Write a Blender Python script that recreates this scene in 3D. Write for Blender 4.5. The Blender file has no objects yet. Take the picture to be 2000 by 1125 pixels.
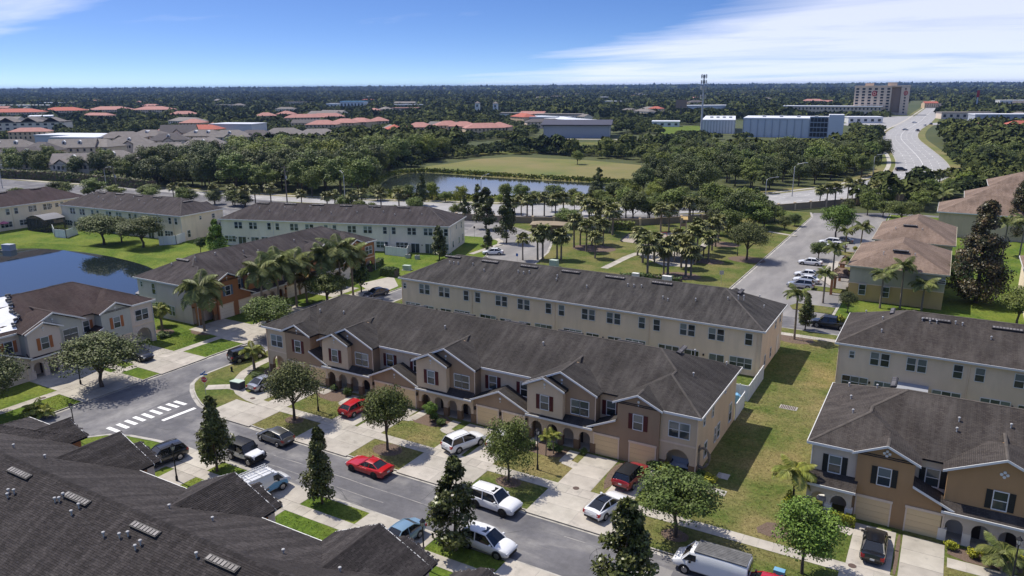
import bpy, math, random
import numpy as np
from mathutils import Vector, Matrix
R = math.radians
S = bpy.context.scene
COL = S.collection

# ------------------------------------------------------------------ camera, sky, sun, exposure
cam = bpy.data.objects.new('camera', bpy.data.cameras.new('camera'))
COL.objects.link(cam)
_c = [[0.865276, -0.124682, -0.485543], [0.501257, 0.227278, 0.834917], [-0.006254, 0.965815, -0.259156]]
cam.matrix_world = Matrix([[_c[0][0], _c[0][1], -_c[0][2], 0], [_c[1][0], _c[1][1], -_c[1][2], 0], [_c[2][0], _c[2][1], -_c[2][2], 36], [0, 0, 0, 1]])
cam.data.sensor_width = 36
cam.data.lens = 36 * 1475 / 2000
cam.data.clip_start = 0.5
cam.data.clip_end = 40000
S.camera = cam

SUN_EL, SUN_AZ = R(59), R(175.5)          # azimuth of the sun measured from +X
sun = bpy.data.lights.new('sun', 'SUN')
sun.energy = 3.7
sun.angle = R(0.55)
sun.color = (1, 0.93, 0.82)
so = bpy.data.objects.new('sun', sun)
COL.objects.link(so)
sd = Vector((math.cos(SUN_EL) * math.cos(SUN_AZ), math.cos(SUN_EL) * math.sin(SUN_AZ), math.sin(SUN_EL)))
so.rotation_euler = sd.to_track_quat('Z', 'Y').to_euler()
so.location = (-200, 50, 300)

W = bpy.data.worlds.new('World')
S.world = W
W.use_nodes = True
nt = W.node_tree
nt.nodes.clear()


def wn(t, **k):
    n = nt.nodes.new(t)
    for a, v in k.items():
        setattr(n, a, v)
    return n


def wl(a, b):
    nt.links.new(a, b)


def wmath(op, a, b=None, c=None, clamp=False):
    n = wn('ShaderNodeMath', operation=op, use_clamp=clamp)
    for i, v in enumerate((a, b, c)):
        if v is None:
            continue
        if isinstance(v, (int, float)):
            n.inputs[i].default_value = v
        else:
            wl(v, n.inputs[i])
    return n.outputs[0]


tc = wn('ShaderNodeTexCoord')
sep = wn('ShaderNodeSeparateXYZ')
wl(tc.outputs['Generated'], sep.inputs[0])
zz = wmath('MAXIMUM', sep.outputs[2], 0.0)
zw = wmath('MULTIPLY_ADD', zz, 3.0, 0.075)
cmb = wn('ShaderNodeCombineXYZ')
wl(sep.outputs[0], cmb.inputs[0])
wl(sep.outputs[1], cmb.inputs[1])
wl(zw, cmb.inputs[2])
nrm = wn('ShaderNodeVectorMath', operation='NORMALIZE')
wl(cmb.outputs[0], nrm.inputs[0])
sky = wn('ShaderNodeTexSky', sky_type='NISHITA', sun_disc=False)
sky.sun_elevation = SUN_EL
sky.sun_rotation = R(90) - SUN_AZ
sky.altitude = 0
sky.air_density = 1.0
sky.dust_density = 0.4
sky.ozone_density = 2.5
wl(nrm.outputs[0], sky.inputs[0])
hsv = wn('ShaderNodeHueSaturation')
hsv.inputs['Hue'].default_value = 0.512
hsv.inputs['Saturation'].default_value = 1.25
hsv.inputs['Value'].default_value = 0.70
wl(sky.outputs[0], hsv.inputs['Color'])
# thin high cloud, laid on a flat layer overhead
den = wmath('ADD', zz, 0.055)
px_ = wmath('DIVIDE', sep.outputs[0], den)
py_ = wmath('DIVIDE', sep.outputs[1], den)
cv = wn('ShaderNodeCombineXYZ')
wl(px_, cv.inputs[0])
wl(py_, cv.inputs[1])
mp = wn('ShaderNodeMapping')
mp.inputs['Rotation'].default_value = (0, 0, R(-28))
mp.inputs['Scale'].default_value = (0.3, 0.62, 1)
mp.inputs['Location'].default_value = (3.1, 7.7, 0)
wl(cv.outputs[0], mp.inputs['Vector'])
nz = wn('ShaderNodeTexNoise')
nz.inputs['Scale'].default_value = 0.8
nz.inputs['Detail'].default_value = 9
nz.inputs['Roughness'].default_value = 0.62
nz.inputs['Distortion'].default_value = 0.35
wl(mp.outputs[0], nz.inputs['Vector'])
nz2 = wn('ShaderNodeTexNoise')
nz2.inputs['Scale'].default_value = 0.16
nz2.inputs['Detail'].default_value = 3
wl(cv.outputs[0], nz2.inputs['Vector'])
# the cloud bank lies in the eastern half of the sky: distance from its edge, a great circle
eb = wn('ShaderNodeVectorMath', operation='DOT_PRODUCT')
eb.inputs[1].default_value = (0.2648, 0.1666, -0.9498)
wl(tc.outputs['Generated'], eb.inputs[0])
bank = wmath('MULTIPLY_ADD', eb.outputs['Value'], 7.0, 0.05)
bank = wmath('MINIMUM', wmath('MAXIMUM', bank, -0.12), 0.34)
eb2 = wn('ShaderNodeVectorMath', operation='DOT_PRODUCT')
eb2.inputs[1].default_value = (-0.1439, -0.3698, 0.9179)
wl(tc.outputs['Generated'], eb2.inputs[0])
bank2 = wmath('MINIMUM', wmath('MAXIMUM', wmath('MULTIPLY', eb2.outputs['Value'], 9.0), 0.0), 0.24)
bank2 = wmath('MINIMUM', bank2, wmath('MAXIMUM', wmath('MULTIPLY_ADD', eb2.outputs['Value'], -9.0, 0.88), -0.2))
# a cloud patch above the lake (it shows as the pale reflection) thinning out upwards
eb3 = wn('ShaderNodeVectorMath', operation='DOT_PRODUCT')
eb3.inputs[1].default_value = (-0.447, 0.880, 0.16)
wl(tc.outputs['Generated'], eb3.inputs[0])
b3a = wmath('MULTIPLY_ADD', eb3.outputs['Value'], 22.0, -20.9, clamp=True)
b3b = wmath('MULTIPLY_ADD', zz, 45.0, -4.75, clamp=True)
b3c = wmath('MULTIPLY_ADD', zz, -7.0, 2.4, clamp=True)
bank3 = wmath('MULTIPLY', wmath('MULTIPLY', b3a, b3b), wmath('MULTIPLY', b3c, 0.5))
cl = wmath('ADD', nz.outputs[0], bank)
cl = wmath('ADD', wmath('ADD', cl, bank2), bank3)
cl = wmath('MULTIPLY_ADD', nz2.outputs[0], 0.25, cl)
# unseen cloud veil added overhead to whiten and raise the fill light
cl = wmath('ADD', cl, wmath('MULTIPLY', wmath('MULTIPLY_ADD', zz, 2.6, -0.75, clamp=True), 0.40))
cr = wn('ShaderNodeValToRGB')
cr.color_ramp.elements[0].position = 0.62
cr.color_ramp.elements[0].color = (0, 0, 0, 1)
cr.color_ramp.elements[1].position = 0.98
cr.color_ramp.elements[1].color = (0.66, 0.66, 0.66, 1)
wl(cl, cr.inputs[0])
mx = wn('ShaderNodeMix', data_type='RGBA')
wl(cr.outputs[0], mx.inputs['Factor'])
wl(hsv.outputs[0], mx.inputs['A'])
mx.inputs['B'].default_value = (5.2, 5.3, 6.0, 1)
bg = wn('ShaderNodeBackground')
bg.inputs['Strength'].default_value = 0.15
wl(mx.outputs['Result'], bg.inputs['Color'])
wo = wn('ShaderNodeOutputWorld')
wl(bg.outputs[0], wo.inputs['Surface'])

S.view_settings.view_transform = 'Standard'
S.view_settings.look = 'None'
S.view_settings.gamma = 1
S.view_settings.exposure = 0.5
S.view_settings.use_curve_mapping = False
S.render.engine = 'CYCLES'
S.cycles.use_denoising = True
S.cycles.max_bounces = 6
S.cycles.diffuse_bounces = 3
S.cycles.glossy_bounces = 3
S.cycles.transmission_bounces = 3
S.cycles.volume_bounces = 0
S.cycles.transparent_max_bounces = 8
S.cycles.caustics_reflective = False
S.cycles.caustics_refractive = False

# ------------------------------------------------------------------ materials


def nd(t, kind, loc=None, **inp):
    n = t.nodes.new(kind)
    for k, v in inp.items():
        n.inputs[k.replace('_', ' ')].default_value = v
    return n


MC = {}


def mat(name, col, rough=0.8, metal=0.0, col2=None, scale=3.0, detail=4, mixw=(0.35, 0.7), bump=0.0, bscale=60.0, spec=0.3, coat=0.0, obj_var=0.0, island=None, stretch=None, col3=None, scale3=0.3, mix3=(0.4, 0.65), uv=False, world=False):
    """general painted / mineral / vegetable surface: base colour broken up by noise"""
    if name in MC:
        return MC[name]
    m = bpy.data.materials.new(name)
    m.use_nodes = True
    t = m.node_tree
    p = t.nodes['Principled BSDF']
    p.inputs['Roughness'].default_value = rough
    p.inputs['Metallic'].default_value = metal
    p.inputs['Specular IOR Level'].default_value = spec
    p.inputs['Coat Weight'].default_value = coat
    tcn = t.nodes.new('ShaderNodeTexCoord')
    vec = t.nodes.new('ShaderNodeNewGeometry').outputs['Position'] if world else tcn.outputs['UV' if uv else 'Object']
    if stretch:
        mpn = t.nodes.new('ShaderNodeMapping')
        mpn.inputs['Scale'].default_value = stretch
        t.links.new(vec, mpn.inputs['Vector'])
        vec2 = mpn.outputs[0]
    else:
        vec2 = vec
    rgb = t.nodes.new('ShaderNodeRGB')
    rgb.outputs[0].default_value = (*col, 1)
    out = rgb.outputs[0]

    def mixin(out, c, fac):
        mxn = t.nodes.new('ShaderNodeMix')
        mxn.data_type = 'RGBA'
        t.links.new(fac, mxn.inputs['Factor'])
        t.links.new(out, mxn.inputs['A'])
        mxn.inputs['B'].default_value = (*c, 1)
        return mxn.outputs['Result']

    def noise(sc, lo, hi, v=vec2, det=detail):
        n = nd(t, 'ShaderNodeTexNoise', Scale=sc, Detail=det, Roughness=0.6)
        t.links.new(v, n.inputs['Vector'])
        r = t.nodes.new('ShaderNodeMapRange')
        r.inputs['From Min'].default_value = lo
        r.inputs['From Max'].default_value = hi
        t.links.new(n.outputs[0], r.inputs['Value'])
        return r.outputs[0]
    if col2:
        out = mixin(out, col2, noise(scale, *mixw))
    if col3:
        out = mixin(out, col3, noise(scale3, *mix3, v=vec))
    if island:
        g = t.nodes.new('ShaderNodeNewGeometry')
        rp = t.nodes.new('ShaderNodeMapRange')
        rp.inputs['To Min'].default_value = island[0]
        rp.inputs['To Max'].default_value = island[1]
        t.links.new(g.outputs['Random Per Island'], rp.inputs['Value'])
        h = t.nodes.new('ShaderNodeHueSaturation')
        t.links.new(rp.outputs[0], h.inputs['Value'])
        t.links.new(out, h.inputs['Color'])
        out = h.outputs[0]
    if obj_var:
        oi = t.nodes.new('ShaderNodeObjectInfo')
        rp = t.nodes.new('ShaderNodeMapRange')
        rp.inputs['To Min'].default_value = 1 - obj_var
        rp.inputs['To Max'].default_value = 1 + obj_var
        t.links.new(oi.outputs['Random'], rp.inputs['Value'])
        h = t.nodes.new('ShaderNodeHueSaturation')
        t.links.new(rp.outputs[0], h.inputs['Value'])
        rp2 = t.nodes.new('ShaderNodeMapRange')
        rp2.inputs['To Min'].default_value = 0.5 - obj_var * 0.06
        rp2.inputs['To Max'].default_value = 0.5 + obj_var * 0.06
        wnn = t.nodes.new('ShaderNodeTexWhiteNoise')
        wnn.noise_dimensions = '1D'
        t.links.new(oi.outputs['Random'], wnn.inputs['W'])
        t.links.new(wnn.outputs[0], rp2.inputs['Value'])
        t.links.new(rp2.outputs[0], h.inputs['Hue'])
        t.links.new(out, h.inputs['Color'])
        out = h.outputs[0]
    t.links.new(out, p.inputs['Base Color'])
    if bump:
        n = nd(t, 'ShaderNodeTexNoise', Scale=bscale, Detail=3)
        t.links.new(vec, n.inputs['Vector'])
        b = nd(t, 'ShaderNodeBump', Strength=bump, Distance=0.05)
        t.links.new(n.outputs[0], b.inputs['Height'])
        t.links.new(b.outputs[0], p.inputs['Normal'])
    MC[name] = m
    return m


def speckle(m, sc, amt):
    """fine mottling over the finished base colour"""
    t = m.node_tree
    p = t.nodes['Principled BSDF']
    src = p.inputs['Base Color'].links[0].from_socket
    tcn = t.nodes.new('ShaderNodeTexCoord')
    n = nd(t, 'ShaderNodeTexNoise', Scale=sc, Detail=5, Roughness=0.7)
    t.links.new(tcn.outputs['Object'], n.inputs['Vector'])
    r = t.nodes.new('ShaderNodeMapRange')
    for k, v in (('From Min', 0.3), ('From Max', 0.7), ('To Min', 1 - amt), ('To Max', 1 + amt)):
        r.inputs[k].default_value = v
    t.links.new(n.outputs[0], r.inputs['Value'])
    h = t.nodes.new('ShaderNodeHueSaturation')
    t.links.new(r.outputs[0], h.inputs['Value'])
    t.links.new(src, h.inputs['Color'])
    t.links.new(h.outputs[0], p.inputs['Base Color'])
    return m


def shingle_mat(name, c1, c2, streak, sc=1.0):
    """asphalt shingle roofing: UV in metres, u along the eave and v up the slope"""
    m = bpy.data.materials.new(name)
    m.use_nodes = True
    t = m.node_tree
    p = t.nodes['Principled BSDF']
    p.inputs['Roughness'].default_value = 0.93
    p.inputs['Specular IOR Level'].default_value = 0.2
    uv = t.nodes.new('ShaderNodeTexCoord').outputs['UV']
    br = nd(t, 'ShaderNodeTexBrick', Scale=1.0, Color1=(*c1, 1), Color2=(*c2, 1), Mortar=(c1[0] * 0.45, c1[1] * 0.45, c1[2] * 0.45, 1))
    br.inputs['Mortar Size'].default_value = 0.012
    br.inputs['Brick Width'].default_value = 0.32 * sc
    br.inputs['Row Height'].default_value = 0.145 * sc
    t.links.new(uv, br.inputs['Vector'])
    mp = t.nodes.new('ShaderNodeMapping')
    mp.inputs['Scale'].default_value = (0.9, 0.16, 1)
    t.links.new(uv, mp.inputs['Vector'])
    n = nd(t, 'ShaderNodeTexNoise', Scale=1.4, Detail=6, Roughness=0.65)
    t.links.new(mp.outputs[0], n.inputs['Vector'])
    r = t.nodes.new('ShaderNodeMapRange')
    r.inputs['From Min'].default_value = 0.42
    r.inputs['From Max'].default_value = 0.72
    r.inputs['To Max'].default_value = 0.75
    t.links.new(n.outputs[0], r.inputs['Value'])
    mx = t.nodes.new('ShaderNodeMix')
    mx.data_type = 'RGBA'
    t.links.new(r.outputs[0], mx.inputs['Factor'])
    t.links.new(br.outputs[0], mx.inputs['A'])
    mx.inputs['B'].default_value = (*streak, 1)
    n2 = nd(t, 'ShaderNodeTexNoise', Scale=0.25, Detail=4)
    t.links.new(uv, n2.inputs['Vector'])
    r2 = t.nodes.new('ShaderNodeMapRange')
    r2.inputs['From Min'].default_value = 0.3
    r2.inputs['From Max'].default_value = 0.7
    r2.inputs['To Min'].default_value = 0.72
    r2.inputs['To Max'].default_value = 1.25
    t.links.new(n2.outputs[0], r2.inputs['Value'])
    h = t.nodes.new('ShaderNodeHueSaturation')
    t.links.new(r2.outputs[0], h.inputs['Value'])
    t.links.new(mx.outputs['Result'], h.inputs['Color'])
    t.links.new(h.outputs[0], p.inputs['Base Color'])
    b = nd(t, 'ShaderNodeBump', Strength=0.7, Distance=0.02)
    t.links.new(br.outputs['Fac'], b.inputs['Height'])
    b.invert = True
    t.links.new(b.outputs[0], p.inputs['Normal'])
    return m


def glass_mat(name, c1, c2, rough=0.06):
    m = bpy.data.materials.new(name)
    m.use_nodes = True
    t = m.node_tree
    p = t.nodes['Principled BSDF']
    p.inputs['Roughness'].default_value = rough
    p.inputs['Specular IOR Level'].default_value = 0.55
    oi = t.nodes.new('ShaderNodeObjectInfo')
    mx = t.nodes.new('ShaderNodeMix')
    mx.data_type = 'RGBA'
    t.links.new(oi.outputs['Random'], mx.inputs['Factor'])
    mx.inputs['A'].default_value = (*c1, 1)
    mx.inputs['B'].default_value = (*c2, 1)
    t.links.new(mx.outputs['Result'], p.inputs['Base Color'])
    return m


def water_mat(name, col, wave, ior):
    m = bpy.data.materials.new(name)
    m.use_nodes = True
    t = m.node_tree
    p = t.nodes['Principled BSDF']
    p.inputs['Base Color'].default_value = (*col, 1)
    p.inputs['Roughness'].default_value = 0.03
    p.inputs['IOR'].default_value = ior
    p.inputs['Specular IOR Level'].default_value = 0.6
    n = nd(t, 'ShaderNodeTexNoise', Scale=0.9, Detail=3)
    t.links.new(t.nodes.new('ShaderNodeTexCoord').outputs['Object'], n.inputs['Vector'])
    b = nd(t, 'ShaderNodeBump', Strength=wave, Distance=0.02)
    t.links.new(n.outputs[0], b.inputs['Height'])
    t.links.new(b.outputs[0], p.inputs['Normal'])
    return m


def grass_mat(name, a, b, c, sc=1.0):
    return mat(name, a, 0.95, col2=b, scale=1.6 * sc, mixw=(0.4, 0.62), col3=c, scale3=0.14 * sc, mix3=(0.42, 0.62), bump=0.9, bscale=9, spec=0.1, detail=8)


M = {}
M['asphalt'] = mat('asphalt', (0.135, 0.133, 0.142), 0.9, col2=(0.27, 0.262, 0.252), scale=0.22, mixw=(0.46, 0.66), detail=9, stretch=(0.45, 1.6, 1), col3=(0.105, 0.104, 0.113), scale3=0.16, mix3=(0.42, 0.62), bump=0.25, bscale=40)
M['asphalt_ns'] = mat('asphalt_ns', (0.145, 0.143, 0.152), 0.9, col2=(0.27, 0.264, 0.256), scale=0.22, mixw=(0.42, 0.72), detail=9, stretch=(1.6, 0.45, 1), col3=(0.112, 0.111, 0.12), scale3=0.12, mix3=(0.45, 0.6), bump=0.25, bscale=40)
M['asphalt_old'] = mat('asphalt_old', (0.185, 0.178, 0.175), 0.9, col2=(0.28, 0.268, 0.256), scale=0.2, mixw=(0.4, 0.7), detail=8, stretch=(1.5, 0.4, 1))
M['asphalt_av'] = mat('asphalt_av', (0.27, 0.268, 0.27), 0.9, col2=(0.36, 0.355, 0.35), scale=0.15, detail=6)
M['concrete'] = mat('concrete', (0.42, 0.39, 0.34), 0.9, col2=(0.32, 0.295, 0.255), scale=0.7, detail=8, mixw=(0.4, 0.75), obj_var=0.1, bump=0.1, world=True, col3=(0.20, 0.19, 0.17), scale3=0.9, mix3=(0.58, 0.8))
M['kerb'] = mat('kerb', (0.42, 0.40, 0.36), 0.9, col2=(0.22, 0.21, 0.19), scale=0.8, detail=6, mixw=(0.45, 0.7), world=True)
M['lawn'] = grass_mat('lawn', (0.098, 0.122, 0.030), (0.062, 0.092, 0.020), (0.16, 0.146, 0.055))
M['lawn_dry'] = grass_mat('lawn_dry', (0.108, 0.128, 0.034), (0.068, 0.10, 0.022), (0.19, 0.16, 0.068))
M['lawn_lush'] = grass_mat('lawn_lush', (0.092, 0.142, 0.020), (0.058, 0.10, 0.015), (0.135, 0.165, 0.03))
M['grassblade'] = mat('grassblade', (0.15, 0.165, 0.045), 0.8, col2=(0.23, 0.20, 0.075), scale=0.5, mixw=(0.4, 0.6), island=(0.6, 1.5), spec=0.1, world=True)
M['grassblade_lush'] = mat('grassblade_lush', (0.12, 0.18, 0.026), 0.8, col2=(0.16, 0.20, 0.04), scale=0.5, mixw=(0.4, 0.6), island=(0.6, 1.5), spec=0.1, world=True)
for k in ('lawn', 'lawn_dry', 'lawn_lush'):
    speckle(M[k], 3.5, 0.42)
speckle(M['asphalt'], 1.2, 0.16)
speckle(M['asphalt_ns'], 1.2, 0.16)
speckle(M['concrete'], 0.35, 0.12)
M['mulch'] = mat('mulch', (0.11, 0.075, 0.055), 0.95, col2=(0.19, 0.14, 0.11), scale=14, detail=5, bump=0.8, bscale=25)
M['field'] = mat('field', (0.15, 0.155, 0.042), 0.95, col2=(0.09, 0.12, 0.028), scale=0.07, detail=9, col3=(0.20, 0.165, 0.07), scale3=0.02)
M['wildground'] = mat('wildground', (0.05, 0.065, 0.022), 0.95, col2=(0.08, 0.088, 0.03), scale=0.02, detail=8)
M['mesoground'] = mat('mesoground', (0.05, 0.068, 0.023), 0.95, col2=(0.075, 0.085, 0.032), scale=0.004, detail=8)
M['whitepaint'] = mat('whitepaint', (0.78, 0.78, 0.76), 0.8, col2=(0.55, 0.55, 0.54), scale=6, mixw=(0.55, 0.85))
M['trim'] = mat('trim', (0.68, 0.68, 0.66), 0.6)
M['vinyl'] = mat('vinyl', (0.74, 0.74, 0.73), 0.45, obj_var=0.04)
M['gutter'] = mat('gutter', (0.62, 0.62, 0.61), 0.5)


def stucco(name, c):
    return mat('stucco_' + name, c, 0.92, col2=tuple(v * 0.84 for v in c), scale=0.9, detail=7, bump=0.25, bscale=30, spec=0.15, world=True, stretch=(1, 1, 0.22), mixw=(0.42, 0.7), col3=tuple(v * 0.9 for v in c), scale3=0.25)


M['tan'] = stucco('tan', (0.68, 0.53, 0.36))
M['brown'] = stucco('brown', (0.37, 0.26, 0.165))
M['stone'] = stucco('stone', (0.24, 0.155, 0.09))
M['cream'] = stucco('cream', (0.85, 0.68, 0.49))
M['beige'] = stucco('beige', (0.80, 0.64, 0.48))
M['ivory'] = stucco('ivory', (0.86, 0.74, 0.57))
M['white_st'] = stucco('white_st', (0.86, 0.77, 0.64))
M['greige'] = stucco('greige', (0.68, 0.57, 0.45))
M['orange'] = stucco('orange', (0.42, 0.26, 0.13))
M['rust'] = stucco('rust', (0.40, 0.185, 0.085))
M['graywall'] = stucco('graywall', (0.70, 0.60, 0.51))
M['sage'] = stucco('sage', (0.50, 0.50, 0.44))
M['mustard'] = stucco('mustard', (0.62, 0.44, 0.19))
M['olive'] = stucco('olive', (0.50, 0.47, 0.35))
M['shutter_red'] = mat('shutter_red', (0.085, 0.012, 0.012), 0.55)
M['shutter_black'] = mat('shutter_black', (0.016, 0.018, 0.018), 0.55)
M['shutter_orange'] = mat('shutter_orange', (0.36, 0.13, 0.045), 0.6)
M['shutter_blue'] = mat('shutter_blue', (0.10, 0.16, 0.24), 0.6)
M['garage'] = mat('garage', (0.74, 0.55, 0.30), 0.6, obj_var=0.03)
M['door_blue'] = mat('door_blue', (0.03, 0.09, 0.2), 0.5)
M['door_dark'] = mat('door_dark', (0.05, 0.035, 0.03), 0.5)
M['roofA'] = shingle_mat('roofA', (0.034, 0.030, 0.028), (0.055, 0.049, 0.045), (0.08, 0.073, 0.068))
M['roofB'] = shingle_mat('roofB', (0.036, 0.033, 0.032), (0.058, 0.053, 0.05), (0.105, 0.098, 0.091))
M['roofC'] = shingle_mat('roofC', (0.042, 0.035, 0.032), (0.07, 0.06, 0.053), (0.092, 0.082, 0.074))
M['roofE'] = shingle_mat('roofE', (0.046, 0.031, 0.030), (0.068, 0.047, 0.044), (0.07, 0.054, 0.05))
M['roofG'] = shingle_mat('roofG', (0.042, 0.034, 0.035), (0.062, 0.052, 0.052), (0.098, 0.088, 0.086))
M['roofI'] = shingle_mat('roofI', (0.05, 0.033, 0.034), (0.072, 0.048, 0.049), (0.08, 0.064, 0.064))
M['roofJ'] = shingle_mat('roofJ', (0.165, 0.115, 0.087), (0.22, 0.16, 0.122), (0.26, 0.195, 0.155), 1.3)
M['shingle'] = mat('shingle', (0.032, 0.028, 0.0275), 0.93, col2=(0.052, 0.046, 0.045), scale=0.5, detail=6, mixw=(0.45, 0.62), stretch=(2.2, 0.22, 0.22), island=(0.72, 1.28), obj_var=0.16, spec=0.2, bump=0.3, bscale=50)
M['underlay'] = mat('underlay', (0.026, 0.022, 0.022), 0.95)
M['ventdark'] = mat('ventdark', (0.035, 0.033, 0.035), 0.6)
M['ventlid'] = mat('ventlid', (0.15, 0.14, 0.137), 0.5, obj_var=0.45)
M['pipe'] = mat('pipe', (0.42, 0.42, 0.42), 0.4)
for k, c in (('A', (0.092, 0.083, 0.075)), ('B', (0.10, 0.092, 0.086)), ('C', (0.11, 0.096, 0.084)), ('E', (0.075, 0.058, 0.053)), ('G', (0.08, 0.072, 0.07)), ('I', (0.075, 0.063, 0.06)), ('J', (0.23, 0.155, 0.115))):
    mat('cap_roof' + k, c, 0.95, col2=tuple(v * .6 for v in c), scale=1.5)
M['tarp'] = mat('tarp', (0.78, 0.79, 0.80), 0.5, bump=0.4, bscale=1.2)
M['sandbag'] = mat('sandbag', (0.10, 0.10, 0.10), 0.9)
M['glass'] = glass_mat('glass', (0.012, 0.017, 0.02), (0.06, 0.075, 0.075))
M['blind'] = glass_mat('blind', (0.03, 0.04, 0.042), (0.22, 0.26, 0.25), 0.12)
M['lampblack'] = mat('lampblack', (0.014, 0.014, 0.015), 0.45)
M['lampglass'] = mat('lampglass', (0.45, 0.47, 0.48), 0.15, spec=0.6)
M['steel'] = mat('steel', (0.42, 0.43, 0.44), 0.45, metal=0.6)
M['polewood'] = mat('polewood', (0.20, 0.17, 0.14), 0.9)
M['wire'] = mat('wire', (0.03, 0.03, 0.03), 0.7)
M['bark'] = mat('bark', (0.14, 0.11, 0.085), 0.95, col2=(0.07, 0.055, 0.045), scale=6, stretch=(1, 1, 0.2), bump=0.8, bscale=12)
M['palmbark'] = mat('palmbark', (0.27, 0.225, 0.175), 0.95, col2=(0.16, 0.13, 0.10), scale=5, stretch=(0.3, 0.3, 3), bump=0.6, bscale=12)
M['royalshaft'] = mat('royalshaft', (0.16, 0.25, 0.06), 0.6)


def leaf(name, c, c2=None, isl=(0.55, 1.5), var=0.22, rough=0.6, scale=0.9):
    return mat('leaf_' + name, c, rough, col2=c2, scale=scale, detail=3, island=isl, obj_var=var, spec=0.3)


M['oak'] = leaf('oak', (0.078, 0.095, 0.025), (0.105, 0.118, 0.036))
M['oak_green'] = leaf('oak_green', (0.088, 0.122, 0.022), (0.12, 0.15, 0.03))
M['maple'] = leaf('maple', (0.115, 0.185, 0.026), (0.085, 0.15, 0.022), (0.6, 1.45))
M['magnolia'] = leaf('magnolia', (0.07, 0.092, 0.022), (0.105, 0.105, 0.03), (0.35, 1.6), 0.12, 0.36)
M['magnolia_brown'] = leaf('magnolia_brown', (0.042, 0.052, 0.017), (0.105, 0.064, 0.026), (0.35, 1.6), 0.1, 0.42)
M['conifer'] = leaf('conifer', (0.135, 0.20, 0.03), (0.10, 0.165, 0.025))
M['palm'] = leaf('palm', (0.135, 0.165, 0.042), (0.19, 0.205, 0.06), (0.7, 1.35), 0.15, 0.5)
M['palm_yellow'] = leaf('palm_yellow', (0.26, 0.26, 0.045), (0.20, 0.24, 0.05), (0.75, 1.3), 0.1, 0.5)
M['palm_dry'] = leaf('palm_dry', (0.30, 0.20, 0.06), (0.20, 0.17, 0.05), (0.75, 1.3), 0.1)
M['sabal'] = leaf('sabal', (0.15, 0.165, 0.045), (0.22, 0.205, 0.07), (0.6, 1.4), 0.15, 0.5, 0.5)
M['wood1'] = leaf('wood1', (0.062, 0.082, 0.02), (0.085, 0.105, 0.025), (0.6, 1.45), 0.25, scale=0.3)
M['wood2'] = leaf('wood2', (0.10, 0.135, 0.023), (0.135, 0.165, 0.03), (0.6, 1.45), 0.22, scale=0.3)
M['wood3'] = leaf('wood3', (0.19, 0.215, 0.03), (0.135, 0.175, 0.026), (0.65, 1.4), 0.2, scale=0.3)
M['farwood'] = mat('farwood', (0.036, 0.05, 0.018), 0.9, col2=(0.095, 0.108, 0.03), scale=0.02, detail=6, island=(0.5, 1.5), spec=0.1, mixw=(0.42, 0.62))
M['hedge'] = leaf('hedge', (0.055, 0.095, 0.02), (0.08, 0.12, 0.025), (0.6, 1.4), 0.15)
M['hedge_yellow'] = leaf('hedge_yellow', (0.30, 0.29, 0.02), (0.19, 0.22, 0.02), (0.65, 1.35), 0.1)
M['tyre'] = mat('tyre', (0.012, 0.012, 0.012), 0.85)
M['rim'] = mat('rim', (0.35, 0.35, 0.36), 0.3, metal=0.8)
M['blacktrim'] = mat('blacktrim', (0.012, 0.012, 0.013), 0.5)
M['carglass'] = mat('carglass', (0.012, 0.014, 0.017), 0.05, spec=0.7)
M['headlamp'] = mat('headlamp', (0.6, 0.62, 0.65), 0.12, spec=0.8)
M['taillamp'] = mat('taillamp', (0.30, 0.012, 0.012), 0.2, spec=0.6)
M['plate'] = mat('plate', (0.6, 0.62, 0.6), 0.5)
M['chrome'] = mat('chrome', (0.6, 0.6, 0.62), 0.15, metal=1.0)


def paint(name, c, metal=0.0):
    return mat('paint_' + name, c, 0.28, metal, coat=0.8, spec=0.5)


M['screen'] = mat('screen', (0.05, 0.05, 0.053), 0.75, col2=(0.07, 0.07, 0.072), scale=3)
_t = M['screen'].node_tree
_tr, _ms = nd(_t, 'ShaderNodeBsdfTransparent'), nd(_t, 'ShaderNodeMixShader')
_ms.inputs['Fac'].default_value = 0.55
_t.links.new(_tr.outputs[0], _ms.inputs[1])
_t.links.new(_t.nodes['Principled BSDF'].outputs[0], _ms.inputs[2])
_t.links.new(_ms.outputs[0], _t.nodes['Material Output'].inputs['Surface'])
M['screenroof'] = mat('screenroof', (0.17, 0.17, 0.18), 0.6)
M['red_sign'] = mat('red_sign', (0.42, 0.02, 0.025), 0.5)
M['blue_sign'] = mat('blue_sign', (0.03, 0.13, 0.36), 0.5)
M['terracotta'] = mat('terracotta', (0.40, 0.125, 0.085), 0.9, col2=(0.33, 0.10, 0.075), scale=0.5)
M['pinkroof'] = mat('pinkroof', (0.40, 0.21, 0.175), 0.9, col2=(0.33, 0.16, 0.14), scale=0.4)
M['grayroof'] = mat('grayroof', (0.215, 0.195, 0.18), 0.95, col2=(0.165, 0.15, 0.142), scale=0.6, obj_var=0.14)
M['darkroof'] = mat('darkroof', (0.11, 0.10, 0.10), 0.95, col2=(0.09, 0.082, 0.082), scale=0.6, obj_var=0.14)
M['metalwhite'] = mat('metalwhite', (0.62, 0.64, 0.68), 0.5, obj_var=0.05)
M['metalgray'] = mat('metalgray', (0.36, 0.39, 0.44), 0.55)
M['metaldark'] = mat('metaldark', (0.055, 0.055, 0.075), 0.6)
M['hotelwall'] = mat('hotelwall', (0.70, 0.56, 0.42), 0.9)
M['hotelbrown'] = mat('hotelbrown', (0.30, 0.22, 0.165), 0.9)
M['farwin'] = mat('farwin', (0.03, 0.035, 0.045), 0.2)
M['perimwall'] = stucco('perimwall', (0.30, 0.245, 0.175))
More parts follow.
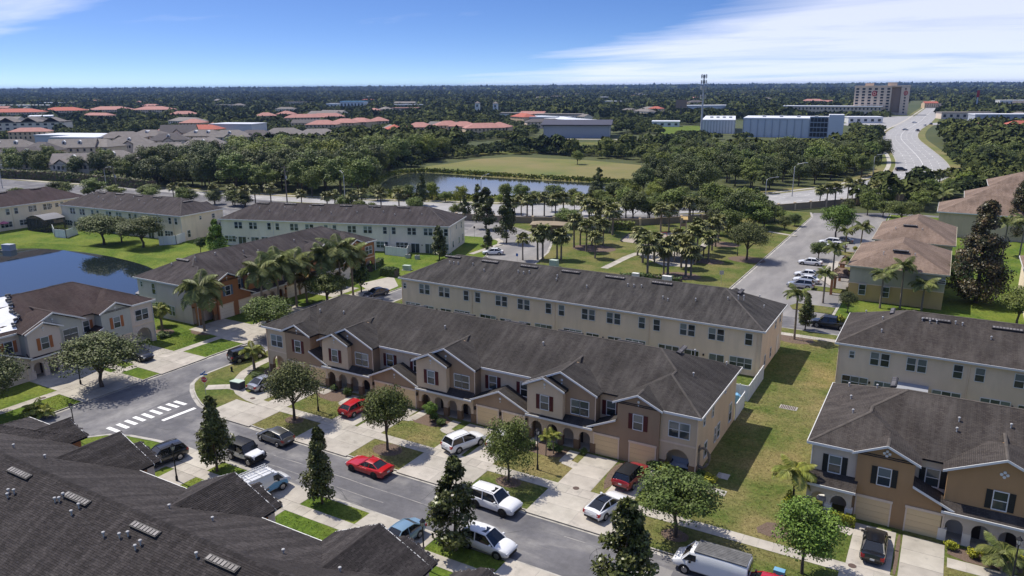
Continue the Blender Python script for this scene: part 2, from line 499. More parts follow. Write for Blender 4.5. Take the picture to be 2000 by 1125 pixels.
M['sand'] = mat('sand', (0.36, 0.31, 0.26), 0.95, col2=(0.30, 0.255, 0.21), scale=0.5, bump=0.3)
M['playred'] = mat('playred', (0.35, 0.06, 0.04), 0.6)
M['acgray'] = mat('acgray', (0.40, 0.41, 0.40), 0.6)
M['green_box'] = mat('green_box', (0.42, 0.50, 0.43), 0.6)
M['skyblue'] = mat('skyblue', (0.16, 0.36, 0.55), 0.7)
M['pink'] = mat('pink', (0.50, 0.16, 0.24), 0.8)
M['teal'] = mat('teal', (0.45, 0.62, 0.62), 0.8)
M['redplastic'] = mat('redplastic', (0.5, 0.03, 0.03), 0.5)
M['rustgrate'] = mat('rustgrate', (0.10, 0.07, 0.06), 0.8)
M['water'] = water_mat('water', (0.012, 0.018, 0.02), 0.05, 1.6)
M['water2'] = water_mat('water2', (0.02, 0.026, 0.024), 0.12, 1.5)
M['water2'].node_tree.nodes['Principled BSDF'].inputs['Roughness'].default_value = 0.09

# ------------------------------------------------------------------ mesh building


class MB:
    def __init__(s):
        s.v, s.f, s.uv, s.mi = [], [], [], []

    def quad(s, a, b, c, d, uv=None, mi=0):
        i = len(s.v)
        s.v += [tuple(a), tuple(b), tuple(c), tuple(d)]
        s.f.append((i, i + 1, i + 2, i + 3))
        s.uv.append(uv)
        s.mi.append(mi)

    def poly(s, pts, uv=None, mi=0):
        i = len(s.v)
        s.v += [tuple(p) for p in pts]
        s.f.append(tuple(range(i, i + len(pts))))
        s.uv.append(uv)
        s.mi.append(mi)

    def box(s, x0, x1, y0, y1, z0, z1, mi=0):
        i = len(s.v)
        s.v += [(x0, y0, z0), (x1, y0, z0), (x1, y1, z0), (x0, y1, z0), (x0, y0, z1), (x1, y0, z1), (x1, y1, z1), (x0, y1, z1)]
        for q in ((3, 2, 1, 0), (4, 5, 6, 7), (0, 1, 5, 4), (1, 2, 6, 5), (2, 3, 7, 6), (3, 0, 4, 7)):
            s.f.append(tuple(i + k for k in q))
            s.uv.append(None)
            s.mi.append(mi)

    def prism(s, poly, a, b, axis='z', mi=0):
        """extrude a 2-D polygon between a and b along an axis (x: poly in (y,z); y: (x,z); z: (x,y))"""
        def p3(p, t):
            return {'x': (t, p[0], p[1]), 'y': (p[0], t, p[1]), 'z': (p[0], p[1], t)}[axis]
        n = len(poly)
        i = len(s.v)
        s.v += [p3(p, a) for p in poly] + [p3(p, b) for p in poly]
        s.f.append(tuple(i + k for k in range(n))[::-1])
        s.f.append(tuple(i + n + k for k in range(n)))
        for k in range(n):
            k2 = (k + 1) % n
            s.f.append((i + k, i + k2, i + n + k2, i + n + k))
        s.uv += [None] * (n + 2)
        s.mi += [mi] * (n + 2)

    def tube(s, pts, rad, n=8, cap=True, mi=0):
        pts = [Vector(p) for p in pts]
        if not hasattr(rad, '__len__'):
            rad = [rad] * len(pts)
        i0 = len(s.v)
        for k, p in enumerate(pts):
            d = (pts[min(k + 1, len(pts) - 1)] - pts[max(k - 1, 0)]).normalized()
            u = d.orthogonal().normalized() if abs(d.z) > 0.95 else d.cross(Vector((0, 0, 1))).normalized()
            w = d.cross(u)
            for j in range(n):
                a = 2 * math.pi * j / n
                s.v.append(tuple(p + (u * math.cos(a) + w * math.sin(a)) * rad[k]))
        for k in range(len(pts) - 1):
            for j in range(n):
                a = i0 + k * n + j
                b = i0 + k * n + (j + 1) % n
                s.f.append((a, b, b + n, a + n))
                s.uv.append(None)
                s.mi.append(mi)
        if cap:
            s.f.append(tuple(i0 + j for j in range(n))[::-1])
            s.f.append(tuple(i0 + (len(pts) - 1) * n + j for j in range(n)))
            s.uv += [None, None]
            s.mi += [mi, mi]

    def mesh(s, name, mats, smooth=None):
        me = bpy.data.meshes.new(name)
        me.from_pydata(s.v, [], s.f)
        if any(u is not None for u in s.uv):
            l = me.uv_layers.new(name='UVMap').data
            k = 0
            for f, u in zip(s.f, s.uv):
                for j in range(len(f)):
                    l[k].uv = u[j] if u is not None else (s.v[f[j]][0], s.v[f[j]][2])
                    k += 1
        if not isinstance(mats, (list, tuple)):
            mats = [mats]
        for m in mats:
            me.materials.append(m)
        if len(mats) > 1:
            me.polygons.foreach_set('material_index', s.mi)
        if smooth:
            me.shade_smooth()
            me.set_sharp_from_angle(angle=R(smooth))
        return me

    def build(s, name, mats, parent=None, smooth=None, **k):
        return ob(name, s.mesh(name, mats, smooth), parent, **k)


def ob(name, me, parent=None, loc=(0, 0, 0), rz=0, rot=None, scale=None):
    o = bpy.data.objects.new(name, me)
    COL.objects.link(o)
    o.parent = parent
    o.location = loc
    o.rotation_euler = rot if rot else (0, 0, rz)
    if scale is not None:
        o.scale = (scale,) * 3 if not hasattr(scale, '__len__') else scale
    return o


def tag(o, label=None, cat=None, group=None, kind=None):
    if label:
        o['label'] = label
    if cat:
        o['category'] = cat
    if group:
        o['group'] = group
    if kind:
        o['kind'] = kind
    return o


def thing(name, label, cat, loc, rz=0, group=None):
    o = ob(name, None, None, (*loc[:2], loc[2] if len(loc) > 2 else 0), rz)
    o.empty_display_size = 0.5
    return tag(o, label, cat, group)


def copy_tree(o, parent=None):
    c = o.copy()
    COL.objects.link(c)
    c.parent = parent
    for ch in o.children:
        copy_tree(ch, c)
    return c


def place(o, loc, rz=0, scale=None, label=None, group=None):
    o.location = (*loc[:2], loc[2] if len(loc) > 2 else 0)
    o.rotation_euler = (0, 0, rz)
    if scale is not None:
        o.scale = (scale,) * 3 if not hasattr(scale, '__len__') else scale
    if label:
        o['label'] = label
    if group:
        o['group'] = group
    return o


# ------------------------------------------------------------------ ground, roads, water


def smooth_line(pts, closed=True, it=2):
    for _ in range(it):
        out = []
        n = len(pts)
        for i in range(n if closed else n - 1):
            a, b = pts[i], pts[(i + 1) % n]
            out += [(a[0] * .75 + b[0] * .25, a[1] * .75 + b[1] * .25), (a[0] * .25 + b[0] * .75, a[1] * .25 + b[1] * .75)]
        if not closed:
            out = [pts[0]] + out + [pts[-1]]
        pts = out
    return pts


def sheet(name, pts, z, m, kind='structure', drop=None, parent=None):
    mb = MB()
    if drop is None:
        mb.poly([(x, y, z) for x, y in pts])
    else:
        mb.prism(list(pts), z - drop, z)
    o = mb.build(name, m, parent)
    import bmesh
    bm = bmesh.new()
    bm.from_mesh(o.data)
    bmesh.ops.triangulate(bm, faces=[f for f in bm.faces if len(f.verts) > 4])
    bmesh.ops.recalc_face_normals(bm, faces=bm.faces)
    if drop is None:
        for f in bm.faces:
            if f.normal.z < 0:
                f.normal_flip()
    bm.to_mesh(o.data)
    bm.free()
    if kind:
        o['kind'] = kind
    return o


def ribbon(name, pts, wl_, wr, z, m, kind='structure', h=None, parent=None):
    """strip along a polyline, wl_ to its left and wr to its right; a solid when h is given"""
    mb = MB()
    L, Rr = [], []
    for i, p in enumerate(pts):
        a = Vector(pts[max(i - 1, 0)])
        b = Vector(pts[min(i + 1, len(pts) - 1)])
        d = (b - a).normalized()
        n = Vector((-d.y, d.x))
        L.append((p[0] + n.x * wl_, p[1] + n.y * wl_))
        Rr.append((p[0] - n.x * wr, p[1] - n.y * wr))
    for i in range(len(pts) - 1):
        a, b, c, d = Rr[i], Rr[i + 1], L[i + 1], L[i]
        mb.quad((*a, z), (*b, z), (*c, z), (*d, z))
        if h:
            mb.quad((*a, z - h), (*b, z - h), (*b, z), (*a, z))
            mb.quad((*c, z - h), (*d, z - h), (*d, z), (*c, z))
    o = mb.build(name, m, parent)
    if kind:
        o['kind'] = kind
    return o


sheet('ground', [(-20000, -3000), (20000, -3000), (20000, 21000), (-20000, 21000)], -0.35, M['mesoground'])
sheet('woodland_ground', [(-620, 120), (-330, 90), (-120, 176), (-20, 240), (200, 250), (260, 700), (-150, 640), (-420, 480), (-760, 420)], -0.31, M['wildground'])

# asphalt of the estate, one sheet under kerbed lawns
sheet('road', [(-420, -40), (70, -40), (70, 244), (-14, 240), (-60, 214), (-118, 178), (-420, 160)], -0.004, M['asphalt'])
sheet('side_street', [(-85.9, -40), (-77, -40), (-76.5, 41), (-77.8, 55), (-80.4, 60), (-80.4, 117), (-72, 122), (-72, 160), (-92, 160), (-86, 117)], 0.0, M['asphalt_ns'])
sheet('park_street', [(-33, 122), (-14, 122), (-14, 236), (-33, 230)], 0.0, M['asphalt_old'])
sheet('entry_street', [(-92, 122), (-70, 122), (-72, 158), (-96, 175), (-110, 170)], 0.004, M['asphalt_old'])

blockN = [(-80.6, 60), (-80.2, 58), (-79.2, 56.4), (-77.4, 55), (-75.4, 53.8), (-72.9, 52.6), (-69, 51.8), (-62, 51.35), (64, 51.3), (64, 115.5), (-75, 115.5), (-78.5, 114), (-80.4, 110), (-80.6, 104)]
blockS = [(64, 44.3), (-60, 44.4), (-65, 44.4), (-69.3, 43.9), (-72.6, 43.3), (-74.9, 42.3), (-76.4, 40.6), (-77.1, 38), (-77.3, 30), (-77.3, -38), (64, -38)]
blockW = [(-85.9, -38), (-85.7, 60), (-85.3, 100), (-84.9, 130), (-85.6, 136), (-88, 141), (-89, 145), (-88.6, 148.5), (-91.5, 152), (-98, 154), (-130, 148), (-400, 122), (-400, -38)]
blockP = [(-69.5, 121.6), (-36, 121.6), (-33.2, 123), (-32.4, 126), (-32.4, 222), (-34, 230), (-44, 230), (-57.4, 200.6), (-70, 187), (-102, 174.4), (-99, 170), (-86, 163), (-80, 157), (-75.5, 146), (-72.6, 134), (-71.5, 124)]
blockJ = [(-13.6, 122.2), (64, 122.2), (64, 240), (-14, 236)]
for pts, m in ((blockN, M['lawn']), (blockS, M['lawn_lush']), (blockW, M['lawn_lush']), (blockP, M['lawn']), (blockJ, M['lawn_lush'])):
    sheet('lawn', pts, 0.1, m, drop=0.2)
sheet('lawn', [(-17.9, 57.1), (-7.2, 57.1), (-7.2, 62), (-8.3, 64), (-8.3, 113), (-17.9, 113)], 0.104, M['lawn_dry'])
sheet('lawn', [(-66, 57.1), (-18, 57.1), (-18, 62.6), (-66, 62.6)], 0.104, M['lawn_dry'])
sheet('lawn', [(-66, 51.6), (10, 51.6), (10, 55.5), (-66, 55.5)], 0.104, M['lawn_dry'])


def kerb_line(pts, inner=0.0):
    """kerb with its concrete gutter; the lawn is on the left of the line"""
    ribbon('kerb', pts, 0.16, 0.0, 0.125, M['kerb'], h=0.13)
    ribbon('gutter', pts, 0.0, 0.42, 0.006, M['kerb'])


kerb_line(blockN[9:] + blockN[:10])
kerb_line(blockS[:11])
kerb_line(blockW[:12])
kerb_line(blockP[:9] if False else blockP[9:] + blockP[:6])
kerb_line([(-13.6, 236), (-13.6, 122.2), (64, 122.2)])
for (cx, cy, w) in ((-17.2, 128.5, 2.0), (-16.6, 142.2, 1.6), (-17.0, 160.5, 2.0), (-17.0, 176, 2.0)):
    sheet('planting_island', [(cx - 2.8, cy - w), (cx + 3.2, cy - w), (cx + 3.2, cy + w), (cx - 2.8, cy + w), (cx - 3.6, cy)], 0.1, M['lawn'], drop=0.1)

# worn paint and seams on the street
mb = MB()
random.seed(4)
stripes = sheet('crosswalk', [(-77.0, 42.9), (-74.0, 42.9), (-74.0, 54.5), (-77.0, 54.5)], 0.004, M['asphalt_ns'])
tag(stripes, kind='structure')
bar = MB()
bar.box(-0.98, 0.98, -0.24, 0.24, -0.003, 0.0)
bar_me = bar.mesh('crosswalk_bar', M['whitepaint'])
for (bx, by) in ((-75.74,43.47), (-75.65,44.55), (-75.71,45.57), (-75.76,46.61), (-75.65,47.61), (-75.71,48.7), (-75.77,49.8), (-75.7,50.84), (-75.56,51.77)):
    ob('crosswalk_bar', bar_me, stripes, (bx, by, 0.01), R(random.uniform(-1.5, 1.5)))
sb = MB()
sb.quad((*(-72.96,47.57), 0.009), (*(-73.32,48.29), 0.009), (*(-72.91,51.91), 0.009), (*(-72.62,51.41), 0.009))
sb = MB()
sb.box(-0.26, 0.26, -2.05, 2.05, -0.003, 0)
ob('stop_line', sb.mesh('stop_line', M['whitepaint']), stripes, (-72.9,49.63, 0.012), R(-4))

# sidewalks and driveways laid as separate concrete slabs
slab = MB()
slab.box(-0.5, 0.5, -0.5, 0.5, -0.08, 0)
slab_me = slab.mesh('concrete_slab', M['concrete'])


def slab_path(name, pts, w, step, z=0.128):
    """paving along a polyline: a bed with single slabs on it"""
    bed = ribbon(name, pts, w / 2, w / 2, z - 0.014, M['kerb'])
    for i in range(len(pts) - 1):
        a, b = Vector(pts[i]), Vector(pts[i + 1])
        L = (b - a).length
        n = max(1, round(L / step))
        d = (b - a).normalized()
        ang = math.atan2(d.y, d.x)
        for k in range(n):
            c = a + d * (L * (k + 0.5) / n)
            ob('concrete_slab', slab_me, bed, (c.x, c.y, z + random.uniform(-.004, .004)), ang, scale=(L / n - 0.025, w, 1))
    return bed


def slab_grid(name, x0, x1, y0, y1, nx, ny, z=0.124, skew=0.0):
    bed = sheet(name, [(x0, y0), (x1, y0), (x1 + skew, y1), (x0 + skew, y1)], z - 0.012, M['kerb'])
    for i in range(nx):
        for j in range(ny):
            dx, dy = (x1 - x0) / nx, (y1 - y0) / ny
            ob('concrete_slab', slab_me, bed, (x0 + dx * (i + .5), y0 + dy * (j + .5), z + random.uniform(-.004, .004)), scale=(dx - 0.03, dy - 0.03, 1))
    return bed


SWY = 56.3
slab_path('sidewalk', [(-67.0, SWY), (12, SWY)], 1.3, 1.22)
slab_path('sidewalk', [(-67.0, SWY), (-69.2, 56.6), (-71.6, 57.3), (-73.6, 58.5), (-75.3, 60.2), (-76.6, 62.4), (-77.3, 65), (-77.6, 69), (-77.6, 104)], 1.3, 1.25)
slab_path('sidewalk', [(-73.9, 58.2), (-76.6, 56.3)], 1.5, 1.2)
slab_path('sidewalk', [(-62, 41.6), (12, 41.6)], 1.3, 1.22)
slab_path('sidewalk', [(-62, 41.6), (-66, 41.4), (-69.5, 40.6), (-72, 39.2), (-74, 36.5), (-74.8, 33)], 1.3, 1.3)
slab_path('sidewalk', [(-91.2, 20), (-91.2, 78), (-91, 96)], 1.3, 1.25)
slab_path('sidewalk', [(-60, 112.4), (60, 112.4)], 1.3, 1.25)
for x0, x1 in ((-28.3, -25.0), (-23.7, -21.0), (-42.5, -39.2), (-38.7, -35.5), (-56.5, -53.2), (-52.8, -49.5), (-66.5, -63.5), (-70.6, -67.4)):
    slab_grid('driveway', x0, x1, 56.97, 63.6, 1, 3)
for x0, x1 in ((-28.6, -20.2), (-42.8, -35.2), (-56.8, -49.2), (-70.4, -63.2)):
    slab_grid('driveway_apron', x0, x1, 51.12, 55.63, 2, 2, z=0.132)
for x0, x1 in ((-62.0, -58.8),(-67.4, -63.2), (-54.0, -50.8), (-50.4, -47.0), (-40.0, -36.8), (-36.4, -33.2), (-26.2, -20.8)):
    slab_grid('driveway', x0, x1, 33.6, 40.93, 1, 3)
for x0, x1 in ((-67.6, -58.9), (-54.4, -46.6), (-40.2, -33.0), (-26.4, -20.6)):
    slab_grid('driveway_apron', x0, x1, 42.27, 44.5, 2, 1, z=0.132)
for x0, x1 in ((-3.4, -0.3), (0.2, 3.2), (10, 16)):
    slab_grid('driveway', x0, x1, 56.97, 63.4, 1, 3)
    slab_grid('driveway_apron', x0 - .3, x1 + .3, 51.12, 55.63, 1, 2, z=0.132)
for y0, y1 in ((46.6, 53.6), (60.0, 64.6) if False else (57.0, 63.0), (70.5, 77.0), (81, 88), (95, 102)):
    slab_grid('driveway', -98.5, -91.87, y0, y1, 3, 2)
    slab_grid('driveway_apron', -90.53, -85.5, y0 - .5, y1 + .5, 2, 2, z=0.132)
slab_path('front_walk', [(-98, 55), (-93.5, 55), (-92, 55)], 1.1, 1.2)
for x in (-29.6, -44.0, -58.6):
    slab_path('front_walk', [(x, 63.4), (x, 61.0), (x + 1.6, 60.6)], 1.1, 1.2)
slab_path('front_walk', [(-34.2, 64), (-34.4, 61.4), (-36.0, 61.0)], 1.1, 1.2)
slab_path('front_walk', [(-48.6, 64), (-48.8, 61.4), (-50.2, 61.0)], 1.1, 1.2)
slab_path('front_walk', [(-62.6, 64), (-62.8, 61.8)], 1.1, 1.2)
slab_path('front_walk', [(-7.0, 63.0), (-5.5, 62.2), (-3.4, 61.6)], 1.1, 1.2)
slab_grid('front_walk', 3.4, 8.5, 60.2, 61.6, 4, 1)
slab_path('park_path', [(-58.6,137.94), (-58.37,149.85), (-57.82,154.82)], 1.6, 1.5)
slab_path('park_path', [(-57.82,154.82), (-48.62,146.45), (-43.57,148.17)], 1.5, 1.5)
slab_path('park_path', [(-55.09,155.11), (-47.56,160.38), (-47.46,169.8), (-48.81,184.52)], 1.5, 1.5)
slab_path('park_path', [(-38.26,194.02), (-30.99,191.13)], 1.2, 1.4)
slab_path('front_walk', [(-89.7,136.35), (-89.64,143.77), (-89.55,148.4), (-91.19,151.6), (-93.66,153.79)], 1.3, 1.3)
sheet('apron', [(-93.98,104.18), (-92.21,112.32), (-86.43,106.61), (-85.87,99.67)], 0.128, M['concrete'])
sheet('apron', [(-19.43,149.83), (-19.8,166.91), (-18,166.81), (-16.73,144.84)], 0.125, M['concrete'])

# planting beds of mulch
for pts in ([(-35.0, 61.2), (-30.2, 61.0), (-30.0, 63.7), (-35.0, 63.7)], [(-49.2, 61.0), (-44.6, 60.8), (-44.4, 63.8), (-49.2, 63.8)], [(-63.4, 61.0), (-58.9, 60.6), (-58.4, 63.8), (-63.4, 63.8)],
            [(-20.8, 60.5), (-16.9, 60.5), (-15.6, 61.6), (-15.8, 62.8), (-20.8, 63.4)], [(-24.9, 60.0), (-23.8, 57.2), (-23.7, 63.4), (-24.9, 63.4)], [(-10.8, 57.9), (-8.6, 57.6), (-7.6, 59.0), (-9.6, 60.4)], [(3.4, 61.7), (8.4, 61.7), (8.4, 63.6), (3.4, 63.6)],
            [(-0.2, 57.2), (0.1, 57.2), (0.1, 63.2), (-0.2, 63.2)], [(-78.0 + 3.2, 63.2), (-71.0, 62.6), (-71.0, 65), (-75.0, 66)]):
    sheet('planting_bed', smooth_line(pts, it=1), 0.118, M['mulch'])
for (x, y, r_) in ((-60.07,54.81, .9), (-46.45,54.34, 1.3), (-32.4,54.81, 1.0), (-16.06,54.04, .9), (-16.75,110.56, 2.0), (-95.62,71.15, 1.8), (-100.83,67.7, 1.5), (-68.34,154.66, 4.0), (-44.16,172.9, 3.2), (-43.03,139.2, 3.0), (-41.82,153.85, 2.5), (-35.37,159.54, 3)):
    sheet('tree_ring', [(x + r_ * 1.3 * math.cos(a * .5236), y + r_ * math.sin(a * .5236)) for a in range(12)], 0.112, M['mulch'])
sheet('playground', [(-66.23,165.05), (-67.72,174.37), (-56.64,183.38), (-53.52,180.5), (-51.05,164.01), (-53.01,159.23), (-62.27,164.46)], 0.11, M['sand'])
sheet('gazebo_floor', [(-56.82,155.96), (-54.37,159.72), (-47.72,160.89), (-43.92,156.57), (-43.84,149.05), (-48.92,147.33), (-53.65,149.61)], 0.112, M['concrete'])

# ponds with grassy banks


def pond(name, outline, z, m, bank_m, h, w, it=3):
    pts = smooth_line(outline, it=it)
    sheet(name, pts, z, m)
    mb = MB()
    n = len(pts)
    rings = []
    ar = sum(pts[i][0] * pts[(i + 1) % n][1] - pts[(i + 1) % n][0] * pts[i][1] for i in range(n))
    sg = 1 if ar > 0 else -1
    rnd = random.Random(3)
    for i in range(n):
        a, b = Vector(pts[i - 1]), Vector(pts[(i + 1) % n])
        d = (b - a).normalized()
        nn = Vector((d.y, -d.x)) * sg
        p = Vector(pts[i])
        j = rnd.uniform(0.7, 1.3)
        rings.append([(*(p - nn * 0.6), z - 0.03), (*(p + nn * w * .12), z + h * .45 * j), (*(p + nn * w * .4), z + h), (*(p + nn * w), z - 0.04)])
    for i in range(n):
        for k in range(3):
            a, b = rings[i], rings[(i + 1) % n]
            mb.quad(a[k], a[k + 1], b[k + 1], b[k])
    o = mb.build(name + '_bank', bank_m, smooth=60)
    o['kind'] = 'structure'


pond('pond_water', [(-142, 64), (-175, 62), (-215, 66), (-222, 84), (-188.35,88.47), (-185.45,92.62), (-178.9,94.86), (-162.93,97.25), (-141.85,95.15), (-129.39,89.67), (-120, 84), (-122, 72)], 0.125, M['water'], M['lawn_lush'], 0.7, 5)
pond('lake_water', [(-177.47,209.1), (-197.13,236.69), (-204.82,264.05), (-187.34,266.22), (-162.87,264), (-133.27,265.61), (-114.72,267.87), (-103.03,263.58), (-98.49,241.27), (-106.44,223.47), (-124.3,214.12), (-145,208.65), (-157.3,202.23)], -0.2, M['water2'], M['field'], 1.0, 6)
sheet('field', [(-215.44,270.37), (-210.63,303.85), (-210.92,327.2), (-201.7,347.72), (-157.4,347.53), (-123.76,336.36), (-107.32,286.44), (-135.25,274.12), (-166.72,270.26), (-191.96,272.83)], -0.27, M['field'])
sheet('field', [(-244.15,362.75), (-247.23,426.33), (-201.18,468.02), (-182.53,559.05), (-171.31,503.32), (-159.31,423.39), (-190.16,385.04), (-218.72,349.55)], -0.28, M['lawn'])
sheet('field', [(-192.85,554.4), (-231.79,665.36), (-203.33,687.09), (-163.71,567.53)], -0.27, M['lawn_lush'])
ribbon('farm_track', [(-251.94,477.48), (-226.93,483.24), (-186.91,496.1), (-171.31,503.32)], 3, 3, -0.24, M['concrete'])

# the avenue beyond the estate wall
AV = [(-480, 158), (-317.14,153.16), (-286.22,159.06), (-242.46,166.32), (-207.81,170.42), (-173.56,175.67), (-143.57,184.37), (-112.64,193.99), (-86.04,209.13), (-68.75,223.81), (-49.48,246.95), (-37.33,267.57), (-24.26,293.11), (-10.38,341.72), (-11.03,385.16), (-14.83,429.85), (-24.01,504.62), (-34.36,588.98), (-36.86,688.97), (-34.29,768.28), (-32.87,866.05), (-33.82,1132.96), (-34.86,1476.37), (-41.36,1862.55)]
AVS = smooth_line(AV, False, 2)
ribbon('verge', AVS, 19, 15, -0.25, M['field'])
ribbon('avenue', AVS, 11, 10, -0.2, M['asphalt_av'])
ribbon('avenue_kerb', AVS, 11.4, -11, -0.14, M['kerb'])
ribbon('avenue_kerb', AVS, -10, 10.4, -0.14, M['kerb'])
ribbon('median', [p for p in AVS if p[0] < -150], 1.5, 2.5, -0.12, M['lawn'])
ribbon('sidewalk', AVS, 15.0, -13.2, -0.2, M['concrete'])
mb = MB()
for off in (-6.6, -3.3, 3.6, 7.0):
    acc = 0
    for i in range(len(AVS) - 1):
        a, b = Vector(AVS[i]), Vector(AVS[i + 1])
        L = (b - a).length
        d = (b - a).normalized()
        n = Vector((-d.y, d.x))
        t = 0
        while t + 3 < L and a.y < 900:
            p, q = a + d * t + n * off, a + d * (t + 3) + n * off
            mb.quad((*(p - n * .09), -.194), (*(q - n * .09), -.194), (*(q + n * .09), -.194), (*(p + n * .09), -.194))
            t += 12
o = mb.build('lane_markings', M['whitepaint'])
o['kind'] = 'structure'
o = ribbon('lane_line', [p for p in AVS if p[1] > 270], 0.3, -0.12, -0.19, M['whitepaint'])
sheet('side_road', [(-22.22,813.74), (2.27,868.34), (58.97,915.09), (56.85,879.03), (2.39,823.94), (-20.14,774.26)], -0.21, M['asphalt_av'])
sheet('car_park', [(-93.72,753.05), (-86.19,939.19), (-45.68,985.28), (-39.16,775.98), (-56.47,688.35)], -0.22, M['asphalt_av'])

# seams, tar lines and worn wheel tracks in the asphalt
M['seam'] = mat('seam', (0.30, 0.29, 0.275), 0.9, col2=(0.17, 0.168, 0.17), scale=1.2, mixw=(0.4, 0.6), world=True)
M['tar'] = mat('tar', (0.06, 0.06, 0.064), 0.7)
rnd = random.Random(15)
for y0, x0, x1 in ((47.9, -66, -28), (46.3, -58, -40), (49.6, -24, 4)):
    pts, x = [], x0
    while x < x1:
        pts.append((x, y0 + rnd.uniform(-.06, .06)))
        x += 2.2
    ribbon('road_seam', pts, .05, .05, 0.002, M['seam'])
for k in range(16):
    x = rnd.uniform(-72, 2)
    y = rnd.uniform(44.6, 49)
    pts = [(x, y)]
    a = rnd.choice((0, 1.57)) + rnd.uniform(-.4, .4)
    for q in range(rnd.randint(5, 10)):
        a += rnd.uniform(-.35, .35)
        x, y = x + math.cos(a) * .5, min(50.6, max(44.8, y + math.sin(a) * .5))
        pts.append((x, y))
    ribbon('road_crack', pts, .02, .02, 0.0025, M['tar'])
sheet('road_patch', [(-50.2, 45.2), (-47.6, 45.1), (-47.4, 46.9), (-50.1, 47.0)], 0.0015, M['asphalt_ns'])
sheet('road_patch', [(-18.2, 47.9), (-14.6, 48.0), (-14.7, 49.6), (-18.1, 49.5)], 0.0015, M['asphalt_old'])

# standing grass on the lawns one looks down on
rng = np.random.default_rng(31)


def grass(areas, m, per, hi=(.03, .075)):
    P3, S3 = [], []
    for x0, x1, y0, y1 in areas:
        n = int((x1 - x0) * (y1 - y0) * per)
        P3.append(np.stack([rng.uniform(x0, x1, n), rng.uniform(y0, y1, n), np.full(n, .1)], 1))
    p = np.concatenate(P3)
    n = len(p)
    h = rng.uniform(*hi, n)
    a = rng.uniform(0, 2 * np.pi, n)
    u = np.stack([np.cos(a), np.sin(a), np.zeros(n)], 1) * (h * .6)[:, None]
    lean = np.stack([rng.normal(size=n) * .5, rng.normal(size=n) * .5, np.ones(n)], 1) * h[:, None]
    v = np.stack([p - u, p + u, p + u * .3 + lean, p - u * .3 + lean], 1).reshape(-1, 3)
    me = bpy.data.meshes.new('grass')
    me.vertices.add(n * 4)
    me.vertices.foreach_set('co', v.astype(np.float32).ravel())
    me.loops.add(n * 4)
    me.loops.foreach_set('vertex_index', np.arange(n * 4, dtype=np.int32))
    me.polygons.add(n)
    me.polygons.foreach_set('loop_start', np.arange(0, n * 4, 4, dtype=np.int32))
    me.polygons.foreach_set('loop_total', np.full(n, 4, dtype=np.int32))
    me.update(calc_edges=True)
    me.materials.append(m)
    ob('grass', me)['kind'] = 'stuff'


grass([(-17.6, -8.6, 57.2, 113), (-63.0, -57, 57.1, 60.6), (-49.1, -42.9, 57.1, 60.8), (-34.9, -28.7, 57.1, 60.9), (-24.9, -23.8, 57.2, 63), (-63, -56.9, 51.5, 55.5), (-49, -43, 51.5, 55.5), (-35, -28.8, 51.5, 55.5), (-20, -4, 51.5, 55.5), (-8.5, -3.6, 57.2, 62), (3.4, 8, 57.2, 60), (-39.2, -38.8, 57, 63), (-53.1, -52.8, 57, 63)], M['grassblade'], 26)
grass([(-58.8, -54.5, 42.4, 44.2), (-46.5, -40.3, 42.4, 44.2), (-32.9, -26.5, 42.4, 44.2), (-58.7, -54.2, 37, 40.8), (-46.8, -40.2, 36, 40.8), (-73, -67.8, 41.2, 42.6), (-79.6, -78.5, 57, 100), (-73.5, -70.6, 59.5, 63), (-90.4, -86, 64, 70), (-90.4, -86, 77, 81), (-98, -92, 63.2, 70), (-90.4, -86, 42, 46), (-98, -92, 57, 70)], M['grassblade_lush'], 26)

# ------------------------------------------------------------------ houses
ZE, SL, OV = 6.3, 0.46, 0.4
MESH = {}


def cached(key, fn):
    if key not in MESH:
        MESH[key] = fn()
    return MESH[key]


def roof_solid(mb, x0, x1, y0, y1, ze, s, axis='x', h0=True, h1=True, th=0.16, mi=0):
    """hip / gable roof shell over a rectangle; h0, h1: hipped at the low / high end of the ridge"""
    def tr(p):
        return p if axis == 'x' else (p[1], p[0], p[2])
    if axis == 'y':
        x0, x1, y0, y1 = y0, y1, x0, x1
    hw = (y1 - y0) / 2
    ym, zr = (y0 + y1) / 2, ze + hw * s
    a = (x0 + (hw if h0 else 0), ym, zr)
    b = (x1 - (hw if h1 else 0), ym, zr)
    sl = math.hypot(1, s)

    def face(pts, uv):
        pts = [tr(p) for p in pts]
        if axis == 'y':
            pts, uv = pts[::-1], uv[::-1]
        mb.poly(pts, uv, mi)
        mb.poly([(p[0], p[1], p[2] - th) for p in pts[::-1]], uv[::-1], mi)
    face([(x0, y0, ze), (x1, y0, ze), b, a], [(x0, 0), (x1, 0), (b[0], hw * sl), (a[0], hw * sl)])
    face([(x1, y1, ze), (x0, y1, ze), a, b], [(-x1, 0), (-x0, 0), (-a[0], hw * sl), (-b[0], hw * sl)])
    if h0:
        face([(x0, y1, ze), (x0, y0, ze), a], [(-y1, 0), (-y0, 0), (-ym, hw * sl)])
    if h1:
        face([(x1, y0, ze), (x1, y1, ze), b], [(y0, 0), (y1, 0), (ym, hw * sl)])
    return zr


def shed(mb, x0, x1, y0, y1, z0, z1, th=0.14):
    L = math.hypot(y1 - y0, z1 - z0)
    uv = [(x0, 0), (x1, 0), (x1, L), (x0, L)]
    p = [(x0, y0, z0), (x1, y0, z0), (x1, y1, z1), (x0, y1, z1)]
    mb.poly(p, uv)
    q = [(a, b, c - th) for a, b, c in p]
    mb.poly(q[::-1], uv)
    mb.quad(q[0], p[0], p[3], q[3])
    mb.quad(p[1], q[1], q[2], p[2])


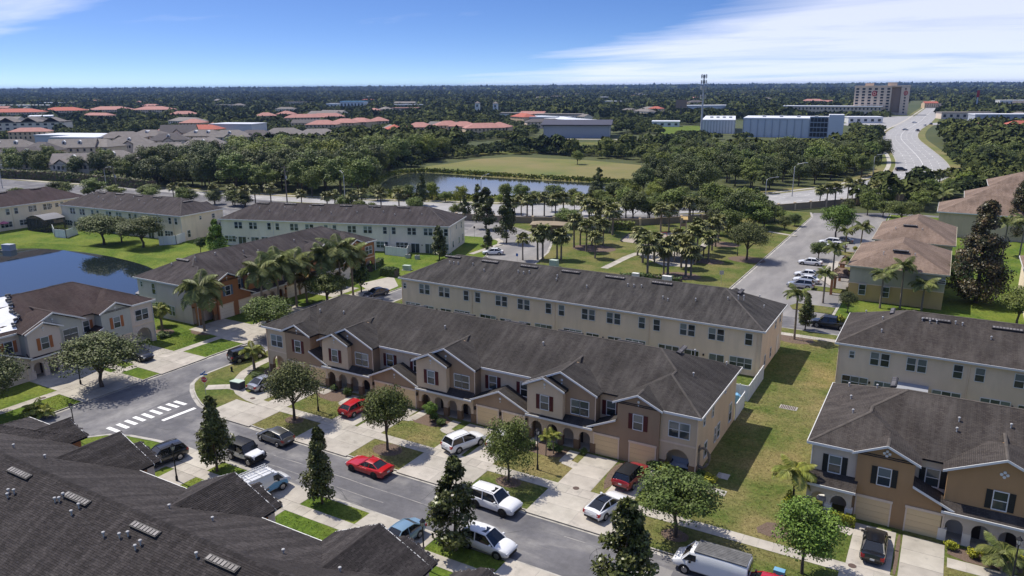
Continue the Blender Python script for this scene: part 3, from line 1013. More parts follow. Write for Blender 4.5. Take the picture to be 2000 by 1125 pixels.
def rakes(mb, x0, x1, y, ze, s, w=0.2, t=0.06):
    """sloping boards up a front gable"""
    xm = (x0 + x1) / 2
    zr = ze + (x1 - x0) / 2 * s
    mb.prism([(x0, ze - w + .02), (xm, zr - w + .02), (xm, zr + .02), (x0, ze + .02)], y - t, y, 'y')
    mb.prism([(x1, ze - w + .02), (x1, ze + .02), (xm, zr + .02), (xm, zr - w + .02)], y - t, y, 'y')


def ridge_caps(mb, segs):
    for a, b in segs:
        mb.tube([a, b], 0.09, 4, mi=0)


def pane_mesh(w, h):
    def f():
        mb = MB()
        mb.box(-w / 2, w / 2, -0.015, 0.015, 0, h)
        return mb.mesh('pane', M['glass'])
    return cached(('pane', w, h), f)


def window(par, x, y, z, w=0.92, h=1.5, face='f', sill=True, blind=None, nv=1):
    """sash window as a part: white frame with two panes; (x, y, z) is the middle of its foot on the wall"""
    def f():
        mb = MB()
        t = 0.07
        mb.box(-w / 2 - t, -w / 2, -0.07, 0.02, -t, h + t)
        mb.box(w / 2, w / 2 + t, -0.07, 0.02, -t, h + t)
        mb.box(-w / 2, w / 2, -0.07, 0.02, h, h + t)
        mb.box(-w / 2, w / 2, -0.1 if sill else -0.07, 0.02, -t, 0)
        mb.box(-w / 2, w / 2, -0.055, 0.02, h * .5 - .03, h * .5 + .03)
        return mb.mesh('window_frame', M['trim'])
    rz = {'f': 0, 'r': R(90), 'b': R(180), 'l': R(-90)}[face]
    o = ob('window', cached(('win', w, h, sill), f), par, (x, y, z), rz)
    for k in (0, 1):
        p = ob('pane', pane_mesh(w - 0.01, h / 2 - .035), o, (0, -0.02, .005 + k * (h / 2 + .03)))
        if blind is None and k == 1 and random.random() < 0.75 or blind:
            me = cached(('paneb', w, h), lambda: _blind(w, h))
            p.data = me
    return o


def _blind(w, h):
    me = pane_mesh(w - 0.01, h / 2 - .035).copy()
    me.materials[0] = M['blind']
    return me


def shutters(par, x, y, z, w, h, m, sw=0.42, face='f'):
    def f():
        mb = MB()
        mb.box(-sw / 2, sw / 2, -0.05, 0, 0, h)
        for k in range(1, 8):
            mb.box(-sw / 2 + .05, sw / 2 - .05, -0.062, -0.05, h * k / 8 - .05, h * k / 8 + .02)
        return mb.mesh('shutter', m)
    rz = {'f': 0, 'r': R(90), 'b': R(180), 'l': R(-90)}[face]
    for sg in (-1, 1):
        d = sg * (w / 2 + .1 + sw / 2)
        dx, dy = (d, 0) if face in 'fb' else (0, d)
        ob('shutter', cached(('sh', m.name, h, sw), f), par, (x + dx, y + dy, z), rz)


def garage_door(par, x, y, w=2.5, h=2.15, m=None):
    def fr():
        mb = MB()
        mb.box(-w / 2 - .12, -w / 2, -.05, .05, 0, h)
        mb.box(w / 2, w / 2 + .12, -.05, .05, 0, h)
        mb.box(-w / 2 - .16, w / 2 + .16, -.09, .05, h, h + .2)
        return mb.mesh('garage_frame', M['beige'])
    g = ob('garage_door', cached(('gf', w, h), fr), par, (x, y, 0.1))

    def pn():
        mb = MB()
        mb.box(-w / 2, w / 2, -.02, .03, 0.01, h / 4 - .01)
        for k in range(4):
            cx = -w / 2 + w * (k + .5) / 4
            mb.box(cx - w / 10, cx + w / 10, -.032, -.02, .1, h / 4 - .1)
        return mb.mesh('garage_panel', m or M['garage'])
    me = cached(('gp', w, h, (m or M['garage']).name), pn)
    for k in range(4):
        ob('garage_panel', me, g, (0, 0, k * h / 4))
    return g


def arch_wall(mb, x0, x1, y, z0, z1, arches, th=0.35, n=8):
    """front wall with round-headed openings (centre, width, springing height)"""
    xs = [(x0, z0), (x1, z0)]
    cuts = []
    for c, w, sp in arches:
        pts = [(c - w / 2, z0)] + [(c - w / 2 * math.cos(math.pi * k / n), sp + w / 2 * math.sin(math.pi * k / n)) for k in range(n + 1)] + [(c + w / 2, z0)]
        cuts.append(pts)
    cur = x0
    for (c, w, sp), pts in zip(arches, cuts):
        a, b = c - w / 2, c + w / 2
        mb.box(cur, a, y, y + th, z0, z1)
        cur = b
        arc = pts[1:-1]
        for p, q in zip(arc, arc[1:]):
            mb.quad((p[0], y, p[1]), (q[0], y, q[1]), (q[0], y, z1), (p[0], y, z1))
            mb.quad((q[0], y + th, q[1]), (p[0], y + th, p[1]), (p[0], y + th, z1), (q[0], y + th, z1))
            mb.quad((p[0], y, p[1]), (p[0], y + th, p[1]), (q[0], y + th, q[1]), (q[0], y, q[1]))
        mb.quad((a, y, z1), (b, y, z1), (b, y + th, z1), (a, y + th, z1))
    mb.box(cur, x1, y, y + th, z0, z1)


def off_ridge_vent(par, x, y, z, slope_rz, slope, L=2.4, n=8):
    """long low louvre vent: black base with a row of lids, lying on a roof slope that falls towards local -y"""
    def base():
        mb = MB()
        mb.prism([(-.26, -.05), (.24, -.05), (.24, .1), (-.26, .2)], -L / 2 - .04, L / 2 + .04, 'x')
        return mb.mesh('roof_vent', M['ventdark'])
    v = ob('roof_vent', cached(('orv', L), base), par, (x, y, z), rot=Matrix.Rotation(slope_rz, 3, 'Z').to_euler())
    v.rotation_euler = (Matrix.Rotation(slope_rz, 3, 'Z') @ Matrix.Rotation(math.atan(slope), 3, 'X')).to_euler()

    def lid():
        mb = MB()
        mb.box(-L / n / 2 + .045, L / n / 2 - .045, -.2, .15, 0, .035)
        return mb.mesh('vent_lid', M['ventlid'])
    me = cached(('lid', L, n), lid)
    for k in range(n):
        ob('vent_lid', me, v, (-L / 2 + L * (k + .5) / n, 0, .155), rot=(R(-11.5), 0, 0))
    return v


def roof_pipe(par, x, y, z, r_=0.09, h=0.26):
    def f():
        mb = MB()
        mb.tube([(0, 0, -.3), (0, 0, h)], .05, 8)
        mb.tube([(0, 0, h), (0, 0, h + .02), (0, 0, h + .12), (0, 0, h + .15)], [.05, .105, .105, .05], 8)
        return mb.mesh('roof_pipe', M['pipe'])
    return ob('roof_pipe', cached(('rp', h), f), par, (x, y, z))


class T:
    """style sheet of a terrace"""
    def __init__(s, **k):
        s.wall, s.gable, s.bay, s.garage, s.base, s.shut, s.roof = 'tan', 'brown', 'tan', 'brown', 'stone', 'shutter_red', 'roofA'
        s.nested, s.orn, s.front, s.back, s.doorc = True, 0, True, True, None
        s.pitch, s.units, s.sp = 14.3, 8, 13.9
        s.gdoor = None
        s.__dict__.update(k)


def terrace(label, loc, rz, L, st, group='townhouse terraces of the estate', roofmesh=True):
    """two-storey row of townhouses; local front is y = 0, facing -y, W deep"""
    t = thing('townhouse_terrace', label, 'townhouse row', loc, rz, group)
    Wd, RY = 14.3, 1.3
    y0e, y1e = RY - OV, Wd + OV
    ridge_y = (y0e + y1e) / 2
    zr = ZE + (y1e - y0e) / 2 * SL
    # walls
    mb = MB()
    mb.box(0, L, RY, Wd, -.2, 6.14)
    mb.build('wall', M[st.wall], t)
    roof, trim = MB(), MB()
    roof_solid(roof, -OV, L + OV, y0e, y1e, ZE, SL)
    trim.box(-OV - .04, L + OV + .04, y1e, y1e + .06, ZE - .2, ZE + .03)
    trim.box(-OV - .06, -OV, -OV if st.front else y0e, y1e, ZE - .2, ZE + .03)
    trim.box(L + OV, L + OV + .06, -OV if st.front else y0e, y1e, ZE - .2, ZE + .03)
    trim.box(-OV, L + OV, y1e - .5, y1e, ZE - .17, ZE - .15)
    low = []
    if st.front:
        for e in (0, 1):
            X = (lambda v: v) if e == 0 else (lambda v: L - v)

            def xr(a, b):
                p, q = X(a), X(b)
                return min(p, q), max(p, q)
            m1 = MB()
            m1.box(*xr(0, 3.6), 0, RY + .05, 3.0, 6.14)
            a, b = xr(0, 3.6)
            if st.orn == 0:
                arch_wall(m1, a, b, 0.0, -.2, 3.0, [((a + b) / 2, 2.3, 1.35)])
            else:
                arch_wall(m1, a, b, -1.0, -.2, 2.9, [((a * 3 + b) / 4 + .1, 1.25, 1.55), ((a + b * 3) / 4 - .1, 1.25, 1.55)])
                for q in (a + .16, (a + b) / 2, b - .16):
                    one('column_base', (q - .3, q + .3, -1.06, -.6, -.2, 1.2), M['white_st'], t)
                low.append(([(a - .3, -1.45, 3.0), (b + .25, -1.45, 3.0), (b + .25, .03, 3.7), (a - .3, .03, 3.7)], [(a, 0), (b, 0), (b, 1.6), (a, 1.6)]))
                trim.box(a - .3, b + .25, -1.52, -1.45, 2.82, 3.03)
            ax = a if e == 0 else b - .35
            m1.box(ax, ax + .35, .35, .5, -.2, 3.0)
            m1.box(a, b, RY - .1, RY + .04, 2.75, 2.95)
            m1.build('wall', M[st.bay], t)
            for q in ((-.03, .68), (2.92, 3.6)):
                a0, b0 = xr(*q)
                if st.orn == 0:
                    one('column_base', (a0, b0, -.05, .4, -.2, 1.1), M[st.base], t)
            sb_ = MB()
            sb_.box(a - .01, b, -.05, 0, 2.98, 3.14)
            sb_.build('string_course', M['beige'], t)
            m2 = MB()
            a, b = xr(3.6, 7.9)
            m2.prism([(a, -.2), (b, -.2), (b, 6.14), ((a + b) / 2, 6.14 + (b - a) / 2 * SL), (a, 6.14)], -.3, RY + 2.2, 'y')
            a2, b2 = xr(7.9, 10.5)
            m2.box(a2, b2, -.3, RY + .05, -.2, 3.0)
            m2.build('wall', M[st.gable], t)
            a, b = xr(3.5, 8.0)
            xa, xb = xr(-OV, 7.9 + OV)
            # hip roof of the end wing and the small gable in front
            roof_solid(roof, xa, xb, -OV + .004, y0e + 8, ZE + .003, SL, 'y', True, True)
            a, b = xr(3.5 - .3, 7.9 + OV)
            zg = roof_solid(roof, a, b, -.3 - OV, 6.0, ZE + .006, SL, 'y', False, True)
            rakes(trim, a, b, -.3 - OV, ZE, SL)
            a, b = xr(-OV, 3.4)
            trim.box(a, b, -OV - .06, -OV, ZE - .2, ZE + .03)
            a, b = xr(7.8, 11.0)
            # half gable over the outer garage
            lowr = MB()
            pts = [(X(7.9), -.3 - OV, 4.45), (X(11.0), -.3 - OV, 3.05), (X(11.0), RY + .02, 3.05), (X(7.9), RY + .02, 4.45)]
            uvs = [(0, 3.4), (0, 0), (1.9, 0), (1.9, 3.4)]
            if e == 1:
                pts, uvs = pts[::-1], uvs[::-1]
            low.append((pts[::-1], uvs[::-1]))
            m3 = MB()
            tri = [(X(7.9), 2.98), (X(10.5), 2.98), (X(10.5), 3.12), (X(7.9), 4.3)]
            m3.prism(tri if e == 0 else tri[::-1], -.29, RY, 'y')
            m3.build('wall', M[st.gable], t)
            rk = [(X(7.9), 4.28), (X(11.0), 2.87), (X(11.0), 3.07), (X(7.9), 4.48)]
            trim.prism(rk, -.3 - OV - .06, -.3 - OV, 'y')
            for gx in (5.2, 9.0):
                garage_door(t, X(gx), -.3, 2.55, 2.15, M[st.gdoor] if st.gdoor else None)
            # windows of the wing
            gx = (3.6 + 7.9) / 2
            window(t, X(gx), -.3, 3.75)
            shutters(t, X(gx), -.3, 3.7, .92, 1.6, M[st.shut])
            if st.orn == 0:
                for dx in (.52, -.52):
                    window(t, X(1.75) + dx, 0, 3.75)
            else:
                window(t, X(1.9), 0, 3.75)
                shutters(t, X(1.9), 0, 3.7, .92, 1.6, M[st.shut])
            ornament(t, X(gx), -.33, 6.62, st.orn)
            window(t, X(9.2), RY, 3.85)
            if st.shut:
                shutters(t, X(9.2), RY, 3.8, .92, 1.55, M[st.shut])
        k = 0
        while True:
            c = st.sp + st.pitch * k
            if c > L - 12:
                break
            k += 1
            a, b = c - 3.7, c + 3.7
            m2 = MB()
            m2.prism([(a, 2.9), (b, 2.9), (b, 6.14), (c, 6.14 + 3.7 * SL), (a, 6.14)], 0, RY + 2.5, 'y')
            m2.build('wall', M[st.gable], t)
            roof_solid(roof, a - OV, b + OV, -OV, y0e + 6, ZE + .003, SL, 'y', False, True)
            rakes(trim, a - OV, b + OV, -OV, ZE, SL)
            if st.nested:
                m3 = MB()
                m3.prism([(a, 2.9), (a + 4.1, 2.9), (a + 4.1, 6.14), (a + 2.05, 6.14 + 2.05 * SL), (a, 6.14)], -.62, .04, 'y')
                m3.build('bay_wall', M[st.bay], t)
                roof_solid(roof, a - OV + .01, a + 4.1 + OV, -.62 - OV, 5.0, ZE + .007, SL, 'y', False, True)
                rakes(trim, a - OV, a + 4.1 + OV, -.62 - OV, ZE, SL)
                window(t, a + 2.05, -.62, 3.8)
                shutters(t, a + 2.05, -.62, 3.75, .92, 1.6, M[st.shut])
                ornament(t, a + 2.05, -.64, 6.55, st.orn)
                for dx in (-.5, .5):
                    window(t, a + 5.75 + dx, 0, 3.8)
                ornament(t, c, -.02, 7.15, st.orn)
            else:
                window(t, c, 0, 3.75)
                shutters(t, c, 0, 3.7, .92, 1.6, M[st.shut])
                ornament(t, c, -.02, 6.75, st.orn)
            # porch with arches below
            m4 = MB()
            arch_wall(m4, a, b, -.32, -.2, 2.85, [(a + .95 + 1.83 * q, 1.25, 1.55) for q in range(4)], .36)
            m4.build('porch_arcade', M[st.bay if st.nested else st.wall], t)
            for q in range(5):
                xc = a + .03 + 1.83 * q if q else a + .16
                one('column_base', (xc - .27, xc + .33, -.37, .06, -.2, 1.15), M[st.base], t)
            lowp = [(a - .1, -.85, 2.95), (b + .1, -.85, 2.95), (b + .1, .03, 3.55), (a - .1, .03, 3.55)]
            low.append((lowp, [(a, 0), (b, 0), (b, 1.1), (a, 1.1)]))
            trim.box(a - .1, b + .1, -.93, -.85, 2.78, 2.98)
            for q, dc in ((2.4, st.doorc or 'door_dark'), (5.1, 'door_dark')):
                d = MB()
                d.box(a + q - .48, a + q + .48, RY - .06, RY + .02, 0, 2.1)
                fd = d.build('front_door', M[dc], t)
                hmb = MB()
                hmb.box(a + q + .34, a + q + .4, RY - .12, RY - .06, .95, 1.1)
                hmb.build('door_handle', M['chrome'], fd)
            pf = MB()
            pf.box(a, b, -.3, RY, -.1, .12)
            pf.build('porch_floor', M['concrete'], t)
            pipe_at(t, b + .06, -.06, 6.1, 3.3, GUT(st))
            # recess to the right: garages under a low gable
            if c + st.pitch < L - 10:
                ga, gb = b + .02, c + st.pitch - 3.72
                m6 = MB()
                gm = (ga + gb) / 2
                hw = (gb - ga) / 2
                m6.prism([(ga, -.2), (gb, -.2), (gb, 2.9), (gm, 2.9 + hw * SL), (ga, 2.9)], -.3, RY + .04, 'y')
                m6.build('garage_wall', M[st.garage], t)
                s2 = hw + .35
                zl = 2.98
                for sg in (-1, 1):
                    pts = [(gm, -.3 - OV, zl + s2 * SL), (gm + sg * s2, -.3 - OV, zl), (gm + sg * s2, RY + .03, zl), (gm, RY + .03, zl + s2 * SL)]
                    uvs = [(0, s2 * 1.1), (0, 0), (2.0, 0), (2.0, s2 * 1.1)]
                    if sg > 0:
                        pts, uvs = pts, uvs
                        low.append((pts, uvs))
                    else:
                        low.append((pts[::-1], uvs[::-1]))
                rakes(trim, gm - s2, gm + s2, -.3 - OV, zl, SL)
                for gx in (-1, 1):
                    garage_door(t, gm + gx * 1.62, -.3, 2.6, 2.15, M[st.gdoor] if st.gdoor else None)
                ornament(t, gm, -.33, 3.7, st.orn)
                for wx in (ga + 1.55, gb - 1.35):
                    window(t, wx, RY, 3.85)
                    shutters(t, wx, RY, 3.8, .92, 1.55, M[st.shut])
                trim.box(ga, gb, y0e - .06, y0e, ZE - .2, ZE + .03)
                for lx in (ga + .22, gm, gb - .22):
                    one('wall_lamp', (lx - .08, lx + .08, -.5, -.3, 1.8, 2.15), M['lampblack'], t)
    else:
        trim.box(-OV, L + OV, y0e - .06, y0e, ZE - .2, ZE + .03)
        for e in range(int(L // 14)):
            c = 7 + 14.2 * e
            roof_solid(roof, c - 2.6, c + 2.6, y0e - 1.2, y0e + 4, ZE + .004, SL, 'y', False, True)
            m9 = MB()
            m9.prism([(c - 2.2, 3), (c + 2.2, 3), (c + 2.2, 6.14), (c, 7.1), (c - 2.2, 6.14)], y0e - .8, RY, 'y')
            m9.build('wall', M[st.wall], t)
    if roofmesh:
        roof.build('roof', M[st.roof], t)
        hip_caps(t, L, st)
    if low:
        for pts, uvs in low:
            lm = MB()
            lm.poly(pts, uvs)
            q = [(p[0], p[1], p[2] - .12) for p in pts]
            lm.poly(q[::-1], uvs[::-1])
            for i in range(len(pts)):
                j = (i + 1) % len(pts)
                lm.quad(q[i], q[j], pts[j], pts[i])
            lm.build('porch_roof', M[st.roof], t)
    trim.build('fascia', M['trim'], t)
    for gx in (.02, L - .02):
        pipe_at(t, gx, -.07 if st.front else Wd + .05, 6.1, 0, GUT(st))
    t['zr'] = zr
    return t


def one(name, b, m, t):
    mb = MB()
    mb.box(*b)
    return mb.build(name, m, t)


def pipe_at(t, x, y, z1, z0, m):
    mb = MB()
    mb.tube([(x, y, z1), (x, y, z0)], .05, 6)
    return mb.build('downpipe', m, t)


def GUT(st):
    return M['gutter'] if st.shut != 'shutter_red' else M['beige']


def hip_caps(t, L, st):
    """paler cap shingles along ridges and hips"""
    mb = MB()
    zr = ZE + 6.9 * SL

    def cap(a, b):
        a, b = Vector(a), Vector(b)
        d = (b - a).normalized()
        s_ = d.cross(Vector((0, 0, 1))).normalized() * .13
        u = Vector((0, 0, .025))
        mb.quad(a - s_ - u, a + u, b + u, b - s_ - u)
        mb.quad(a + u, a + s_ - u, b + s_ - u, b + u)
    cap((6.5, 7.8, zr), (L - 6.5, 7.8, zr))
    for e in (0, 1):
        x, s_ = (-OV, 1) if e == 0 else (L + OV, -1)
        cap((x, 14.7, ZE), (x + s_ * 6.9, 7.8, zr))
        if st.front:
            cap((x, -OV, ZE + .02), (x + s_ * 4.35, 3.95, ZE + 4.35 * SL + .02))
            cap((x + s_ * 4.35, 3.95, ZE + 4.35 * SL + .02), (x + s_ * 4.35, 5.25, ZE + 4.35 * SL + .02))
            cap((x + s_ * 4.35, 5.25, ZE + 4.35 * SL + .02), (x + s_ * 6.9, 7.8, zr + .02))
            g = x + s_ * (.4 + 5.75)
            cap((g, -.7, ZE + 2.55 * SL + .02), (g, .9, ZE + 2.55 * SL + .02))
        else:
            cap((x, .9, ZE), (x + s_ * 6.9, 7.8, zr))
    if st.front:
        k = 0
        while st.sp + st.pitch * k <= L - 12:
            c = st.sp + st.pitch * k
            cap((c, -OV, ZE + 4.1 * SL + .02), (c, 4.9, ZE + 4.1 * SL + .02))
            k += 1
    mb.build('ridge_cap', MC['cap_' + st.roof], t)['kind'] = 'stuff'


def ornament(t, x, y, z, kind):
    for dx, dz, r_ in (((0, 0, .13), (0, -.35, .07)) if kind == 0 else ((.2, 0, .12), (-.2, 0, .12), (0, .2, .12), (0, -.2, .12))):
        mb = MB()
        mb.prism([(x + dx + r_ * math.cos(a * math.pi / 4), z + dz + r_ * math.sin(a * math.pi / 4)) for a in range(8)], y - .05, y + .01, 'y')
        mb.build('gable_ornament', M['trim'], t)


def back_facade(t, L, st, first=2.0, n=4, seed=1, fence=True):
    """rear wall of a terrace: pairs and single windows above, patio doors and triple windows below"""
    y = 14.3
    def X(u):
        return L - u
    for k in range(n):
        o = first + 14.2 * k
        for u in (3.1, 6.9):
            for d in (-.55, .55):
                if 0 < o + u < L:
                    window(t, X(o + u + d), y, 4.15, .85, 1.5, 'b')
        for u in (11.0, 13.1):
            if 0 < o + u < L - .5:
                window(t, X(o + u), y, 4.15, .85, 1.5, 'b')
        for u, kind in ((.7, 't'), (3.8, 's'), (7.1, 's'), (10.3 - .1, 't')):
            if not 1.2 < o + u < L - 1.2:
                continue
            if kind == 't':
                for d in (-.95, 0, .95):
                    window(t, X(o + u + d), y, .95, .85, 1.35, 'b')
            else:
                patio_door(t, X(o + u), y)
        pipe_at(t, X(o + 12.05), y + .06, 6.1, 0, M['beige'] if st.wall != 'white_st' else M['gutter'])
    for k in range(n):
        for u in (2.3, 5.4):
            x = X(first + 14.2 * k + u)
            if 0 < x < L:
                one('wall_lamp', (x - .09, x + .09, y, y + .16, 1.75, 2.0), M['lampblack'], t)


def patio_door(t, x, y, w=1.9, h=2.05):
    def f():
        mb = MB()
        for a, b in ((-w / 2 - .06, -w / 2), (w / 2, w / 2 + .06), (-.04, .04)):
            mb.box(a, b, -.06, .02, 0, h)
        mb.box(-w / 2, w / 2, -.06, .02, h, h + .07)
        return mb.mesh('patio_door', M['trim'])
    o = ob('patio_door', cached(('pd', w), f), t, (x, y, .12), R(180))
    for s in (-1, 1):
        p = ob('pane', pane_mesh(w / 2 - .06, h - .02), o, (s * w / 4, -.02, .01))
        if random.random() < .5:
            me = cached(('pdb', w, h), lambda: _bl2(w, h))
            p.data = me


def _bl2(w, h):
    me = pane_mesh(w / 2 - .06, h - .02).copy()
    me.materials[0] = M['blind']
    return me


def side_windows(t, L, face, spec):
    x = L if face == 'r' else 0
    for y, z, w, h in spec:
        window(t, x, y, z, w, h, face)


def vents_on(t, items, side, L, zr=None):
    """vents and pipes on the slope facing +y ('b'), -y ('f') or the hips ('l', 'r'); v is the distance down from the ridge"""
    y0e, y1e = .9, 14.7
    ry = 7.8
    zr = ZE + 6.9 * SL
    for kind, u, v in items:
        if side == 'b':
            x, y, z, rz = L - u, ry + v, zr - v * SL, R(180)
        elif side == 'f':
            x, y, z, rz = u, ry - v, zr - v * SL, 0
        elif side == 'r':
            x, y, z, rz = L + OV - 6.9 + v, ry + u, zr - v * SL, R(90)
        else:
            x, y, z, rz = -OV + 6.9 - v, ry + u, zr - v * SL, R(-90)
        if kind == 'v':
            off_ridge_vent(t, x, y, z, rz, SL)
        elif kind == 'V':
            off_ridge_vent(t, x, y, z, rz, SL, 2.9, 9)
        else:
            roof_pipe(t, x, y, z)


stA = T()
hA = terrace('long brown and tan townhouse row with dark red shutters and arched porches facing the street', (-74.1, 64.3), 0, 56.6, stA)
side_windows(hA, 56.6, 'r', [(2.0, 4.6, .5, .9), (5.0, 4.3, .5, 1.2), (9.5, 5.2, .4, .5), (3.0, .9, .85, 1.5), (6.4, 1.0, .5, 1.5), (7.6, 1.0, .85, 1.5), (12.2, .9, 1.0, 2.0)])
vents_on(hA, [('p', 5.5, 3.6), ('p', 9.2, 3.2), ('p', 24.5, 2.6), ('p', 37.5, 2.4), ('p', 43, 4.4)], 'f', 56.6)
vents_on(hA, [('v', 2.2, 1.5), ('p', 3.5, 2.6), ('p', -1.5, 4.0), ('p', 5.2, 5.6)], 'r', 56.6)
vents_on(hA, [('V', 10 + 7.1 * k, .28) for k in range(6)], 'b', 56.6)

stB = T(wall='cream', roof='roofB', front=False, shut='shutter_red')
hB = terrace('cream townhouse row showing its rear windows behind the brown row with red shutters', (-17.98, 107.25), R(180), 56.6, stB)
back_facade(hB, 56.6, stB, 1.4, 4)
vents_on(hB, [('V', 6.2 + 7.05 * k, .75) for k in range(6)] + [('p', u, v) for u, v in ((6.5, 2.2), (7.3, 2.25), (8.1, 2.2), (10.8, 2.0), (13.5, 3), (19.2, 2.3), (20.2, 2.4), (21, 2.1), (25.8, 2.2), (26, 2.9), (31.2, 3.5), (36.9, 2.1), (37.8, 2.1), (38.9, 2.0), (42.6, 3.6), (43.4, 3.9), (47, 3.2), (51, 2.2), (52.2, 1.6), (52.9, 1.5))], 'b', 56.6)
vents_on(hB, [('v', -1.5, 1.6), ('p', -3.5, 3.8), ('p', -.8, 5.0)], 'l', 56.6)
side_windows(hB, 0, 'l', [(3.2, 4.4, .5, 1.1), (11.6, .9, .6, 1.3), (8.2, .9, .6, 1.3), (6.2, 4.4, .6, .9)])
dmb = MB()
dmb.box(-.06, .02, 3.3, 4.5, 0, 2.6)
dmb.build('side_door', M['white_st'], hB)
window(hB, 56.0, 14.3, 4.6, .5, .8, 'b')

stC = T(wall='greige', gable='orange', bay='greige', garage='orange', base='white_st', shut='shutter_black', roof='roofC', nested=False, orn=1, gdoor='garage')
hC = terrace('ochre and grey townhouse row with black shutters at the lower right corner', (-7.5, 64.4), 0, 42.5, stC)
vents_on(hC, [('p', 10.6, 2.5), ('p', 10.5, 3.6), ('p', 14.3, 2.2), ('p', 20, 3)], 'f', 42.5)
vents_on(hC, [('v', 2.6, 1.2), ('p', 2.2, 2.6), ('p', .6, 4.6), ('p', -3.4, 4.0), ('p', 4.6, 5.2)], 'l', 42.5)

stC2 = T(wall='beige', roof='roofC', front=False)
hC2 = terrace('beige townhouse row with rear windows directly behind the row with black shutters', (33.4, 107.3), R(180), 42.5, stC2)
back_facade(hC2, 42.5, stC2, 1.4, 3)
window(hC2, 41.0, 14.3, 4.6, .5, .8, 'b')
vents_on(hC2, [('V', 9.6, 1.1), ('V', 16.7, 1.1), ('V', 23.8, 1.1)] + [('p', u, v) for u, v in ((8.2, 1.5), (9.0, 1.7), (9.7, 1.6), (11.6, 1.3), (12.3, 1.4), (4.2, 4.2), (15.2, 3.0), (20.2, 3.3))], 'b', 42.5)
vents_on(hC2, [('v', -1.2, 1.6), ('p', 1.5, 2.5), ('p', -4.3, 4.8)], 'r', 42.5)
am = MB()
am.prism([(14.35, 2.5), (15.9, 2.05), (15.9, 2.12), (14.35, 2.6)], 42.5 - 9.8, 42.5 - 6.6, 'x')
for k in range(9):
    am.prism([(15.9, 1.78), (15.93, 1.78), (15.93, 2.1), (15.9, 2.1)], 42.5 - 9.8 + .36 * k, 42.5 - 9.8 + .36 * k + .28, 'x')
am.build('awning', mat('awning', (0.30, 0.31, 0.34), 0.8), hC2)

stD = T(roof='roofA', gable='rust', wall='graywall', bay='graywall', garage='rust', pitch=13.95, sp=13.9, shut='shutter_black')
hD = terrace('nearest dark shingled townhouse roof filling the lower left corner', (-15.8, 33.2), R(180), 55.7, stD, roofmesh=False)

stE = T(wall='graywall', gable='sage', bay='graywall', garage='graywall', base='graywall', shut='shutter_orange', roof='roofE', gdoor='greige')
hE = terrace('grey green townhouse row with orange shutters and a white tarpaulin on its roof', (-98.4, 8.3), R(90), 56.6, stE)
vents_on(hE, [('V', 8, .5), ('V', 15, .5), ('V', 22, .5)], 'b', 56.6)
stF = T(wall='graywall', gable='rust', bay='rust', garage='rust', base='stone', shut='shutter_blue', roof='roofG', gdoor='white_st', nested=False)
hF = terrace('orange and grey townhouse row behind the tall palms', (-98.6, 72.5), R(90), 42.1, stF)
side_windows(hF, 42.1, 'l', [(10.2, 3.9, .8, 1.7), (13.2, 4.8, .5, .8), (8.8, .9, .8, 1.5), (10.9, 1.1, .6, 1.2), (5.8, .9, .6, 1.5), (6.6, .9, .6, 1.5)])
vents_on(hF, [('p', 9.5, 1.2), ('p', 17, 3.0), ('p', 26, 2.5), ('p', 14.5, 2.2)], 'f', 42.1)
vents_on(hF, [('V', .8, 1.7), ('p', -1.5, 1.1), ('p', 1.8, 3.2)], 'l', 42.1)

stG = T(wall='white_st', roof='roofG', front=False, shut='shutter_blue')
a17 = math.atan2(134.0 - 116.9, 53.3)
hG = terrace('long white townhouse row with rear windows between the pond and the entry street', (-98.4 + 0, 147.6), R(180) + a17, 55.5, stG)
back_facade(hG, 55.5, stG, 1.4, 4)
vents_on(hG, [('V', 8 + 7.05 * k, .6) for k in range(6)] + [('p', 5 + 3.1 * k, 1.6 + (k * 37 % 5) * .5) for k in range(15)], 'b', 55.5)
side_windows(hG, 0, 'l', [(4.0, 4.2, .6, 1.3), (8.0, 4.6, .5, .9), (3.0, .9, .8, 1.6), (6.0, .9, .8, 1.4), (10.8, .9, .8, 1.4)])
stH = T(wall='ivory', roof='roofG', front=False, shut='shutter_blue')
hH = terrace('cream townhouse row beyond the pond with a dark hipped roof', (-159.4, 129.2), R(180) + R(3.8), 44.6, stH)
back_facade(hH, 44.6, stH, 1.4, 3)
vents_on(hH, [('V', 9 + 7.05 * k, .6) for k in range(4)] + [('p', 7 + 3.1 * k, 1.6 + (k * 37 % 5) * .5) for k in range(9)], 'b', 44.6)
vents_on(hH, [('V', 0, 1.8)], 'l', 44.6)
side_windows(hH, 0, 'l', [(4.5, 4.4, .8, 1.0), (8.5, 4.6, .5, .8), (4.5, .9, .8, 1.6), (12.4, .9, .8, 1.6), (5.6, .9, .6, 1.0)])
stI = T(wall='ivory', roof='roofI', front=False, shut='shutter_blue')
hI = terrace('cream townhouse row with a plum coloured roof at the left edge', (-226.6, 124.2), R(-90), 48, stI)
for u in (3.5, 8.2, 10.0, 14.8):
    window(hI, 48 - 48 + u, 14.3, 4.5, .85, 1.0, 'b')
back_facade(hI, 48, stI, 16, 2)
vents_on(hI, [('V', 48 - 10 - 9 * k, .5) for k in range(3)], 'b', 48)

# white tarpaulin with sandbags on the grey-green row
tp = MB()
yb, ye = 7.75, .95
zt = ZE + 6.9 * SL


def tarp_pt(x, v, lift=.05):
    return (x, 7.8 - v, zt - v * SL + lift)


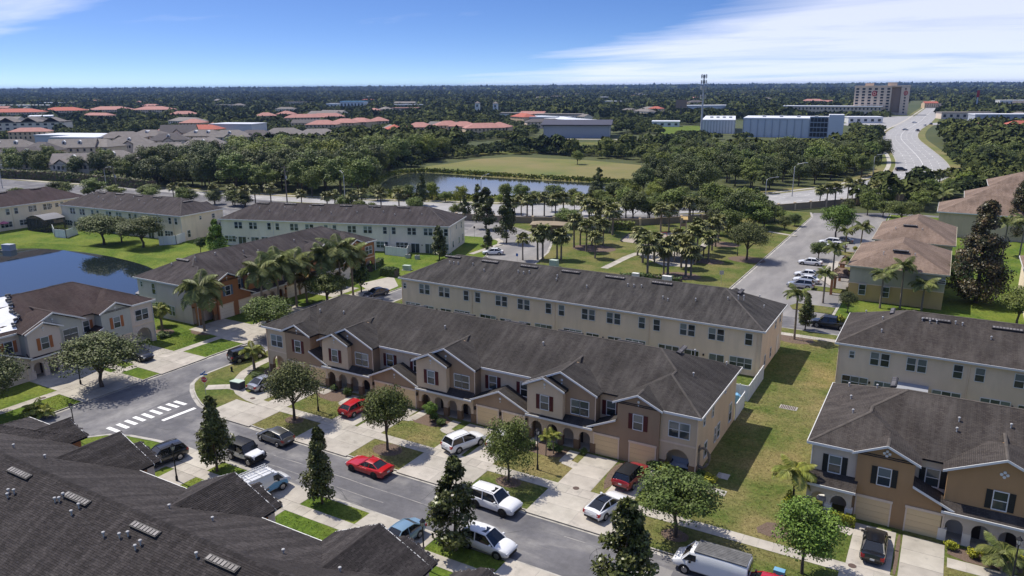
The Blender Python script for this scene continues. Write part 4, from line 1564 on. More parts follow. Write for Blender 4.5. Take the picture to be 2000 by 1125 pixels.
edge = [(41.7, 0.05), (41.2, .9), (41.0, 1.9), (40.2, 3.2), (40.6, 4.2), (39.2, 5.3), (38.9, 6.3)]
ns = 14
for i in range(len(edge) - 1):
    (xa, va), (xb, vb) = edge[i], edge[i + 1]
    for k in range(ns):
        f0, f1 = k / ns, (k + 1) / ns
        q = [tarp_pt(xa + (18 - xa) * f0, va, .04 + .05 * math.sin(i * 2 + k)), tarp_pt(xb + (18 - xb) * f0, vb, .04 + .05 * math.sin(i * 2 + 2 + k)), tarp_pt(xb + (18 - xb) * f1, vb, .04 + .05 * math.sin(i * 2 + 3 + k)), tarp_pt(xa + (18 - xa) * f1, va, .04 + .05 * math.sin(i * 2 + 1 + k))]
        tp.quad(*q)
tarp = tp.build('tarpaulin', M['tarp'])
tarp.matrix_world = hE.matrix_world
tarp.location, tarp.rotation_euler = hE.location, hE.rotation_euler
tag(tarp, 'white tarpaulin spread over the left part of the grey green roof', 'tarpaulin')
bagm = MB()
bagm.tube([(-.28, 0, .09), (-.2, 0, .1), (.2, 0, .1), (.28, 0, .09)], [.05, .13, .13, .05], 7)
bag_me = bagm.mesh('sandbag', M['sandbag'], 60)
random.seed(11)
bags = [(edge[i][0] + (edge[i + 1][0] - edge[i][0]) * f - .2, edge[i][1] + (edge[i + 1][1] - edge[i][1]) * f) for i in range(len(edge) - 1) for f in (.1, .55)] + [(37.6, 4.2), (38.2, 3.0), (36.9, 5.4), (35.4, 5.8), (33.2, 6.1), (31, 6.2)]
for x, v in bags:
    p = tarp_pt(x, v, .1)
    w = Matrix.Rotation(R(90), 4, 'Z') @ Vector(p) + Vector((-98.4, 8.3, 0))
    b = ob('sandbag', bag_me, None, w, random.uniform(0, 3), scale=random.uniform(1.0, 1.5))
    tag(b, 'dark sandbag weighing down the white tarpaulin on the roof', 'sandbag', 'sandbags on the roof tarpaulin')

# ---------------- single shingles of the nearest roof (D): every course is laid in separate tabs


def lay_shingles(par, planes, cam_local, n_single=300):
    tabs = []
    rnd = random.Random(8)
    for (o, ux, up, test, umax, vmax) in planes:
        o, ux, up = Vector(o), Vector(ux), Vector(up)
        nn = ux.cross(up).normalized()
        v, row = 0.0, 0
        while v < vmax:
            u = -rnd.random() * .3
            while u < umax:
                w = rnd.choice((.26, .31, .31, .36))
                if test(u + w / 2, v + .07):
                    tabs.append((o, ux, up, nn, u, v, w, rnd.uniform(.02, .036), row))
                u += w + .012
            v += .142
            row += 1
    tabs.sort(key=lambda t_: (t_[0] + t_[1] * t_[4] + t_[2] * t_[5] - cam_local).length)
    fr = [t_ for t_ in tabs if in_view(par, t_[0] + t_[1] * t_[4] + t_[2] * t_[5])]
    near = fr[:n_single]
    ns = set(id(t_) for t_ in near)
    st_ = MB()

    def geo(mb, o, ux, up, nn, u, v, w, h):
        L = .165
        a = o + ux * u + up * v
        b = a + ux * w
        c = b + up * L
        d = a + up * L
        mb.quad(a + nn * h, b + nn * h, c + nn * .004, d + nn * .004)
        mb.quad(a - nn * .002, b - nn * .002, b + nn * h, a + nn * h)
        mb.quad(b - nn * .002, c - nn * .002, c + nn * .004, b + nn * h)
        mb.quad(d - nn * .002, a - nn * .002, a + nn * h, d + nn * .004)
    for t_ in tabs:
        if id(t_) not in ns:
            geo(st_, *t_[:8])
    so_ = st_.build('shingles', M['shingle'], par)
    so_['kind'] = 'stuff'
    mesh = {}
    for (o, ux, up, nn, u, v, w, h, row) in near:
        key = round(w, 2)
        if key not in mesh:
            mb = MB()
            geo(mb, Vector((0, 0, 0)), Vector((1, 0, 0)), Vector((0, 1, 0)), Vector((0, 0, 1)), 0, 0, w, .028)
            mesh[key] = mb.mesh('shingle', M['shingle'])
        rot = Matrix((ux, up, nn)).transposed().to_euler()
        ob('shingle', mesh[key], roofD, o + ux * u + up * v, rot=rot)
    return len(tabs)


def in_view(par, p):
    w = par.matrix_basis @ p
    q = cam.matrix_world.inverted() @ w
    if q.z > -1:
        return False
    x, y = q.x / -q.z * 1475, q.y / -q.z * 1475
    return abs(x) < 1000 and abs(y) < 562


LD = 55.7
und = MB()
y0e, y1e, RYD = .9, 14.7, 7.8
roof_solid(und, -OV, LD + OV, y0e, y1e, ZE, SL)
planes = []
sl = math.hypot(1, SL)
hwm = 6.9
upf, upb = Vector((0, 1, SL)).normalized(), Vector((0, -1, SL)).normalized()


def hip_test(L):
    return lambda u, v: v / sl <= u <= L - v / sl and v < hwm * sl


gab = [13.9 + 13.95 * k for k in range(3)]


def front_test(u, v):
    if not hip_test(LD + 2 * OV)(u, v):
        return False
    x, dy = u - OV, v / sl
    z = dy * SL
    for c in gab:
        if abs(x - c) < 4.1 and (4.1 - abs(x - c)) * SL > z + .01:
            return False
    for e in (0, 1):
        xe = x if e == 0 else LD - x
        if xe < 8.3 and min(4.35 - abs(xe - 3.95), dy + 1.3) * SL > z + .01:
            return False
    return True


planes.append(((-OV, y0e, ZE), (1, 0, 0), upf, front_test, LD + 2 * OV, hwm * sl))
planes.append(((LD + OV, y1e, ZE), (-1, 0, 0), upb, hip_test(LD + 2 * OV), LD + 2 * OV, hwm * sl))
for c in gab:
    for sg in (-1, 1):
        o = (c + sg * 4.1, -OV if sg > 0 else y0e + 4.2, ZE + .003)
        ux = Vector((0, sg, 0))
        up = Vector((-sg, 0, SL)).normalized()

        def gt(u, v, sg=sg):
            y = -OV + u if sg > 0 else y0e + 4.2 - u
            z = v / sl * SL
            return v < 4.1 * sl and (y - y0e) * SL < z + .02 and y >= -OV
        planes.append((o, ux, up, gt, 5.6, 4.1 * sl))
    # nested bay
    a = c - 3.7
    for sg in (-1, 1):
        bc = a + 2.05
        o = (bc + sg * 2.45, -1.02 if sg > 0 else 1.2, ZE + .009)

        def bt(u, v, sg=sg):
            y = -1.02 + u if sg > 0 else 1.2 - u
            return v < 2.45 * sl and (y < -.38 or sg > 0)
        planes.append((o, Vector((0, sg, 0)), Vector((-sg, 0, SL)).normalized(), bt, 2.2, 2.45 * sl))
    roof_solid(und, a - OV + .01, a + 4.1 + OV, -.62 - OV, 5.0, ZE + .004, SL, 'y', False, True)
    roof_solid(und, c - 4.1, c + 4.1, -OV, y0e + 6, ZE - .002, SL, 'y', False, True)
for e in (0, 1):
    xa, xb = (-OV, 8.3) if e == 0 else (LD - 8.3, LD + OV)
    roof_solid(und, xa, xb, -OV + .004, y0e + 8, ZE + .001, SL, 'y', True, True)
    xm = (xa + xb) / 2
    hw = (xb - xa) / 2
    for sg in (-1, 1):
        o = (xm + sg * hw, -OV if sg > 0 else y0e + 5, ZE + .004)

        def wt(u, v, sg=sg, hw=hw):
            y = -OV + u if sg > 0 else y0e + 5 - u
            dy = v / sl
            return dy < hw and dy <= y + OV and (y - y0e) < dy + .05
        planes.append((o, Vector((0, sg, 0)), Vector((-sg, 0, SL)).normalized(), wt, 6.4, hw * sl))
    planes.append(((xa, -OV, ZE + .004), Vector((1, 0, 0)), upf, (lambda u, v, hw=hw: v / sl <= u <= 2 * hw - v / sl), 2 * hw, hw * sl))
    ga, gb = (3.2, 8.3) if e == 0 else (LD - 8.3, LD - 3.2)
    roof_solid(und, ga, gb, -.7, 6, ZE + .004, SL, 'y', False, True)
    for sg in (-1, 1):
        o = ((ga + gb) / 2 + sg * 2.55, -.7 if sg > 0 else 2.4, ZE + .009)
        planes.append((o, Vector((0, sg, 0)), Vector((-sg, 0, SL)).normalized(), (lambda u, v, sg=sg: v < 2.55 * sl and ((-.7 + u if sg > 0 else 2.4 - u) + .4) < v / sl + .1), 3.1, 2.55 * sl))
# hip end planes
planes.append(((-OV, y1e, ZE), Vector((0, -1, 0)), Vector((1, 0, SL)).normalized(), (lambda u, v: v / sl <= u <= 13.8 - v / sl), 13.8, hwm * sl))
planes.append(((LD + OV, y0e, ZE), Vector((0, 1, 0)), Vector((-1, 0, SL)).normalized(), (lambda u, v: v / sl <= u <= 13.8 - v / sl), 13.8, hwm * sl))
roofD = und.build('roof', M['underlay'], hD)
bpy.context.view_layer.update()
nsh = lay_shingles(hD, planes, hD.matrix_world.inverted() @ Vector((0, 0, 36)))
caps = MB()
zrD = ZE + hwm * SL


def cap_line(a, b):
    a, b = Vector(a), Vector(b)
    n = int((b - a).length / .3)
    for k in range(n):
        p = a.lerp(b, k / n)
        q = a.lerp(b, (k + 1.15) / n)
        d = (q - p).normalized()
        s_ = d.cross(Vector((0, 0, 1))).normalized() * .16
        up = Vector((0, 0, 1))
        caps.quad(p - s_ + up * -.03, p + up * .045, q + up * .03, q - s_ - up * .045)
        caps.quad(p + up * .045, p + s_ - up * .03, q + s_ - up * .045, q + up * .03)


cap_line((-OV + 6.9, RYD, zrD), (LD + OV - 6.9, RYD, zrD))
for c in gab:
    cap_line((c, -OV, ZE + 4.1 * SL), (c, y0e + 4.1, ZE + 4.1 * SL))
for e in (0, 1):
    x = -OV if e == 0 else LD + OV
    s_ = 1 if e == 0 else -1
    cap_line((x, y1e, ZE), (x + s_ * 6.9, RYD, zrD))
    cap_line((x, -OV, ZE), (x + s_ * 4.35, -OV + 4.35, ZE + 4.35 * SL))
    gc = (3.2 + 8.3) / 2 if e == 0 else LD - (3.2 + 8.3) / 2
    cap_line((gc, -.7, ZE + 2.55 * SL), (gc, 2.2, ZE + 2.55 * SL))
cc = caps.build('ridge_cap', M['shingle'], hD)
cc['kind'] = 'stuff'
# vents: u from the camera-right end (local 0) along the rear slope
def d_u(X):
    return -15.8 - X


vents = [-55.5,24.59, -48.41,24.82, -41.1,25, -33.95,25.12]
for k in range(0, 8, 2):
    off_ridge_vent(hD, d_u(vents[k]), RYD + .72, zrD - .72 * SL, R(180), SL, 2.55, 8)
pp = [-54.55,23.3, -54.06,23.42, -49.96,23.98, -49.66,24.11, -49.7,24.42, -47.61,23.71, -47.59,24.23, -43.6,23.38, -42.38,23.68, -41.9,23.95, -40.5,23.47, -40.46,23.81, -35.98,24.42, -54.23,23.05]
for k in range(0, len(pp), 2):
    yl = 33.2 - pp[k + 1]
    roof_pipe(hD, d_u(pp[k]), yl, zrD - abs(yl - RYD) * SL)
pp = [-61.26,27.14, -57.66,27.53, -43.16,27.76, -39.84,28.56, -32.69,28.04, -28.74,28.73]
for k in range(0, len(pp), 2):
    yl = 33.2 - pp[k + 1]
    roof_pipe(hD, d_u(pp[k]), yl, zrD - abs(yl - RYD) * SL, h=.2)


# ---------------- brown-roofed houses on the right and other single houses
def hip_house(label, x0, x1, y0, y1, ze, s, wall, roofm, axis='y', upper=None, group=None, rz=0, loc=None, wins=(), name='house', h0=True, h1=True):
    cx, cy = (x0 + x1) / 2, (y0 + y1) / 2
    t = thing(name, label, 'house', loc or (cx, cy), rz, group)
    a, b, c, d = x0 - cx, x1 - cx, y0 - cy, y1 - cy
    mb = MB()
    if upper:
        mb.box(a, b, c, d, -.2, ze * .5)
        mb.build('wall', M[wall], t)
        mb = MB()
        mb.box(a, b, c, d, ze * .5, ze - .15)
        mb.build('upper_wall', M[upper], t)
        sb_ = MB()
        sb_.box(a - .05, b + .05, c - .05, d + .05, ze * .5 - .06, ze * .5 + .08)
        sb_.build('string_course', M['beige'], t)
    else:
        mb.box(a, b, c, d, -.2, ze - .15)
        mb.build('wall', M[wall], t)
    rf = MB()
    roof_solid(rf, a - .5, b + .5, c - .5, d + .5, ze, s, axis, h0, h1)
    rf.build('roof', M[roofm], t)
    tm = MB()
    for q in ((a - .56, b + .56, c - .56, c - .5), (a - .56, b + .56, d + .5, d + .56), (a - .56, a - .5, c - .5, d + .5), (b + .5, b + .56, c - .5, d + .5)):
        tm.box(*q, ze - .22, ze + .03)
    tm.build('fascia', M['olive'] if upper else M['trim'], t)
    for (x, y, z, w, h, f) in wins:
        window(t, x, y, z, w, h, f)
    return t


gJ = 'brown hip roofed houses along the car park'
j1 = hip_house('brown hip roofed house with a yellow lower wall beside the car park', -13.0, 1.2, 137.3, 157.4, 6.1, .43, 'mustard', 'roofJ', 'y', 'olive', gJ,
               wins=[(-4.9, -10.55, 1.3, 1.0, 1.7, 'f'), (-1.3, -10.55, 1.3, 1.0, 1.7, 'f'), (6.6, -10.55, 4.6, 1.0, .6, 'f'), (-7.1, -6, 1.2, 1, 1.6, 'l'), (-7.1, 2, 4, 1, 1.4, 'l'), (-7.1, 6, 1.2, 1, 1.6, 'l')])
j2 = hip_house('second brown hip roofed house behind the yellow walled one', -11.6, 1.8, 163.2, 184.8, 6.2, .46, 'mustard', 'roofJ', 'y', 'olive', gJ, wins=[(-6.7, -5, 1.2, 1, 1.6, 'l'), (-6.7, 3, 4, 1, 1.4, 'l')])
for t, its in ((j1, [(0, -3.2, 9.4)]), (j2, [(-1, -4, 9.2)])):
    for x, y, z in its:
        off_ridge_vent(t, x, -11.05 + 5.2 if t is j1 else -11.8 + 5.4, 6.2 + 5.2 * (.43 if t is j1 else .46), 0, .45, 2.4)
        roof_pipe(t, x - 2.5, y - 3.6, 7.9)
        roof_pipe(t, x + 2.2, y - 3.2, 8.0)
for ya in (-8.5, 2.5):
    pj = MB()
    roof_solid(pj, -10.5, -7.2, ya, ya + 5, 3.4, .45, 'x')
    pj.build('porch_roof', M['roofJ'], j1)
    for y in (ya + .3, ya + 4.7):
        one('porch_post', (-10.2, -9.8, y - .2, y + .2, -.1, 3.3), M['rust'], j1)
gK = 'brown tiled houses by the avenue'
kk = hip_house('brown tiled long house at the right edge beyond the palms', -1.5, 20, 208, 224, 6.0, .42, 'tan', 'roofJ', 'x', None, gK)
k2 = hip_house('upper brown tiled house behind the dark conical tree', 4, 30, 228, 243, 7.0, .42, 'ivory', 'roofJ', 'x', None, gK)
k3 = hip_house('brown tiled roof climbing to the right picture edge', 9.5, 40, 246, 262, 8.5, .42, 'ivory', 'roofJ', 'x', None, gK)
k4 = hip_house('pale cream house wall at the right picture edge', 12.6, 30, 134, 157, 6.4, .45, 'ivory', 'roofJ', 'y', None, None, wins=[(-8.7, -9, 1, 1, 1.5, 'l'), (-8.7, -4, 3.8, 1, 1.5, 'l')])

# ------------------------------------------------------------------ trees and shrubs


def quad_cloud(name, cen, nrm_, size, m, seed=0, aspect=1.5):
    """many small leaf faces: centres, facing directions and sizes as arrays"""
    rng = np.random.default_rng(seed)
    n = len(cen)
    nrm_ = nrm_ / (np.linalg.norm(nrm_, axis=1, keepdims=True) + 1e-9)
    r = rng.normal(size=(n, 3))
    u = np.cross(nrm_, r)
    u /= np.linalg.norm(u, axis=1, keepdims=True) + 1e-9
    w = np.cross(nrm_, u)
    s = np.broadcast_to(np.asarray(size, float).reshape(-1, 1), (n, 1))
    a, b = u * s * .5, w * s * .5 * aspect
    v = np.stack([cen - b, cen + a * .9, cen + b, cen - a * .9], 1).reshape(-1, 3)
    me = bpy.data.meshes.new(name)
    me.vertices.add(n * 4)
    me.vertices.foreach_set('co', v.astype(np.float32).ravel())
    me.loops.add(n * 4)
    me.loops.foreach_set('vertex_index', np.arange(n * 4, dtype=np.int32))
    me.polygons.add(n)
    me.polygons.foreach_set('loop_start', np.arange(0, n * 4, 4, dtype=np.int32))
    me.polygons.foreach_set('loop_total', np.full(n, 4, dtype=np.int32))
    me.update(calc_edges=True)
    me.materials.append(m)
    return me


def lobed_crown(name, m, w, h, z0, lobes, leaves, size, seed, lobe_r=(.22, .36), flat=.0, up=.35, droop=0.0, fill=.75):
    """broadleaf crown: leaf clumps scattered over an irregular ellipsoid; unit = metres"""
    rng = np.random.default_rng(seed)
    c = []
    for i in range(lobes):
        ph = rng.uniform(0, 2 * np.pi)
        ct = rng.uniform(-.85, 1)
        rr = rng.uniform(.35, fill)
        st = math.sqrt(1 - ct * ct)
        c.append((rr * st * math.cos(ph) * w / 2, rr * st * math.sin(ph) * w / 2, z0 + h / 2 + rr * ct * h / 2))
    c = np.array(c)
    lr = rng.uniform(*lobe_r, size=lobes) * w / 2 * 1.25
    idx = rng.integers(0, lobes, leaves)
    d = rng.normal(size=(leaves, 3))
    d /= np.linalg.norm(d, axis=1, keepdims=True)
    d[:, 2] = np.where((d[:, 2] < -.2) & (rng.random(leaves) < .6), -d[:, 2], d[:, 2])
    rad = lr[idx] * (rng.random(leaves) ** .35)
    p = c[idx] + d * rad[:, None] * np.array([1, 1, .8])
    if droop:
        q = np.hypot(p[:, 0], p[:, 1]) / (w / 2)
        p[:, 2] -= droop * q ** 2 * h * rng.random(leaves)
    nr = d + rng.normal(size=(leaves, 3)) * .55
    nr[:, 2] += up
    return quad_cloud(name, p, nr, rng.uniform(.7, 1.3, leaves) * size, m, seed), c


def cone_crown(name, m, w, h, z0, leaves, size, seed, power=.8, tiers=16):
    """dense conical crown with uneven tufts"""
    rng = np.random.default_rng(seed)
    nt = int(tiers * 3.4)
    tz = rng.random(nt) ** .85
    ph = rng.uniform(0, 2 * np.pi, nt)
    wid = (np.minimum(1, (1 - tz) ** power * 1.12 + .06)) * np.clip(tz * 5 + .45, 0, 1) * w / 2
    wid *= rng.uniform(.45, 1.1, nt)
    c = np.stack([wid * np.cos(ph) * .82, wid * np.sin(ph) * .82, z0 + tz * h], 1)
    idx = rng.integers(0, nt, leaves)
    d = rng.normal(size=(leaves, 3))
    d /= np.linalg.norm(d, axis=1, keepdims=True)
    rr = (.10 + .10 * (1 - tz[idx])) * w * rng.random(leaves) ** .45
    p = c[idx] + d * rr[:, None]
    p[:, 2] = np.maximum(p[:, 2], z0 - .2)
    out = np.stack([np.cos(ph[idx]), np.sin(ph[idx]), np.full(leaves, .6)], 1)
    nr = out + rng.normal(size=(leaves, 3)) * .6
    return quad_cloud(name, p, nr, rng.uniform(.7, 1.3, leaves) * size, m, seed)


def trunk_mesh(h, r0, limbs, seed, m, base_h):
    rnd = random.Random(seed)
    mb = MB()
    pts = [(0, 0, -.3)] + [(rnd.uniform(-.08, .08) * k, rnd.uniform(-.08, .08) * k, h * k / 4) for k in range(1, 5)]
    mb.tube(pts, [r0 * 1.35, r0, r0 * .85, r0 * .7, r0 * .4], 8)
    for c in limbs:
        z = base_h * rnd.uniform(.8, 1.25)
        mid = ((c[0]) * .45, (c[1]) * .45, z + (c[2] - z) * .55)
        mb.tube([(0, 0, z), mid, tuple(c)], [r0 * .5, r0 * .3, r0 * .08], 5, cap=False)
    return mb.mesh('trunk', m, 60)


PROTO = {}


def proto(kind, seed=0):
    """meshes (trunk, crown) of one kind, made once; nominal size in metres is stored with it"""
    key = (kind, seed)
    if key in PROTO:
        return PROTO[key]
    if kind == 'oak':
        cr, c = lobed_crown('crown', M['oak'], 6.6, 4.9, 2.0, 34, 15000, .135, 10 + seed, (.24, .40), up=.3, droop=.12)
        tr = trunk_mesh(4.2, .14, c[:9], seed, M['bark'], 1.9)
        H = 7.0
    elif kind == 'oak_green':
        cr, c = lobed_crown('crown', M['oak_green'], 6.0, 4.6, 2.0, 30, 13000, .14, 20 + seed, (.24, .40), up=.3)
        tr = trunk_mesh(4.2, .13, c[:8], seed, M['bark'], 1.9)
        H = 6.6
    elif kind == 'weeping':
        cr, c = lobed_crown('crown', M['oak_green'], 5.0, 5.2, 1.6, 34, 10500, .12, 30 + seed, (.2, .34), up=.15, droop=.35, fill=.85)
        tr = trunk_mesh(4.5, .1, c[:9], seed, M['bark'], 2.0)
        H = 6.6
    elif kind == 'maple':
        cr, c = lobed_crown('crown', M['maple'], 5.0, 5.4, 1.4, 34, 11000, .145, 40 + seed, (.26, .42), up=.3, fill=.8)
        tr = trunk_mesh(4.5, .11, c[:8], seed, M['bark'], 1.6)
        H = 6.8
    elif kind == 'magnolia':
        cr = cone_crown('crown', M['magnolia'], 3.3, 5.9, 1.0, 8000, .165, 50 + seed, .75)
        tr = trunk_mesh(5.5, .09, [], seed, M['bark'], 1)
        H = 7.0
    elif kind == 'bigmagnolia':
        cr = cone_crown('crown', M['magnolia_brown'], 8.4, 15.4, 1.1, 20000, .26, 60 + seed, .62, 30)
        tr = trunk_mesh(13, .3, [], seed, M['bark'], 1)
        H = 16.5
    elif kind == 'conifer':
        cr = cone_crown('crown', M['conifer'], 5.2, 7.4, .3, 7000, .25, 70 + seed, .8)
        tr = trunk_mesh(6.5, .12, [], seed, M['bark'], 1)
        H = 7.7
    elif kind == 'round':
        cr, c = lobed_crown('crown', M['hedge'], 3.6, 4.4, .7, 26, 2600, .22, 80 + seed, (.3, .42), up=.4, fill=.62)
        tr = trunk_mesh(3, .1, c[:4], seed, M['bark'], .8)
        H = 5.1
    elif kind.startswith('wood'):
        mname = {'a': 'wood1', 'b': 'wood2', 'c': 'wood3'}[kind[4]]
        cr, c = lobed_crown('crown', M[mname], 10.5, 9.2, 2.2, 36, 5200, .36, 90 + seed, (.22, .38), up=.35, fill=.8)
        tr = trunk_mesh(8, .24, c[:7], seed, M['bark'], 2.6)
        H = 11.4
    elif kind == 'pine':
        cr = cone_crown('crown', M['wood1'], 5.0, 9.5, .8, 3600, .3, 120 + seed, .62, 12)
        tr = trunk_mesh(8, .16, [], seed, M['bark'], 1)
        H = 10.3
    elif kind == 'sabal':
        cr, tr, H = sabal(seed)
    elif kind == 'bush':
        cr, c = lobed_crown('crown', M['hedge'], 2.0, 1.5, 0, 16, 900, .16, 130 + seed, (.3, .45), up=.5, fill=.7)
        tr = None
        H = 1.5
    elif kind == 'bush_yellow':
        cr, c = lobed_crown('crown', M['hedge_yellow'], 2.0, 1.5, 0, 16, 900, .15, 140 + seed, (.3, .45), up=.5, fill=.7)
        tr = None
        H = 1.5
    PROTO[key] = (tr, cr, H)
    return PROTO[key]


def fan_leaf(rng, o, d, L, out):
    """costapalmate fan: a stalk and a star of blades"""
    d = d / np.linalg.norm(d)
    side = np.cross(d, [0, 0, 1.0])
    side /= np.linalg.norm(side) + 1e-9
    upv = np.cross(side, d)
    base = o + d * L * .45
    out.append((o - side * .02, o + side * .02, base + side * .02, base - side * .02))
    nb = 9
    for k in range(nb):
        a = (k / (nb - 1) - .5) * 3.6
        bd = d * math.cos(a) + side * math.sin(a)
        l = L * .62 * (1 - .12 * abs(a))
        tip = base + bd * l - np.array([0, 0, 1]) * l * rng.uniform(.12, .5)
        mid = base + bd * l * .55 + upv * .05 * l
        wv = np.cross(bd, upv) * l * .17
        out.append((base, mid + wv, tip, mid - wv))


def quads_mesh(name, qs, m):
    mb = MB()
    for q in qs:
        mb.quad(*q)
    return mb.mesh(name, m)


def sabal(seed):
    rng = np.random.default_rng(200 + seed)
    th = 4.6
    qs = []
    for i in range(38):
        el = rng.uniform(-.8, 1.35)
        az = i * 2.4 + rng.uniform(-.3, .3)
        d = np.array([math.cos(az) * math.cos(el), math.sin(az) * math.cos(el), math.sin(el)])
        fan_leaf(rng, np.array([0, 0, th]), d, rng.uniform(1.5, 2.1), qs)
    cr = quads_mesh('crown', qs, M['sabal'])
    mb = MB()
    mb.tube([(0, 0, -.2), (0, 0, 1), (0.03, 0, 3), (0, 0, th - .5), (0, 0, th + .1)], [.2, .16, .15, .2, .16], 8)
    return cr, mb.mesh('trunk', M['palmbark'], 60), th + 1.5


def frond_mesh(kind, seed, m, L=2.6):
    """one feather frond lying along +x from the origin: rachis and drooping leaflets"""
    rnd = random.Random(seed)
    mb = MB()
    n = 15
    pts = []
    x = z = 0.0
    a = {'up': 1.15, 'arch': .75, 'out': .35, 'low': -.25}[kind]
    bend = {'up': .09, 'arch': .125, 'out': .11, 'low': .085}[kind]
    for k in range(n + 1):
        pts.append((x, 0, z))
        x += math.cos(a) * L / n
        z += math.sin(a) * L / n
        a -= bend
    mb.tube(pts, [.035 * (1 - k / (n + 3)) for k in range(n + 1)], 4, cap=False)
    for k in range(1, n + 1):
        f = k / n
        ll = L * .33 * (math.sin(math.pi * min(1, f * .82 + .16)) ** .7)
        p = Vector(pts[k])
        d = (Vector(pts[k]) - Vector(pts[k - 1])).normalized()
        for sg in (-1, 1):
            for rep in (0, 1, 2, 3):
                q = p - d * (L / n) * .25 * rep
                tip = q + Vector((d.x * .55, sg * rnd.uniform(.75, .95), -rnd.uniform(.35, .75))) * ll
                mid = q + (tip - q) * .5 + Vector((0, 0, .06 * ll))
                wv = d * .055 * L * .42
                mb.quad(q, mid + wv, tip, mid - wv)
    return mb.mesh('frond', m)


FR = {}


def palm_tree(label, cat, loc, H, spread, fm, group=None, nfr=15, seed=0, shaft=True, name='palm_tree', rz=0, droop=0, r0=.17):
    """feather palm: ringed trunk, green crownshaft, each frond a part"""
    t = thing(name, label, cat, loc, rz, group)
    th = H - spread * .42
    mb = MB()
    lean = random.Random(seed).uniform(-.15, .15)
    mb.tube([(0, 0, -.2), (0, 0, th * .12), (lean * .5, 0, th * .5), (lean, 0, th * .86)], [r0 * 1.35, r0 * 1.05, r0, r0 * .85], 10)
    mb.build('trunk', M['palmbark'], t, smooth=60)
    if shaft:
        mb = MB()
        mb.tube([(lean, 0, th * .86), (lean, 0, th * .9), (lean, 0, th)], [r0 * .85, r0 * .95, r0 * .5], 10)
        mb.build('crownshaft', M['royalshaft'], t, smooth=60)
    rnd = random.Random(seed + 5)
    kinds = ['up'] * 3 + ['arch'] * 5 + ['out'] * 5 + ['low'] * (2 + droop)
    for i in range(nfr):
        k = kinds[i % len(kinds)]
        key = (k, fm, i % 2)
        if key not in FR:
            FR[key] = frond_mesh(k, len(FR), M[fm])
        s = spread / 2.6 * rnd.uniform(.85, 1.12)
        ob('frond', FR[key], t, (lean, 0, th - .05), i * 2.4 + rnd.uniform(-.25, .25), scale=s)
    return t


def tree(kind, label, cat, loc, H=None, wf=1.0, seed=0, group=None, name=None, z=0, rz=None):
    tr, cr, h0 = proto(kind, seed)
    s = (H or h0) / h0
    t = thing(name or {'magnolia': 'magnolia_tree', 'bigmagnolia': 'magnolia_tree', 'conifer': 'conifer_tree', 'sabal': 'fan_palm', 'bush': 'shrub', 'bush_yellow': 'shrub', 'pine': 'slender_tree'}.get(kind, 'broadleaf_tree'), label, cat, (loc[0], loc[1], z), (hash((round(loc[0], 1), round(loc[1], 1))) % 628) / 100 if rz is None else rz, group)
    t.scale = (s * wf, s * wf, s)
    if tr:
        ob('trunk', tr, t)
    ob('crown', cr, t)
    return t


G_OAK, G_MAG = 'street oaks in front of the townhouses', 'dark magnolias along the street'
tree('oak', 'dark green oak on the verge beside the parked grey hatchback', 'tree', (-60.07,54.81), 7.3, 1.0, 0, G_OAK, z=.1)
tree('oak_green', 'oak whose crown hides the small red car behind the red coupe', 'tree', (-46.45,54.34), 7.0, .92, 0, G_OAK, z=.1)
tree('weeping', 'light feathery tree between two white sport utility cars', 'tree', (-32.4,54.81), 6.7, 1.0, 0, G_OAK, z=.1)
tree('oak_green', 'broad low green tree beside the white panel van', 'tree', (-16.01,53.89), 6.2, 1.28, 1, G_OAK, z=.1)
tree('oak', 'wide grey green oak in front of the row with orange shutters', 'tree', (-88.18,50.09), 7.2, 1.55, 1, G_OAK, z=.1)
tree('oak', 'oak cut by the left picture edge next to the driveway', 'tree', (-90.55,38), 8.0, 1.3, 2, G_OAK, z=.1)
tree('maple', 'bright green tree in front of the porch of the ochre row', 'tree', (-6.09,53.95), 6.4, 1.05, 0, None, z=.1)
tree('magnolia', 'conical magnolia beside the white off-roader with a black roof', 'magnolia', (-58.02,42.71), 7.6, 1.1, 0, G_MAG, z=.1)
tree('magnolia', 'slim magnolia on the verge opposite the red coupe', 'magnolia', (-44.94,43.4), 7.2, .98, 1, G_MAG, z=.1)
tree('magnolia', 'tallest street magnolia, between the two white sport utility cars', 'magnolia', (-30.62,43.42), 8.0, 1.2, 2, G_MAG, z=.1)
tree('magnolia', 'magnolia cut by the bottom edge left of the white panel van', 'magnolia', (-16.49,44.13), 8.2, 1.3, 0, G_MAG, z=.1)
tree('bigmagnolia', 'huge bronze leaved magnolia beside the yellow walled house', 'magnolia', (6.1,145.11), 16.6, 1.05, 0, None, z=.1)
tree('bigmagnolia', 'dark conical tree at the right edge behind the bronze magnolia', 'tree', (15,210.2), 13.5, 1.0, 1, None, z=.1)
tree('conifer', 'light green conical tree behind the orange row', 'conifer', (-139.47,109.37), 7.6, .95, 0, None, z=.1)
tree('round', 'brownish round shrub tree left of the light green conical tree', 'tree', (-142.72,107.6), 4.4, .9, 0, None, z=.1)
tree('oak', 'left one of two dark oaks on the pond bank', 'tree', (-172.46,103.64), 7.6, 1.7, 0, 'dark oaks on the pond bank', z=.1)
tree('oak', 'right one of two dark oaks on the pond bank', 'tree', (-160.84,105.93), 7.6, 1.6, 2, 'dark oaks on the pond bank', z=.1)
tree('oak', 'small oak squeezed between the two on the pond bank', 'tree', (-170.94,107.21), 6.6, 1.3, 1, 'dark oaks on the pond bank', z=.1)
tree('oak_green', 'spreading green tree behind the left end of the brown roof', 'tree', (-88.48,90.17), 6.0, 1.55, 0, None, z=.1)
